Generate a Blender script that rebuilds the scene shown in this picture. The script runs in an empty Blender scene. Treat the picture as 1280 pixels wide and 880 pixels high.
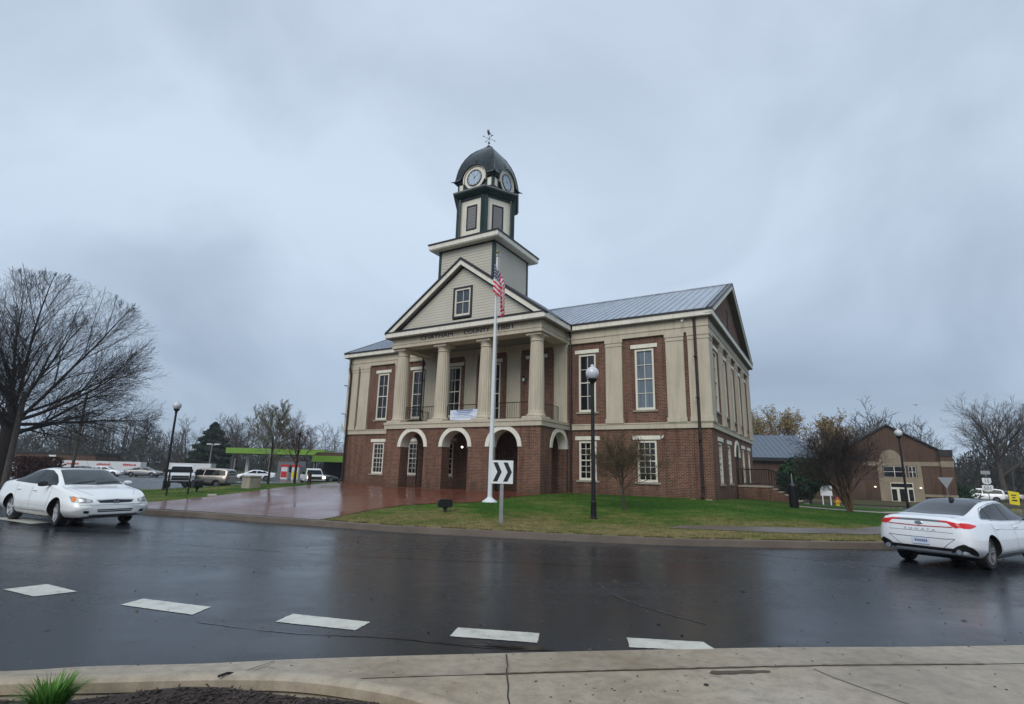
import bpy, bmesh, math, random
import numpy as np
from mathutils import Vector, Matrix
from mathutils.bvhtree import BVHTree
from mathutils.geometry import delaunay_2d_cdt
rad = math.radians
scn = bpy.context.scene
col = scn.collection

# ------------------------------------------------------------------ camera
cd = bpy.data.cameras.new('camera'); cam = bpy.data.objects.new('camera', cd); col.objects.link(cam)
cd.sensor_width = 36.0; cd.lens = 36.0 * 662.6 / 1280.0; cd.clip_start = 0.05; cd.clip_end = 6000
PITCH, ROLL = rad(12.652), rad(1.38)
F = Vector((0, math.cos(PITCH), math.sin(PITCH))); R0 = Vector((1, 0, 0)); U0 = R0.cross(F)
R1 = R0 * math.cos(ROLL) + U0 * math.sin(ROLL); U1 = -R0 * math.sin(ROLL) + U0 * math.cos(ROLL)
cm = Matrix((R1, U1, -F)).transposed().to_4x4(); cm.translation = Vector((0, 0, 1.7))
cam.matrix_world = cm
scn.camera = cam
scn.view_settings.view_transform = 'Standard'; scn.view_settings.look = 'None'
scn.view_settings.gamma = 1; scn.view_settings.exposure = 0.34; scn.view_settings.use_curve_mapping = False

# ------------------------------------------------------------------ sky: overcast, procedural clouds over the Nishita sky
SUN_EL, SUN_ROT = rad(38), rad(200)
w = bpy.data.worlds.new('World'); scn.world = w; w.use_nodes = True
nt = w.node_tree; nt.nodes.clear(); N = nt.nodes.new; L = nt.links.new
out = N('ShaderNodeOutputWorld'); bg = N('ShaderNodeBackground'); bg.inputs[1].default_value = 0.1
sky = N('ShaderNodeTexSky'); sky.sky_type = 'NISHITA'; sky.sun_disc = False; sky.sun_elevation = SUN_EL; sky.sun_rotation = SUN_ROT
tc = N('ShaderNodeTexCoord')
sep = N('ShaderNodeSeparateXYZ'); L(tc.outputs['Generated'], sep.inputs[0])
# project the direction onto a cloud deck so that the pattern tightens towards the horizon
zc = N('ShaderNodeMath'); zc.operation = 'MAXIMUM'; L(sep.outputs[2], zc.inputs[0]); zc.inputs[1].default_value = 0.0
za = N('ShaderNodeMath'); za.operation = 'ADD'; L(zc.outputs[0], za.inputs[0]); za.inputs[1].default_value = 0.55
dx = N('ShaderNodeMath'); dx.operation = 'DIVIDE'; L(sep.outputs[0], dx.inputs[0]); L(za.outputs[0], dx.inputs[1])
dy = N('ShaderNodeMath'); dy.operation = 'DIVIDE'; L(sep.outputs[1], dy.inputs[0]); L(za.outputs[0], dy.inputs[1])
cmb = N('ShaderNodeCombineXYZ'); L(dx.outputs[0], cmb.inputs[0]); L(dy.outputs[0], cmb.inputs[1]); cmb.inputs[2].default_value = 3.7
n1 = N('ShaderNodeTexNoise'); n1.inputs['Scale'].default_value = 1.5; n1.inputs['Detail'].default_value = 6; n1.inputs['Roughness'].default_value = 0.5; n1.inputs['Distortion'].default_value = 0.5
L(cmb.outputs[0], n1.inputs['Vector'])
cr = N('ShaderNodeValToRGB'); L(n1.outputs['Fac'], cr.inputs[0])
cr.color_ramp.elements[0].position = 0.30; cr.color_ramp.elements[0].color = (0.295, 0.362, 0.455, 1)
cr.color_ramp.elements[1].position = 0.62; cr.color_ramp.elements[1].color = (0.515, 0.605, 0.722, 1)
# darker, bluer band towards the horizon
hr = N('ShaderNodeValToRGB'); L(sep.outputs[2], hr.inputs[0])
e = hr.color_ramp.elements; e[0].position = 0.0; e[0].color = (0.74, 0.79, 0.84, 1); e[1].position = 0.75; e[1].color = (0.93, 0.93, 0.93, 1)
m_ = e.new(0.25); m_.color = (0.92, 0.94, 0.96, 1); m_ = e.new(0.45); m_.color = (1.03, 1.03, 1.03, 1)
mu = N('ShaderNodeMixRGB'); mu.blend_type = 'MULTIPLY'; mu.inputs[0].default_value = 1; L(cr.outputs[0], mu.inputs[1]); L(hr.outputs[0], mu.inputs[2])
mx = N('ShaderNodeMixRGB'); mx.inputs[0].default_value = 0.94; L(sky.outputs[0], mx.inputs[1]); L(mu.outputs[0], mx.inputs[2])
sc = N('ShaderNodeVectorMath'); sc.operation = 'SCALE'; sc.inputs[3].default_value = 10.0; L(mu.outputs[0], sc.inputs[0])
L(sc.outputs[0], mx.inputs[2])
L(mx.outputs[0], bg.inputs[0]); L(bg.outputs[0], out.inputs[0])

sd = bpy.data.lights.new('sun', 'SUN'); sd.energy = 1.5; sd.angle = rad(40); sd.color = (1, 0.95, 0.88)
so = bpy.data.objects.new('sun', sd); col.objects.link(so)
sdir = Vector((math.sin(SUN_ROT) * math.cos(SUN_EL), math.cos(SUN_ROT) * math.cos(SUN_EL), math.sin(SUN_EL)))
so.rotation_euler = sdir.to_track_quat('Z', 'Y').to_euler()

# ------------------------------------------------------------------ helpers
def tag(o, label=None, cat=None, group=None, kind=None):
    if label: o['label'] = label
    if cat: o['category'] = cat
    if group: o['group'] = group
    if kind: o['kind'] = kind
    return o
def empty(name, loc=(0, 0, 0), rz=0, parent=None):
    o = bpy.data.objects.new(name, None); o.empty_display_size = 0.3; col.objects.link(o)
    o.location = loc; o.rotation_euler = (0, 0, rz)
    if parent: o.parent = parent
    return o
def thing(name, label, cat, loc=(0, 0, 0), rz=0, group=None):
    return tag(empty(name, loc, rz), label, cat, group)
def copy_tree(o, parent=None):
    c = o.copy(); col.objects.link(c); c.parent = parent
    for ch in list(o.children): copy_tree(ch, c)
    return c
def mkobj(name, verts, faces, mat, parent=None, mats=None, fm=None, smooth=False):
    me = bpy.data.meshes.new(name); me.from_pydata([tuple(v) for v in verts], [], [tuple(f) for f in faces]); me.update()
    for m in (mats or [mat]): me.materials.append(m)
    if fm is not None: me.polygons.foreach_set('material_index', list(fm))
    if smooth: me.polygons.foreach_set('use_smooth', [True] * len(me.polygons))
    o = bpy.data.objects.new(name, me); col.objects.link(o)
    if parent: o.parent = parent
    return o
class MB:
    """collects simple shapes into one mesh"""
    def __init__(s): s.v = []; s.f = []; s.m = []; s.mi = 0
    def add(s, vs, fs):
        b = len(s.v); s.v += [tuple(x) for x in vs]; s.f += [tuple(i + b for i in f) for f in fs]; s.m += [s.mi] * len(fs)
    def box(s, x0, x1, y0, y1, z0, z1):
        if x0 > x1: x0, x1 = x1, x0
        if y0 > y1: y0, y1 = y1, y0
        if z0 > z1: z0, z1 = z1, z0
        s.add([(x0, y0, z0), (x1, y0, z0), (x1, y1, z0), (x0, y1, z0), (x0, y0, z1), (x1, y0, z1), (x1, y1, z1), (x0, y1, z1)],
              [(0, 3, 2, 1), (4, 5, 6, 7), (0, 1, 5, 4), (1, 2, 6, 5), (2, 3, 7, 6), (3, 0, 4, 7)]); return s
    def bbox(s, x0, x1, y0, y1, z0, z1, b=0.01):
        """box with small chamfered long edges (top and vertical)"""
        if x0 > x1: x0, x1 = x1, x0
        if y0 > y1: y0, y1 = y1, y0
        b = min(b, (x1 - x0) / 3, (y1 - y0) / 3, (z1 - z0) / 3)
        def ring(i, z): return [(x0 + i, y0 + i, z), (x1 - i, y0 + i, z), (x1 - i, y1 - i, z), (x0 + i, y1 - i, z)]
        vs = ring(b, z0) + ring(0, z0 + b) + ring(0, z1 - b) + ring(b, z1)
        fs = [(0, 3, 2, 1), (12, 13, 14, 15)]
        for k in range(3):
            for i in range(4):
                j = (i + 1) % 4; fs.append((4 * k + i, 4 * k + j, 4 * k + 4 + j, 4 * k + 4 + i))
        s.add(vs, fs); return s
    def tube(s, p, q, r0, r1=None, n=8, caps=True):
        r1 = r0 if r1 is None else r1
        p = Vector(p); q = Vector(q); d = (q - p)
        if d.length < 1e-6: return s
        d.normalize(); a = d.orthogonal().normalized(); b = d.cross(a)
        vs = []
        for c, r in ((p, r0), (q, r1)):
            for i in range(n):
                t = 2 * math.pi * i / n; vs.append(c + a * math.cos(t) * r + b * math.sin(t) * r)
        fs = [(i, (i + 1) % n, n + (i + 1) % n, n + i) for i in range(n)]
        if caps: fs += [tuple(range(n - 1, -1, -1)), tuple(range(n, 2 * n))]
        s.add(vs, fs); return s
    def path(s, pts, r, n=8):
        for a, b in zip(pts[:-1], pts[1:]): s.tube(a, b, r, r, n)
        return s
    def lathe(s, prof, c=(0, 0, 0), n=24, axis='z', cap=True):
        vs = []
        for r, z in prof:
            for i in range(n):
                t = 2 * math.pi * i / n
                if axis == 'z': vs.append((c[0] + r * math.cos(t), c[1] + r * math.sin(t), c[2] + z))
                elif axis == 'y': vs.append((c[0] + r * math.cos(t), c[1] + z, c[2] + r * math.sin(t)))
                else: vs.append((c[0] + z, c[1] + r * math.cos(t), c[2] + r * math.sin(t)))
        fs = []
        for k in range(len(prof) - 1):
            for i in range(n):
                j = (i + 1) % n; fs.append((k * n + i, k * n + j, (k + 1) * n + j, (k + 1) * n + i))
        if cap and prof[0][0] > 1e-4: fs.append(tuple(range(n - 1, -1, -1)))
        if cap and prof[-1][0] > 1e-4: fs.append(tuple(range((len(prof) - 1) * n, len(prof) * n)))
        s.add(vs, fs); return s
    def prism(s, poly, a0, a1, axis='y'):
        """extrude a 2-D polygon: axis y -> poly is (x,z)"""
        n = len(poly)
        def P(p, a):
            if axis == 'y': return (p[0], a, p[1])
            if axis == 'x': return (a, p[0], p[1])
            return (p[0], p[1], a)
        vs = [P(p, a0) for p in poly] + [P(p, a1) for p in poly]
        fs = [tuple(range(n)), tuple(range(2 * n - 1, n - 1, -1))] + [(i, n + i, n + (i + 1) % n, (i + 1) % n) for i in range(n)]
        s.add(vs, fs); return s
    def build(s, name, mat, parent=None, mats=None, smooth=False, fix=True):
        o = mkobj(name, s.v, s.f, mat, parent, mats, s.m if mats else None)
        if fix:
            bm = bmesh.new(); bm.from_mesh(o.data); bmesh.ops.recalc_face_normals(bm, faces=bm.faces); bm.to_mesh(o.data); bm.free()
        if smooth: shade(o)
        return o
def shade(o, ang=35):
    o.data.polygons.foreach_set('use_smooth', [True] * len(o.data.polygons))
    try: o.data.set_sharp_from_angle(angle=rad(ang))
    except Exception: pass
def text_mesh(name, txt, size, mat, parent=None, extrude=0.01, loc=(0, 0, 0), rot=(0, 0, 0), align='CENTER', sx=1.0):
    cu = bpy.data.curves.new(name, 'FONT'); cu.body = txt; cu.size = size; cu.extrude = extrude; cu.align_x = align; cu.align_y = 'CENTER'; cu.resolution_u = 3
    to = bpy.data.objects.new(name, cu); col.objects.link(to)
    dg = bpy.context.evaluated_depsgraph_get(); me = bpy.data.meshes.new_from_object(to.evaluated_get(dg))
    col.objects.unlink(to); bpy.data.objects.remove(to)
    me.materials.clear(); me.materials.append(mat)
    o = bpy.data.objects.new(name, me); col.objects.link(o)
    if parent: o.parent = parent
    o.location = loc; o.rotation_euler = rot; o.scale = (sx, 1, 1)
    return o

# ------------------------------------------------------------------ materials
def pmat(name, color, rough=0.6, metal=0.0, coat=0.0, spec=0.5, emit=None, es=0.0, trans=0.0, ior=1.45):
    m = bpy.data.materials.new(name); m.use_nodes = True; b = m.node_tree.nodes['Principled BSDF']
    b.inputs['Base Color'].default_value = (*color[:3], 1); b.inputs['Roughness'].default_value = rough; b.inputs['Metallic'].default_value = metal
    b.inputs['Coat Weight'].default_value = coat; b.inputs['Coat Roughness'].default_value = 0.05
    b.inputs['Specular IOR Level'].default_value = spec; b.inputs['Transmission Weight'].default_value = trans; b.inputs['IOR'].default_value = ior
    if emit: b.inputs['Emission Color'].default_value = (*emit, 1); b.inputs['Emission Strength'].default_value = es
    return m
class NG:
    def __init__(s, m): s.m = m; s.nt = m.node_tree; s.b = s.nt.nodes['Principled BSDF']
    def n(s, t, **k):
        nd = s.nt.nodes.new(t)
        for a, v in k.items():
            if a in nd.inputs: nd.inputs[a].default_value = v
            else: setattr(nd, a, v)
        return nd
    def l(s, a, b): s.nt.links.new(a, b)
    def co(s, kind='Object', scale=(1, 1, 1), rot=(0, 0, 0)):
        t = s.n('ShaderNodeTexCoord'); mp = s.n('ShaderNodeMapping'); mp.inputs['Scale'].default_value = scale; mp.inputs['Rotation'].default_value = rot
        s.l(t.outputs[kind], mp.inputs[0]); return mp.outputs[0]
    def noise(s, vec, scale, detail=4, rough=0.5, dist=0):
        nd = s.n('ShaderNodeTexNoise'); nd.inputs['Scale'].default_value = scale; nd.inputs['Detail'].default_value = detail
        nd.inputs['Roughness'].default_value = rough; nd.inputs['Distortion'].default_value = dist; s.l(vec, nd.inputs['Vector']); return nd.outputs['Fac']
    def ramp(s, fac, stops):
        r = s.n('ShaderNodeValToRGB'); e = r.color_ramp.elements
        e[0].position, e[0].color = stops[0][0], (*stops[0][1], 1); e[1].position, e[1].color = stops[-1][0], (*stops[-1][1], 1)
        for p, c in stops[1:-1]: k = e.new(p); k.color = (*c, 1)
        s.l(fac, r.inputs[0]); return r.outputs[0]
    def val(s, fac, stops): return s.ramp(fac, [(p, (v, v, v)) for p, v in stops])
    def mix(s, f, a, b, mode='MIX'):
        m = s.n('ShaderNodeMixRGB'); m.blend_type = mode
        if isinstance(f, (int, float)): m.inputs[0].default_value = f
        else: s.l(f, m.inputs[0])
        for i, x in ((1, a), (2, b)):
            if isinstance(x, tuple): m.inputs[i].default_value = (*x[:3], 1)
            else: s.l(x, m.inputs[i])
        return m.outputs[0]
    def bump(s, h, strength=0.3, dist=0.01):
        b = s.n('ShaderNodeBump'); b.inputs['Strength'].default_value = strength; b.inputs['Distance'].default_value = dist
        s.l(h, b.inputs['Height']); s.l(b.outputs[0], s.b.inputs['Normal']); return b
    def math(s, op, a, b=None):
        m = s.n('ShaderNodeMath'); m.operation = op
        for i, x in ((0, a), (1, b)):
            if x is None: continue
            if isinstance(x, (int, float)): m.inputs[i].default_value = x
            else: s.l(x, m.inputs[i])
        return m.outputs[0]
    def color(s, o): s.l(o, s.b.inputs['Base Color'])
    def rough(s, o): s.l(o, s.b.inputs['Roughness'])
M = {}
def varied(name, c, rough=0.6, var=0.18, scale=1.2, metal=0, coat=0, fine=30, bump=0.0, streak=True, spec=0.4):
    """painted / stucco surface with soft weathering"""
    m = pmat(name, c, rough, metal, coat, spec); g = NG(m); v = g.co('Object')
    a = g.noise(v, scale, 5, 0.6); f = g.noise(v, fine, 3, 0.6)
    lo = tuple(x * (1 - var) for x in c); hi = tuple(min(1, x * (1 + var * 0.6)) for x in c)
    base = g.ramp(a, [(0.3, lo), (0.7, hi)])
    if streak:
        vs = g.co('Object', (3.0, 3.0, 0.25)); st = g.noise(vs, 2.0, 5, 0.65)
        base = g.mix(g.val(st, [(0.48, 0.0), (0.72, 0.5)]), base, tuple(x * k_ for x, k_ in zip(c, (0.55, 0.52, 0.48))))
    base = g.mix(g.val(f, [(0.3, 0.12), (0.7, 0.0)]), base, lo)
    g.color(base); g.rough(g.val(a, [(0.2, max(0.03, rough - 0.1)), (0.8, min(1, rough + 0.12))]))
    if bump: g.bump(f, bump, 0.004)
    M[name] = m; return m
def brickmat(name, c1, c2, mortar, vec_mode='wall', bw=0.21, rh=0.068, wet=0.0, rough=0.8, ms=0.012, dark=0.5):
    m = pmat(name, c1, rough, spec=0.5 if wet else 0.2); g = NG(m)
    t = g.n('ShaderNodeTexCoord'); sp = g.n('ShaderNodeSeparateXYZ'); g.l(t.outputs['Object'], sp.inputs[0])
    cb = g.n('ShaderNodeCombineXYZ')
    if vec_mode == 'wall':
        g.l(g.math('ADD', sp.outputs[0], sp.outputs[1]), cb.inputs[0]); g.l(sp.outputs[2], cb.inputs[1])
    else:
        g.l(sp.outputs[0], cb.inputs[0]); g.l(sp.outputs[1], cb.inputs[1])
    b = g.n('ShaderNodeTexBrick'); g.l(cb.outputs[0], b.inputs['Vector'])
    b.inputs['Scale'].default_value = 1.0; b.inputs['Brick Width'].default_value = bw; b.inputs['Row Height'].default_value = rh
    b.inputs['Mortar Size'].default_value = ms; b.inputs['Mortar Smooth'].default_value = 0.3; b.inputs['Bias'].default_value = -0.1
    b.inputs['Color1'].default_value = (*c1, 1); b.inputs['Color2'].default_value = (*c2, 1); b.inputs['Mortar'].default_value = (*mortar, 1)
    v = g.co('Object'); a = g.noise(v, 0.45, 6, 0.6); cns = g.noise(v, 5.5, 4, 0.6)
    base = g.mix(g.val(a, [(0.35, 0.0), (0.68, dark)]), b.outputs['Color'], tuple(x * 0.5 for x in c1))
    base = g.mix(g.val(cns, [(0.5, 0.0), (0.75, 0.35)]), base, tuple(min(1, x * 1.5 + 0.01) for x in c2))
    vs = g.co('Object', (2.0, 2.0, 0.2)); st = g.noise(vs, 1.6, 5, 0.65)
    if vec_mode == 'wall': base = g.mix(g.val(st, [(0.46, 0.0), (0.72, 0.6)]), base, tuple(x * 0.4 for x in c1)); base = g.mix(g.val(g.math('ADD', g.math('MULTIPLY', sp.outputs[2], .25), g.math('MULTIPLY', g.noise(v, 2.2, 4, .6), .35)), [(0.22, 0.55), (0.50, 0.0)]), base, (0.035, 0.030, 0.018)); pl_ = g.noise(v, .9, 5, .65); base = g.mix(g.val(pl_, [(0.55, 0.0), (0.72, 0.35)]), base, (0.20, 0.13, 0.10))
    g.color(base)
    if wet: g.rough(g.val(a, [(0.3, wet), (0.7, wet + 0.22)]))
    g.bump(b.outputs['Fac'], -0.35, 0.006)
    M[name] = m; return m

varied('cream', (0.49, 0.44, 0.345), 0.7, 0.12, 0.8, bump=0.1)
varied('cream_trim', (0.72, 0.70, 0.61), 0.55, 0.08, 0.9)
varied('siding', (0.50, 0.48, 0.41), 0.6, 0.08, 0.8, streak=False)
varied('window_paint', (0.68, 0.655, 0.56), 0.5, 0.06, 2)
varied('tan_far', (0.26, 0.215, 0.155), 0.7, 0.15, 1.0)
varied('stone', (0.30, 0.27, 0.22), 0.8, 0.2, 1.5, bump=0.2)
varied('dark_trim', (0.022, 0.022, 0.026), 0.45, 0.2, 2, streak=False)
varied('green_trim', (0.012, 0.035, 0.034), 0.45, 0.2, 2, streak=False)
varied('black_metal', (0.010, 0.010, 0.011), 0.35, 0.2, 3, streak=False)
varied('dark_brown', (0.03, 0.018, 0.018), 0.4, 0.2, 3, streak=False)
varied('galv', (0.30, 0.31, 0.32), 0.4, 0.15, 4, metal=0.7)
varied('white_pole', (0.62, 0.66, 0.68), 0.35, 0.08, 2, streak=False)
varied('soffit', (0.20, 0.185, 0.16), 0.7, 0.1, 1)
brickmat('brick', (0.084, 0.034, 0.021), (0.195, 0.080, 0.048), (0.24, 0.185, 0.145), bw=.23, rh=.078, ms=0.013, dark=0.30)
brickmat('brick_far', (0.085, 0.042, 0.026), (0.12, 0.06, 0.036), (0.12, 0.10, 0.08))
brickmat('paver', (0.150, 0.040, 0.022), (0.20, 0.062, 0.036), (0.06, 0.03, 0.024), 'floor', 0.22, 0.11, wet=0.10, rough=0.25, ms=0.01)
m = pmat('metal_roof', (0.16, 0.18, 0.20), 0.3, 0.75); g = NG(m); v = g.co('Object', (1, .25, .25)); a = g.noise(v, 1.5, 5, .6)
g.color(g.ramp(a, [(0.3, (0.40, 0.43, 0.48)), (0.7, (0.52, 0.56, 0.62))])); g.rough(g.val(a, [(0.3, 0.22), (0.7, 0.36)])); M['metal_roof'] = m
m = pmat('dome_metal', (0.012, 0.020, 0.024), 0.3, 0.3); g = NG(m); v = g.co('Object'); a = g.noise(v, 2.5, 5, .6)
g.color(g.ramp(a, [(0.3, (0.010, 0.018, 0.020)), (0.7, (0.028, 0.040, 0.044))])); g.rough(g.val(a, [(0.3, 0.16), (0.7, 0.4)])); M['dome_metal'] = m
def glass(name, c, rough=0.04, curtain=False):
    m = pmat(name, c, rough, 0, 0, 0.28 if name == 'car_glass' else 0.7); g = NG(m); v = g.co('Object')
    if curtain:
        v2 = g.co('Object', (14, 14, 0.5)); a = g.noise(v2, 1.2, 3, .5); g.color(g.ramp(a, [(0.3, tuple(x * .6 for x in c)), (0.7, c)]))
    else:
        a = g.noise(v, 1.3, 3, .6); g.color(g.ramp(a, [(0.35, tuple(x * .35 for x in c)), (0.75, c)]))
    bn = g.noise(v, 1.8, 2, .5); g.bump(bn, 0.06, 0.02); M[name] = m
glass('glass_dark', (0.012, 0.013, 0.017)); glass('glass_curtain', (0.15, 0.19, 0.23), 0.08, True); glass('car_glass', (0.008, 0.012, 0.014), 0.03)
glass('windshield_glass', (0.07, 0.095, 0.10), 0.05); glass('glass_blue', (0.05, 0.065, 0.09))
M['chrome'] = pmat('chrome', (0.6, 0.62, 0.64), 0.12, 1.0)
M['alloy'] = pmat('alloy', (0.55, 0.56, 0.58), 0.3, 0.35)
M['alloy_dark'] = pmat('alloy_dark', (0.24, 0.25, 0.27), 0.3, 0.4)
M['rubber'] = pmat('rubber', (0.012, 0.012, 0.013), 0.55)
M['black_plastic'] = pmat('black_plastic', (0.010, 0.010, 0.011), 0.38)
M['well'] = pmat('wheel_well', (0.004, 0.004, 0.004), 0.9)
M['louvre'] = pmat('louvre_grey', (0.24, 0.24, 0.245), 0.7)
M['interior'] = pmat('interior_dark', (0.006, 0.006, 0.007), 0.9)
def paint(name, c, metal=0.0, coat=0.6, dirt=0.0):
    m = pmat(name, c, 0.32, metal, coat); g = NG(m); v = g.co('Object'); a = g.noise(v, 3, 5, .6)
    b = g.ramp(a, [(0.3, tuple(x * 0.93 for x in c)), (0.7, c)])
    if dirt:
        sp = g.n('ShaderNodeSeparateXYZ'); t = g.n('ShaderNodeTexCoord'); g.l(t.outputs['Object'], sp.inputs[0])
        h = g.val(sp.outputs[2], [(0.2, dirt), (0.62, 0.0)]); h2 = g.math('MULTIPLY', h, g.val(g.noise(v, 6, 5, .7), [(0.25, 0.2), (0.7, 1.0)]))
        b = g.mix(h2, b, (0.16, 0.14, 0.12))
    g.color(b); M[name] = m
paint('white_paint', (0.80, 0.83, 0.83), 0, 0.9, 0.6); paint('white_paint_b', (0.80, 0.83, 0.87), 0, 1.0, 0.3); paint('silver_paint', (0.30, 0.28, 0.25), 0.6)
paint('grey_paint', (0.16, 0.17, 0.18), 0.5); paint('dark_paint', (0.03, 0.035, 0.045), 0.3); paint('lime_green', (0.15, 0.30, 0.03), 0, 0.0)
paint('trailer_white', (0.62, 0.64, 0.66), 0, 0.1); paint('red_paint', (0.50, 0.02, 0.015), 0, 0.2); paint('yellow_paint', (0.75, 0.62, 0.02), 0, 0.1); paint('orange_paint', (0.60, 0.20, 0.02), 0, 0.2)
M['lamp_red'] = pmat('tail_lens', (0.42, 0.006, 0.008), 0.12, 0, 0.8)
M['lamp_red_lit'] = pmat('tail_lens_lit', (0.45, 0.01, 0.012), 0.2, emit=(1, 0.02, 0.02), es=0.12)
M['lamp_clear'] = pmat('lamp_clear', (0.26, 0.28, 0.29), 0.12, 0.0, 0.6)
M['lamp_amber'] = pmat('lamp_amber', (0.75, 0.22, 0.04), 0.15)
M['lamp_lit'] = pmat('lamp_lit', (1, 0.9, 0.8), 0.3, emit=(1.0, 0.80, 0.62), es=5)
m = pmat('frosted_globe', (0.56, 0.58, 0.62), 0.18, 0, 0.5, ior=1.45); m.node_tree.nodes['Principled BSDF'].inputs['Subsurface Weight'].default_value = 0.3; M['globe'] = m
M['globe_lit'] = pmat('globe_lit', (.8, .8, .75), .3, emit=(1, .9, .75), es=1.6)
M['sign_white'] = pmat('sign_white', (0.66, 0.69, 0.70), 0.4); M['sign_black'] = pmat('sign_black', (0.01, 0.01, 0.012), 0.4); M['sign_grey'] = pmat('sign_grey', (0.28, 0.30, 0.32), 0.5, 0.4)
M['gold'] = pmat('gold_ball', (0.35, 0.28, 0.12), 0.3, 0.8)

# --- ground surfaces
m = pmat('wet_asphalt', (0.03, 0.03, 0.033), 0.2, spec=0.27); g = NG(m); v = g.co('Object')
big = g.noise(v, 0.20, 6, .65, .4); vs = g.co('Object', (0.16, 0.9, 1), (0, 0, rad(6))); st = g.noise(vs, 0.9, 6, .62, .3); fine = g.noise(v, 70, 3, .6); mid = g.noise(v, 3.5, 5, .65)
b = g.ramp(big, [(0.3, (0.011, 0.015, 0.020)), (0.72, (0.022, 0.028, 0.036))])
b = g.mix(g.val(fine, [(0.35, 0.5), (0.65, 0.0)]), b, (0.012, 0.012, 0.014))
b = g.mix(g.val(st, [(0.55, 0.0), (0.72, 0.25)]), b, (0.036, 0.038, 0.041))
g.color(b)
pud = g.noise(g.co('Object', (.35, .8, 1)), .55, 5, .6, .6); r = g.mix(0.5, g.val(st, [(0.32, 0.13), (0.5, 0.24), (0.70, 0.40)]), g.val(mid, [(0.3, 0.16), (0.72, 0.34)])); r = g.mix(g.val(pud, [(.56, 0.0), (.66, .85)]), r, (.07, .07, .07)); g.rough(r)
g.bump(g.mix(0.25, fine, mid), 0.22, 0.006); M['asphalt'] = m
m = pmat('concrete_wet', (0.25, 0.22, 0.18), 0.5, spec=0.3); g = NG(m); v = g.co('Object')
a = g.noise(v, 0.7, 6, .65); c = g.noise(v, 9, 5, .6); f = g.noise(v, 120, 2, .5)
b = g.ramp(a, [(0.28, (0.27, 0.215, 0.145)), (0.5, (0.41, 0.345, 0.255)), (0.72, (0.47, 0.42, 0.34))])
b = g.mix(g.val(c, [(0.35, 0.35), (0.6, 0.0)]), b, (0.12, 0.10, 0.08)); b = g.mix(g.val(f, [(0.3, 0.3), (0.7, 0.0)]), b, (0.10, 0.09, 0.08))
stn = g.noise(g.co('Object', (1.4, 3, 1)), 1.3, 6, .7); b = g.mix(g.val(stn, [(0.60, 0.0), (0.70, 0.55)]), b, (0.085, 0.07, 0.055))
g.color(b); g.rough(g.val(a, [(0.3, 0.28), (0.7, 0.55)])); g.bump(f, 0.2, 0.003); M['concrete'] = m
m = m.copy(); m.name = 'concrete_old'; M['concrete_old'] = m
for nd in m.node_tree.nodes:
    if nd.type == 'VALTORGB' and len(nd.color_ramp.elements) == 3:
        for e_, c_ in zip(nd.color_ramp.elements, ((0.075, 0.062, 0.050), (0.13, 0.105, 0.085), (0.19, 0.165, 0.14))): e_.color = (*c_, 1)
m = pmat('lawn', (0.05, 0.08, 0.02), 0.9, spec=0.08); g = NG(m); v = g.co('Object')
a = g.mix(.45, g.noise(v, 0.28, 6, .62, .5), g.noise(g.co('Object', (.6, 1.6, 1)), 1.3, 5, .7)); c = g.noise(v, 3.2, 5, .7); f = g.noise(v, 40, 3, .6)
sp = g.n('ShaderNodeSeparateXYZ'); t = g.n('ShaderNodeTexCoord'); g.l(t.outputs['Object'], sp.inputs[0])
yy = g.math('MULTIPLY', sp.outputs[1], 0.05); yr = g.math('ADD', g.val(yy, [(0.74, 0.34), (1.16, 0.0)]), g.val(g.math('ADD', g.math('MULTIPLY', sp.outputs[0], .08), .5), [(.2, .10), (.95, -.0)]))       # drier, trodden turf towards the road
k = g.math('ADD', g.math('SUBTRACT', g.math('MULTIPLY', a, 1.6), .41), yr)
b = g.ramp(k, [(0.36, (0.036, 0.105, 0.012)), (0.48, (0.080, 0.145, 0.022)), (0.60, (0.185, 0.180, 0.060)), (0.78, (0.27, 0.215, 0.10))])
b = g.mix(g.val(c, [(0.35, 0.55), (0.6, 0.0)]), b, (0.030, 0.052, 0.014)); b = g.mix(g.val(f, [(0.3, 0.5), (0.6, 0.0)]), b, (0.020, 0.030, 0.010))
g.color(b); M['blade'] = m.copy(); M['blade'].name = 'grass_blade'; g.bump(g.mix(.5, f, c), 0.7, 0.03); M['lawn'] = m
m = pmat('verge', (0.08, 0.07, 0.04), 0.9, spec=0.1); g = NG(m); v = g.co('Object'); a = g.noise(v, 0.12, 6, .62); f = g.noise(v, 6, 5, .7)
b = g.ramp(a, [(0.35, (0.055, 0.075, 0.028)), (0.5, (0.10, 0.085, 0.05)), (0.7, (0.13, 0.105, 0.075))]); b = g.mix(g.val(f, [(0.35, 0.5), (0.65, 0.0)]), b, (0.04, 0.035, 0.02)); g.color(b); M['verge'] = m
m = pmat('mulch', (0.02, 0.013, 0.010), 0.7); g = NG(m); v = g.co('Object'); f = g.noise(v, 45, 5, .75); a = g.noise(v, 6, 4, .6)
b = g.ramp(f, [(0.35, (0.012, 0.007, 0.006)), (0.55, (0.040, 0.023, 0.017)), (0.75, (0.12, 0.08, 0.055))]); g.color(b); g.rough(g.val(a, [(0.3, 0.35), (0.7, 0.8)])); g.bump(f, 0.9, 0.03); M['mulch'] = m
m = pmat('road_paint', (0.62, 0.63, 0.58), 0.4); g = NG(m); v = g.co('Object'); a = g.noise(v, 5, 6, .7); f = g.noise(v, 60, 3, .6)
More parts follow.
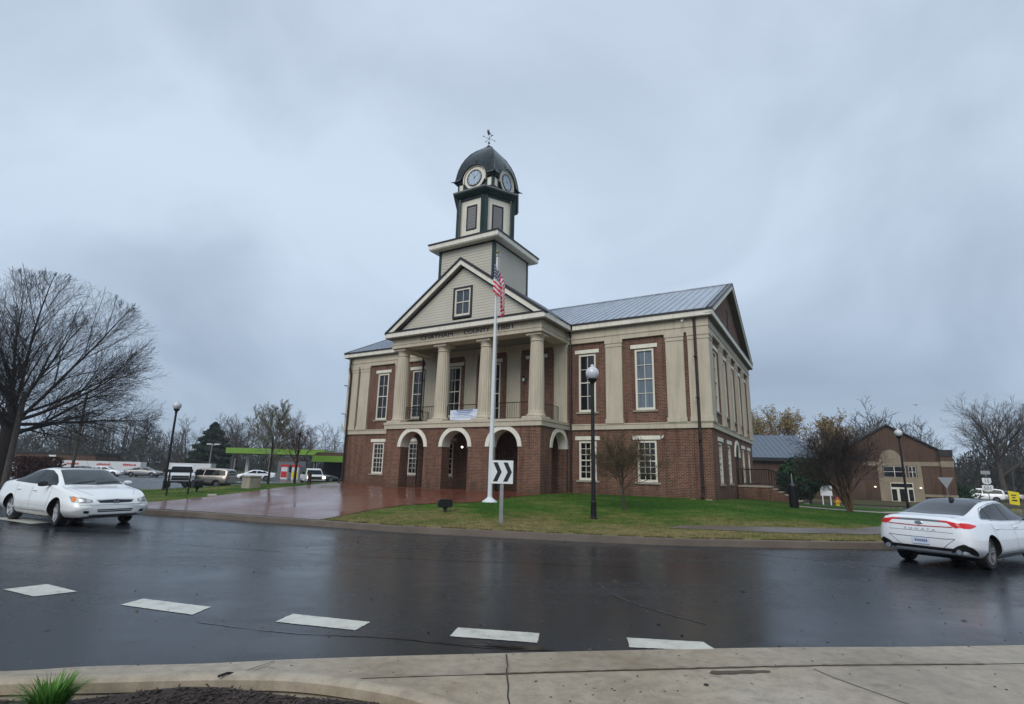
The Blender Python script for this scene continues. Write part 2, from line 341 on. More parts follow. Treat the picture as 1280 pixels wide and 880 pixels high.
b = g.ramp(a, [(0.25, (0.32, 0.325, 0.30)), (0.5, (0.56, 0.565, 0.50)), (0.8, (0.62, 0.62, 0.56))]); b = g.mix(g.val(f, [(0.30, 0.5), (0.42, 0.0)]), b, (0.22, 0.22, 0.20)); b = g.mix(g.val(g.noise(v, 14, 5, .75), [(0.62, 0.0), (0.70, 0.5)]), b, (0.12, 0.12, 0.12)); g.color(b); g.rough(g.val(a, [(0.3, .25), (.7, .5)])); g.bump(f, .3, .002); M['road_paint'] = m
M['joint'] = pmat('joint_dark', (0.035, 0.03, 0.026), 0.8)
def bark(name, c):
    m = pmat(name, c, 0.85, spec=0.2); g = NG(m); v = g.co('Object', (6, 6, 1.2)); a = g.noise(v, 2, 5, .7)
    g.color(g.ramp(a, [(0.3, tuple(x * .5 for x in c)), (0.7, tuple(x * 1.3 for x in c))])); M[name] = m
bark('bark_dark', (0.030, 0.024, 0.022)); bark('bark_grey', (0.075, 0.065, 0.058)); bark('bark_red', (0.075, 0.045, 0.038)); bark('bark_brown', (0.09, 0.055, 0.028)); bark('twig', (0.055, 0.045, 0.042)); bark('twig_red', (0.095, 0.052, 0.050)); bark('wood_pole', (0.085, 0.075, 0.065))
bark('bark_pale', (0.17, 0.155, 0.12)); bark('twig_olive', (0.085, 0.068, 0.045)); bark('far_twig', (0.060, 0.058, 0.050))
def leaf(name, c1, c2, sc=1.2):
    m = pmat(name, c1, 0.75, spec=0.15); g = NG(m); v = g.co('Object'); a = g.noise(v, sc, 5, .7); g.color(g.ramp(a, [(0.3, c1), (0.7, c2)])); M[name] = m
leaf('leaf_bush', (0.012, 0.035, 0.016), (0.035, 0.075, 0.032)); leaf('leaf_evergreen', (0.010, 0.024, 0.014), (0.03, 0.05, 0.03)); leaf('leaf_autumn', (0.16, 0.10, 0.035), (0.32, 0.23, 0.07)); leaf('leaf_bud', (0.09, 0.075, 0.035), (0.15, 0.12, 0.06))
leaf('leaf_spring', (0.11, 0.13, 0.04), (0.20, 0.22, 0.08)); leaf('leaf_tuft', (0.035, 0.12, 0.02), (0.12, 0.26, 0.05), 14); leaf('leaf_hedge', (0.035, 0.014, 0.014), (0.07, 0.03, 0.025))

# ------------------------------------------------------------------ terrain
ISL = [(-12.2, 18.7), (-10.4, 18.2), (-8, 17.25), (-5.5, 16.3), (-3.0, 15.3), (0.1, 14.6), (3.3, 14.0), (5.3, 13.9), (7.4, 14.0), (9.4, 14.2), (11.5, 14.9), (14.5, 16.8), (17.5, 20), (20.5, 24.5), (23, 29), (24, 33), (22, 37.5), (14, 46), (4, 58), (-8, 66), (-16, 63), (-19.5, 51.0), (-21.5, 44.1), (-22.5, 36), (-22.0, 30.4), (-18.5, 24.5), (-14.6, 20.6)]
def catmull(pts, n=6, closed=True):
    o = []; m = len(pts)
    for i in range(m if closed else m - 1):
        p = [Vector(pts[(i + k) % m] if closed else pts[min(max(i + k, 0), m - 1)]) for k in (-1, 0, 1, 2)]
        for j in range(n):
            t = j / n
            o.append(0.5 * ((2 * p[1]) + (p[2] - p[0]) * t + (2 * p[0] - 5 * p[1] + 4 * p[2] - p[3]) * t * t + (3 * p[1] - p[0] - 3 * p[2] + p[3]) * t ** 3))
    if not closed: o.append(Vector(pts[-1]))
    return [tuple(x) for x in o]
ISLC = catmull(ISL, 5); IA = np.array(ISLC); IB = np.roll(IA, -1, 0); IAB = IB - IA; IL2 = (IAB * IAB).sum(1)
def inside(x, y, poly=ISLC):
    c = False; n = len(poly)
    for i in range(n):
        x1, y1 = poly[i]; x2, y2 = poly[(i + 1) % n]
        if (y1 > y) != (y2 > y) and x < (x2 - x1) * (y - y1) / (y2 - y1) + x1: c = not c
    return c
def sm(a, b, x):
    t = min(1, max(0, (x - a) / (b - a))); return t * t * (3 - 2 * t)
def zb(x, y): return (-.7 + .3 * sm(0, -20, x) if False else -.7 + .3 * (1 - sm(-20, 0, x))) * sm(32, 62, math.hypot(x, y))
def idist(x, y):
    ap = np.array([x, y]) - IA; t = np.clip((ap * IAB).sum(1) / IL2, 0, 1); return float(np.sqrt(((ap - t[:, None] * IAB) ** 2).sum(1).min()))
def T(x, y):
    z = zb(x, y)
    if inside(x, y):
        k = sm(0, 9, idist(x, y)); P = .58 - .035 * min(12, max(0, x - 9)); z = (z + .14) * (1 - k) + P * k
    return z
def sheet(name, poly, step, zf, mat, lift=0.0, thick=0.0):
    """a terrain-following sheet bounded by a polygon"""
    pts = []
    n = len(poly)
    for i in range(n):
        a = Vector(poly[i]); b = Vector(poly[(i + 1) % n]); k = max(1, int((b - a).length / step))
        for j in range(k): pts.append(a + (b - a) * j / k)
    nb = len(pts); xs = [p.x for p in pts]; ys = [p.y for p in pts]
    y = min(ys) + step * .6; row = 0
    while y < max(ys):
        x = min(xs) + (row % 2) * step * .5
        while x < max(xs):
            if inside(x, y, poly):
                q = np.array([(p.x, p.y) for p in pts[:nb]]) - (x, y)
                if (q * q).sum(1).min() > (step * .45) ** 2: pts.append(Vector((x, y)))
            x += step
        y += step * .87; row += 1
    r = delaunay_2d_cdt(pts, [], [list(range(nb))], 1, 1e-5)
    vs = [(p.x, p.y, zf(p.x, p.y) + lift) for p in r[0]]; fs = [tuple(f) for f in r[2]]
    o = mkobj(name, vs, fs, mat, smooth=True)
    return tag(o, kind='structure')
# big ground sheet reaching the horizon
def gz(x, y): return zb(x, y) - 0.02
v = []; f = []; rs = [0.5, 2, 4, 8, 14, 20, 26, 32, 36, 40, 45, 50, 55, 62, 75, 100, 150, 300, 700, 1500, 3000]; na = 96
v.append((0, 0, gz(0, 0)))
for r_ in rs:
    for i in range(na):
        a_ = 2 * math.pi * i / na; x, y = r_ * math.sin(a_), r_ * math.cos(a_); v.append((x, y, gz(x, y)))
f += [(0, 1 + (i + 1) % na, 1 + i) for i in range(na)]
for k in range(len(rs) - 1):
    for i in range(na): j = (i + 1) % na; b0 = 1 + k * na; f.append((b0 + i, b0 + j, b0 + na + j, b0 + na + i))
tag(mkobj('ground', v, f, M['verge'], smooth=True), kind='structure')
ROAD = [(-60, 4.0), (-9, 4.2), (-4.6, 4.72), (-3.5, 4.95), (-2.6, 5.08), (-1.7, 5.27), (0.1, 5.55), (2.7, 5.9), (5.6, 6.2), (12, 7.2), (22, 11), (40, 20), (90, 42), (92, 62), (50, 53), (34, 50), (28, 58), (32, 68), (45, 90), (20, 95), (0, 84), (-20, 92), (-60, 88), (-100, 80), (-100, 30), (-60, 26)]
sheet('road', ROAD, 2.2, zb, M['asphalt'], 0.0)
INNER = [tuple(p) for p in ISLC]
sheet('lawn', INNER, 0.9, lambda x, y: T(x, y) if idist(x, y) > .02 else zb(x, y) + .14, M['lawn'], 0.006)
PLZ = [(-14.55, 20.75), (-12.2, 18.85), (-10.4, 18.35), (-8, 17.4), (-5.6, 16.45), (-5.3, 17.6), (-4.95, 18.8), (-4.0, 20.3), (-2.9, 20.85), (-1.3, 21.2), (-.4, 22.4), (0.3, 24.2), (1.6, 27.4), (0.9, 30), (-11.5, 40), (-12.6, 40.5), (-12.3, 36), (-11.7, 30), (-12.2, 26), (-13.3, 23)]
sheet('plaza', PLZ, 0.6, T, M['paver'], 0.022)
WALK = [(4.6, 15.92), (8.0, 15.55), (10.3, 15.75), (12.2, 16.9), (15, 19.5), (15.0, 20.6), (12.4, 18.3), (10.6, 16.95), (8.6, 16.6), (5.2, 16.55)]
sheet('sidewalk', WALK, 0.5, T, M['concrete_old'], 0.02)
PATH = [(13.2, 25.6), (13.7, 26.8), (18, 26.6), (22.5, 29.8), (23, 29.0), (18.4, 25.6)]
sheet('path', PATH, 0.6, T, M['concrete'], 0.02)
# kerb around the lawn, with a gutter pan
def sweep(name, line, prof, zf, mat, closed, lift=0):
    """prof: list of (outward offset, z); outward is to the right of travel"""
    n = len(line); vs = []; fs = []; m_ = len(prof)
    for i, p in enumerate(line):
        a = Vector(line[(i - 1) % n] if closed or i > 0 else line[i]); b = Vector(line[(i + 1) % n] if closed or i < n - 1 else line[i])
        t = (b - a).normalized(); nrm = Vector((t.y, -t.x)); base = zf(p[0], p[1])
        for o_, z_ in prof: vs.append((p[0] + nrm.x * o_, p[1] + nrm.y * o_, base + z_ + lift))
    for i in range(n if closed else n - 1):
        j = (i + 1) % n
        for k in range(m_ - 1): fs.append((i * m_ + k, i * m_ + k + 1, j * m_ + k + 1, j * m_ + k))
    o = mkobj(name, vs, fs, mat, smooth=True); shade(o, 40); return tag(o, kind='structure')
KL = ISLC
sweep('kerb', KL, [(-.12, .10), (-.115, .152), (-.02, .156), (.015, .135), (.03, .0), (.034, -.05)], zb, M['concrete_old'], True)
sweep('gutter', KL, [(.031, .008), (.14, .012), (.142, -.01)], zb, M['concrete_old'], True)
# near side: gutter apron, mountable kerb, sidewalk, planting bed with its kerb
NEAR = [(-9, 4.2), (-4.6, 4.72), (-3.5, 4.95), (-2.6, 5.08), (-1.7, 5.27), (0.1, 5.55), (2.7, 5.9), (5.6, 6.2), (12, 7.2), (22, 11)]
NC = catmull(NEAR, 6, False)
sweep('gutter', NC, [(-.03, .004), (.0, .006), (.50, .035), (.62, .05), (.66, .062)], lambda x, y: 0, M['concrete'], False)
def nearoff(d): 
    o = []
    for i, p in enumerate(NC):
        a = Vector(NC[max(0, i - 1)]); b = Vector(NC[min(len(NC) - 1, i + 1)]); t = (b - a).normalized(); o.append((p[0] + t.y * d, p[1] - t.x * d))
    return o
NO = nearoff(.67)
sheet('sidewalk', NO + [(24, -6), (-12, -6)], 1.2, lambda x, y: .060 + .012 * max(0, 4.6 - y), M['concrete'], 0)
BED = [(-9, 3.2), (-4.6, 4.02), (-3.6, 4.17), (-2.9, 4.25), (-2.2, 4.34), (-1.6, 4.36), (-1.1, 4.26), (-.62, 4.08), (-.2, 3.75), (.05, 3.3), (.1, 2.6), (-.1, 1.6), (-.8, .4), (-3, -.6), (-9, -1)]
BC = catmull(BED, 5, False)
sweep('kerb', BC, [(.0, .05), (.005, .118), (-.02, .138), (-.12, .142), (-.15, .13), (-.16, .06)][::-1], lambda x, y: .03, M['concrete'], False)
BI = [(p[0] - .0, p[1]) for p in BC]
def bedz(x, y): return .12 + .035 * math.sin(x * 3.1 + y * 2) * math.sin(y * 4.3 - x) 
def shrink(line, d):
    o = []
    for i, p in enumerate(line):
        a = Vector(line[max(0, i - 1)]); b = Vector(line[min(len(line) - 1, i + 1)]); t = (b - a).normalized(); o.append((p[0] + t.y * d, p[1] - t.x * d))
    return o
BS = shrink(BC, .14)
sheet('mulch_bed', BS, 0.25, bedz, M['mulch'], 0)
# expansion joints and cracks cut in the concrete
def strip(name, pts, wdt, zf, mat, lift):
    vs = []; fs = []
    for i, p in enumerate(pts):
        a = Vector(pts[max(0, i - 1)]); b = Vector(pts[min(len(pts) - 1, i + 1)]); t = (b - a).normalized(); q = Vector((t.y, -t.x)) * wdt / 2
        z = zf(p[0], p[1]) + lift; vs += [(p[0] + q.x, p[1] + q.y, z), (p[0] - q.x, p[1] - q.y, z)]
    for i in range(len(pts) - 1): fs.append((2 * i, 2 * i + 1, 2 * i + 3, 2 * i + 2))
    return tag(mkobj(name, vs, fs, mat), kind='structure')
# white paint on the road
def mark(poly):
    ps = [Vector(p) for p in poly]; out_ = []
    random.seed(int(abs(poly[0][0]) * 97))
    for i in range(len(ps)):
        a, b = ps[i], ps[(i + 1) % len(ps)]; k = max(1, int((b - a).length / .035))
        for j in range(k):
            q = a + (b - a) * j / k; out_.append((q.x + random.uniform(-.0045, .0045), q.y + random.uniform(-.0045, .0045)))
    o = mkobj('road_marking', [(x, y, zb(x, y) + .005) for x, y in out_], [tuple(range(len(out_)))], M['road_paint']); tag(o, kind='structure')
for q in [[(-6.7, 7.62), (-6.42, 7.98), (-5.7, 7.6), (-6.0, 7.28)], [(-4.68, 6.98), (-4.62, 7.3), (-3.58, 6.98), (-3.6, 6.62)], [(-2.56, 6.42), (-2.5, 6.76), (-1.52, 6.5), (-1.6, 6.18)],
          [(-.58, 6.05), (-.52, 6.37), (.37, 6.23), (.33, 5.9)], [(1.25, 5.83), (1.29, 6.15), (2.07, 6.06), (2.12, 5.77)], [(-15.2, 16.3), (-14.6, 16.7), (-12.7, 15.5), (-12.9, 15.05)], [(-9.0, 8.6), (-8.75, 9.0), (-7.9, 8.5), (-8.15, 8.1)]]:
    mark(q)

# ------------------------------------------------------------------ courthouse (local frame: x along the front, y into the building, z up)
HZ = rad(-30.76)
house = thing('courthouse', 'two storey red brick courthouse with cream columned portico, green metal roof trim and clock tower on a wet lawn', 'courthouse', (9.972, 26.4, 0), HZ)
house['label'] = 'two storey red brick courthouse with cream columned portico, metal roof and domed clock tower'
Wd, D, BB, BT, EN, SO, FB, FT, OH, RG = -25.7, 15.6, 4.03, 4.34, 9.0, 9.71, 9.75, 10.05, .42, 14.0
def P3(side, a, d, z):
    """side 'f' : plane y=d0-d, x=a ; side 'r': plane x=+d, y=a ; side 'l': plane x=Wd-d"""
    if side == 'f': return (a, -d, z)
    if side == 'r': return (d, a, z)
    if side == 'l': return (Wd - d, a, z)
    if side == 'b': return (a, D + d, z)
def wallpanel(name, side, a0, a1, z0, z1, holes, mat, depth=.16, d0=0.0, parent=house, reveal=None):
    xs = sorted({a0, a1} | {h[0] for h in holes} | {h[1] for h in holes}); zs = sorted({z0, z1} | {h[2] for h in holes} | {h[3] for h in holes})
    mb = MB()
    for i in range(len(xs) - 1):
        for j in range(len(zs) - 1):
            cx, cz = (xs[i] + xs[i + 1]) / 2, (zs[j] + zs[j + 1]) / 2
            if any(h[0] < cx < h[1] and h[2] < cz < h[3] for h in holes): continue
            mb.add([P3(side, xs[i], d0, zs[j]), P3(side, xs[i + 1], d0, zs[j]), P3(side, xs[i + 1], d0, zs[j + 1]), P3(side, xs[i], d0, zs[j + 1])], [(0, 1, 2, 3)])
    for h in holes:
        c = [(h[0], h[2]), (h[1], h[2]), (h[1], h[3]), (h[0], h[3])]
        for k in range(4):
            p, q = c[k], c[(k + 1) % 4]
            mb.add([P3(side, p[0], d0, p[1]), P3(side, q[0], d0, q[1]), P3(side, q[0], d0 - depth, q[1]), P3(side, p[0], d0 - depth, p[1])], [(3, 2, 1, 0)])
    return mb.build(name, mat, parent, fix=False)
def sbox(mb, side, a0, a1, d0, d1, z0, z1):
    p, q = P3(side, a0, d0, z0), P3(side, a1, d1, z1); mb.box(p[0], q[0], p[1], q[1], z0, z1)
def window(side, c, z0, z1, wd, cols, rows, pane='glass_dark', lint=True, lw=.21, sill=True, d0=0.0, parent=house, trim=None):
    """sash window: timber frame set in the opening, glazing bars, meeting rail; pane, lintel and sill are its children"""
    a0, a1 = c - wd / 2, c + wd / 2; fr = .105; mb = MB()
    dd0, dd1 = d0 - .13, d0 - .02
    sbox(mb, side, a0, a0 + fr, dd0, dd1, z0, z1); sbox(mb, side, a1 - fr, a1, dd0, dd1, z0, z1)
    sbox(mb, side, a0 + fr, a1 - fr, dd0, dd1, z1 - fr, z1); sbox(mb, side, a0 + fr, a1 - fr, dd0, dd1, z0, z0 + .13)
    ia0, ia1, iz0, iz1 = a0 + fr, a1 - fr, z0 + .13, z1 - fr; bw = .028
    for i in range(1, cols):
        x = ia0 + (ia1 - ia0) * i / cols; sbox(mb, side, x - bw / 2, x + bw / 2, d0 - .115, d0 - .07, iz0, iz1)
    for j in range(1, rows):
        z = iz0 + (iz1 - iz0) * j / rows; k = bw if j != rows // 2 else .06
        sbox(mb, side, ia0, ia1, d0 - .115, d0 - (.066 if j != rows // 2 else .05), z - k / 2, z + k / 2)
    wobj = mb.build('window', M['window_paint'], parent)
    p = MB(); d = d0 - .105
    p.add([P3(side, ia0, d, iz0), P3(side, ia1, d, iz0), P3(side, ia1, d, iz1), P3(side, ia0, d, iz1)], [(0, 1, 2, 3)]); p.build('pane', M[pane], wobj, fix=False)
    if lint:
        s_ = MB(); sbox(s_, side, c - .735, c + .735, d0 - .02, d0 + .045, z1 + .05, z1 + .05 + lw); s_.build('lintel', M['cream_trim'], wobj)
    if sill:
        s_ = MB(); sbox(s_, side, a0 - .16, a1 + .16, d0 - .12, d0 + .07, z0 - .10, z0 - .004); s_.build('sill', M['stone'], wobj)
    return wobj
WU, WL = (5.03, 8.35), (1.30, 3.42)
front_w = [-22.33, -19.07, -6.58, -3.27]
uh = [(c - .52, c + .52, *WU) for c in front_w] + [(-15.97 - .52, -15.97 + .52, 5.03, 8.35), (-13.0 - .6, -13.0 + .6, 4.45, 8.35), (-9.85 - .52, -9.85 + .52, 5.03, 8.35)]
wallpanel('upper_wall', 'f', Wd, 0, BT, EN, uh, M['brick'])
lh = [(c - .52, c + .52, *WL) for c in front_w] + [(-16.3 - .5, -16.3 + .5, 1.3, 3.42), (-13.2 - .8, -13.2 + .8, .58, 3.3), (-10.0 - .5, -10.0 + .5, 1.3, 3.42)]
wallpanel('lower_wall', 'f', Wd, 0, -.5, BB, lh, M['brick'])
SB = [2.25, 5.1, 7.95, 10.8, 13.55]
wallpanel('upper_wall', 'r', 0, D, BT, EN, [(c - .52, c + .52, *WU) for c in SB], M['brick'])
wallpanel('lower_wall', 'r', 0, D, -.5, BB, [(c - .52, c + .52, *WL) for i, c in enumerate(SB) if i != 2] + [(7.95 - .75, 7.95 + .75, 1.15, 2.85)], M['brick'])
wallpanel('side_wall', 'l', 0, D, -.5, EN, [], M['brick']); wallpanel('rear_wall', 'b', Wd, 0, -.5, EN, [], M['brick'])
mb = MB(); mb.box(Wd + .3, -.3, .35, D - .3, 0, 9); mb.build('interior_mass', M['interior'], house)
for i, c in enumerate(front_w):
    window('f', c, *WU, 1.04, 2, 4, 'glass_curtain' if c == -3.27 else 'glass_dark'); window('f', c, *WL, 1.04, 3, 6)
window('f', -15.97, *WU, 1.04, 2, 4); window('f', -9.85, *WU, 1.04, 2, 4); window('f', -13.0, 4.45, 8.35, 1.2, 2, 4, sill=False)
window('f', -16.3, *WL, 1.0, 3, 6); window('f', -10.0, *WL, 1.0, 3, 6)
for i, c in enumerate(SB):
    window('r', c, *WU, 1.04, 2, 4)
    if i != 2: window('r', c, *WL, 1.04, 3, 6)
# entrance doors
mb = MB(); mb.box(-14.0, -12.4, .06, .10, .58, 3.3); d_ = mb.build('door', M['black_metal'], house)
mb = MB(); mb.tube((-13.12, .02, 1.5), (-13.12, .02, 1.9), .015); mb.build('handle', M['chrome'], d_)
mb = MB(); mb.box(-.10, -.06, 7.2, 8.7, 1.15, 2.85); d_ = mb.build('side_door', M['black_metal'], house)
mb = MB(); mb.tube((-.05, 7.4, 1.9), (-.05, 7.4, 2.2), .015); mb.build('handle', M['chrome'], d_)
# belt course (broken by the portico), on four sides
mb = MB()
for a0, a1 in ((Wd - .1, -18.45), (-7.77, .1)): mb.box(a0, a1, -.1, .05, BB, BT - .06); mb.box(a0 - (.03 if a0 < Wd else 0), a1 + (.03 if a1 > 0 else 0), -.13, .05, BT - .058, BT)
mb.box(-.05, .1, .06, D, BB, BT - .06); mb.box(-.05, .13, .06, D + .03, BT - .058, BT)
mb.box(Wd - .1, Wd + .05, .06, D, BB, BT); mb.box(Wd - .1, .1, D - .05, D + .1, BB + .003, BT - .003)
mb.build('belt_course', M['cream'], house)
# dark water table / footing course
mb = MB(); mb.box(Wd - .04, -18.5, -.04, .02, -.5, .45); mb.box(-7.7, .04, -.04, .02, -.5, .50); mb.build('footing', M['stone'], house)
mb = MB(); mb.box(.0, .05, .03, D, -.6, .42); mb.build('footing', M['stone'], house)
# pilasters
def pilaster(side, a0, a1, z0=BT, z1=EN - .0, d=.13):
    mb = MB(); sbox(mb, side, a0, a1, -.05, d, z0 + .24, z1 - .40)
    sbox(mb, side, a0 - .035, a1 + .035, -.05, d + .04, z0 + .002, z0 + .24)
    sbox(mb, side, a0 - .03, a1 + .03, -.05, d + .03, z1 - .40, z1 - .36); sbox(mb, side, a0 - .015, a1 + .015, -.05, d + .012, z1 - .36, z1 - .20)
    sbox(mb, side, a0 - .045, a1 + .045, -.05, d + .045, z1 - .20, z1 - .002)
    return mb.build('pilaster', M['cream'], house)
for a0, a1 in ((-5.42, -4.48), (-2.07, -1.14), (-24.56, -23.62), (-21.1, -20.2), (-18.35, -17.45), (-15.05, -14.15), (-11.85, -10.9), (-8.62, -7.78)): pilaster('f', a0, a1)
for c in (3.68, 6.52, 9.38, 12.18): pilaster('r', c - .42, c + .42)
for x0, x1 in ((-.93, .13), (Wd - .13, Wd + .93)):      # the corner piers wrap both faces
    mb = MB(); y1 = .85
    for o_, z0, z1 in ((0, BT + .24, EN - .40), (.04, BT + .002, BT + .24), (.03, EN - .40, EN - .36), (.012, EN - .36, EN - .20), (.045, EN - .20, EN - .002)):
        mb.box(x0 - (o_ if x0 < -2 else .0) - (0 if x0 < -2 else o_ * .6), x1 + o_, -.13 - o_, y1 + o_, z0, z1)
    mb.build('corner_pier', M['cream'], house)
mb = MB(); mb.box(-.93, .13, D - .85, D + .13, BT, EN); mb.build('corner_pier', M['cream'], house)
# entablature
def ringbox(mb, o_, z0, z1, y0=0.0):
    mb.box(Wd - o_, o_, -o_, .2, z0, z1); mb.box(-.2, o_, .2, D + o_, z0, z1); mb.box(Wd - o_, Wd + .2, .2, D + o_, z0, z1); mb.box(Wd + .2, -.2, D - .2, D + o_, z0, z1)
mb = MB(); ringbox(mb, .145, EN, EN + .26); ringbox(mb, .18, EN + .26, EN + .32); ringbox(mb, .15, EN + .32, SO); mb.build('entablature', M['cream'], house)
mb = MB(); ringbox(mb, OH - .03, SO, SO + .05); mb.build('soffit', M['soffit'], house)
mb = MB()
mb.box(Wd - OH, -18.9, -OH, -OH + .06, SO + .045, FT); mb.box(-7.32, OH, -OH, -OH + .06, SO + .045, FT)
mb.box(OH - .06, OH, -OH + .06, D + OH, SO + .045, FT); mb.box(Wd - OH, Wd - OH + .06, -OH + .06, D + OH, SO + .045, FT); mb.box(Wd - OH + .06, OH - .06, D + OH - .06, D + OH, SO + .045, FT)
mb.build('fascia', M['cream_trim'], house)
# main roof with standing seams
sl = (RG - FT - .05) / (D / 2 + OH)
def zr(y): return FT + .07 + (y + OH) * sl if y <= D / 2 else FT + .07 + (D + OH - y) * sl
def slab(mb, x0, x1, y0, y1, th=.05, up=.0):
    z0, z1 = zr(y0) + up, zr(y1) + up
    mb.add([(x0, y0, z0), (x1, y0, z0), (x1, y1, z1), (x0, y1, z1), (x0, y0, z0 - th), (x1, y0, z0 - th), (x1, y1, z1 - th), (x0, y1, z1 - th)], [(0, 1, 2, 3), (7, 6, 5, 4), (0, 4, 5, 1), (1, 5, 6, 2), (2, 6, 7, 3), (3, 7, 4, 0)])
mb = MB(); mb.mi = 0
RX0, RX1 = Wd - OH - .03, OH + .03
slab(mb, RX0, RX1, -OH - .03, D / 2); slab(mb, RX0, RX1, D + OH + .03, D / 2)
x = RX0 + .1
while x < RX1 - .05:
    slab(mb, x - .016, x + .016, -OH - .02, D / 2 - .02, .045, .045); slab(mb, x - .016, x + .016, D + OH, D / 2 + .02, .045, .045); x += .44
mb.tube((RX0, D / 2, zr(D / 2) + .02), (RX1, D / 2, zr(D / 2) + .02), .07, n=8)
roof = mb.build('roof', M['metal_roof'], house)
mb = MB()
for (a0, a1) in ((Wd - OH - .04, -18.86), (-7.36, OH + .04)): mb = MB(); mb.box(a0, a1, -OH - .06, -OH - .0, FT - .03, FT + .06); mb.build('gutter', M['dark_trim'], roof)
mb = MB()      # raking boards and dark roof edge on the right gable
for s_ in (0, 1):
    y0, y1 = (-OH, D / 2) if s_ == 0 else (D + OH, D / 2)
    for x0, x1, lo, hi, mi in ((OH - .05, OH + .01, -.36, -.08, 0), (OH - .3, OH + .045, -.08, .04, 1), (Wd - OH - .01, Wd - OH + .05, -.36, -.08, 0), (Wd - OH - .045, Wd - OH + .3, -.08, .04, 1)):
        mb = MB(); mb.prism([(y0, zr(y0) + lo), (y1, zr(y1) + lo), (y1, zr(y1) + hi), (y0, zr(y0) + hi)], x0, x1, 'x'); mb.build('rake_edge' if mi else 'rake_board', M['dark_trim'] if mi else M['cream_trim'], roof)
mb = MB()
for xx in (0.0, Wd): mb = MB(); mb.add([(xx, -.1, FT - .1), (xx, D + .1, FT - .1), (xx, D / 2, zr(D / 2) - .12)], [(0, 1, 2)]); mb.build('gable_wall', M['brick'], house, fix=False)
mb = MB(); mb.mi = 0
for s_ in (0, 1):       # gable soffit under the rakes
    y0, y1 = (-OH, D / 2) if s_ == 0 else (D + OH, D / 2); mb.prism([(y0, zr(y0) - .30), (y1, zr(y1) - .30), (y1, zr(y1) - .24), (y0, zr(y0) - .24)], .0, OH - .06, 'x')
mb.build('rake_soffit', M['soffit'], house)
mb = MB(); mb.prism([(-OH, FT + .0), (D + OH, FT + .0), (D + OH, FT + .04), (-OH, FT + .04)], .0, OH + .03, 'x'); mb.build('cornice_cap', M['dark_trim'], house)
mb = MB(); mb.box(-.02, .03, 7.55, 8.05, 11.0, 12.3)
for k in range(9): mb.box(.03, .05, 7.58, 8.02, 11.05 + k * .14, 11.13 + k * .14)
mb.build('vent', M['dark_trim'], house)
# side entrance: cream arch surround, landing and steps with railings
def arch_pts(c, r, zs, n=16, a0=0, a1=180): return [(c + r * math.cos(rad(a0 + (a1 - a0) * i / n)), zs + r * math.sin(rad(a0 + (a1 - a0) * i / n))) for i in range(n + 1)]
def arch_ring(name, side, c, r0, r1, zs, d0, d1, mat, parent, y=0):
    mb = MB(); o_ = arch_pts(c, r1, zs); i_ = arch_pts(c, r0, zs)
    for k in range(len(o_) - 1):
        q = [i_[k], o_[k], o_[k + 1], i_[k + 1]]
        def PP(p, d):
            if side == 'f': return (p[0], y - d, p[1])
            return (y + d, p[0], p[1])
        vs = [PP(p, d0) for p in q] + [PP(p, d1) for p in q]
        mb.add(vs, [(0, 1, 2, 3), (7, 6, 5, 4), (0, 4, 5, 1), (1, 5, 6, 2), (2, 6, 7, 3), (3, 7, 4, 0)])
    ob = mb.build(name, mat, parent); bm = bmesh.new(); bm.from_mesh(ob.data); bmesh.ops.remove_doubles(bm, verts=bm.verts, dist=.0005); bm.to_mesh(ob.data); bm.free(); return ob
arch_ring('arch_surround', 'r', 7.95, .78, 1.02, 2.85, -.02, .06, M['cream_trim'], house)
mb = MB(); ap = arch_pts(7.95, .77, 2.85); mb.add([(.012, p[0], p[1]) for p in ap], [tuple(range(len(ap)))]); mb.build('fanlight', M['glass_dark'], house, fix=False)
# portico
PU0, PU1, PD = -18.45, -7.77, 3.39
def arcade(side, a0, a1, z0, z1, arches, d0, d1, mat, parent, name):
    """wall with round-arched openings; d0 outer face, d1 inner face (distance along the outward normal)"""
    mb = MB()
    def PP(a, z, d):
        return (a, -d, z) if side == 'f' else (PU1 + d if side == 'r' else PU0 - d, a, z)
    def quad(p, q, r_, s_): mb.add([p, q, r_, s_], [(0, 1, 2, 3)])
    xs = [a0]
    for c, r, zs in arches: xs += [c - r, c + r]
    xs.append(a1)
    for i in range(0, len(xs), 2):
        x0, x1 = xs[i], xs[i + 1]
        for d in (d0, d1): quad(PP(x0, z0, d), PP(x1, z0, d), PP(x1, z1, d), PP(x0, z1, d))
        quad(PP(x0, z0, d0), PP(x0, z0, d1), PP(x0, z1, d1), PP(x0, z1, d0)) if i == 0 else quad(PP(x0, z0, d0), PP(x0, z0, d1), PP(x0, arches[i // 2 - 1][2], d1), PP(x0, arches[i // 2 - 1][2], d0))
        zt = z1 if i + 1 == len(xs) - 1 else arches[i // 2][2]
        quad(PP(x1, z0, d0), PP(x1, z0, d1), PP(x1, zt, d1), PP(x1, zt, d0))
    for c, r, zs in arches:
        pts = arch_pts(c, r, zs, 20)[::-1]
        for k in range(len(pts) - 1):
            (xa, za), (xb, zb_) = pts[k], pts[k + 1]
            for d in (d0, d1): quad(PP(xa, za, d), PP(xb, zb_, d), PP(xb, z1, d), PP(xa, z1, d))
            quad(PP(xa, za, d0), PP(xb, zb_, d0), PP(xb, zb_, d1), PP(xa, za, d1))
    mb.add([PP(a0, z1, d0), PP(a1, z1, d0), PP(a1, z1, d1), PP(a0, z1, d1)], [(0, 1, 2, 3)])
    return mb.build(name, mat, parent)
AR = [(-16.3, .9, 2.96), (-13.18, .9, 2.96), (-10.0, .9, 2.96)]
TH = .75
arcade('f', PU0, PU1, -.3, BB, AR, PD, PD - TH, M['brick'], house, 'arcade_wall')
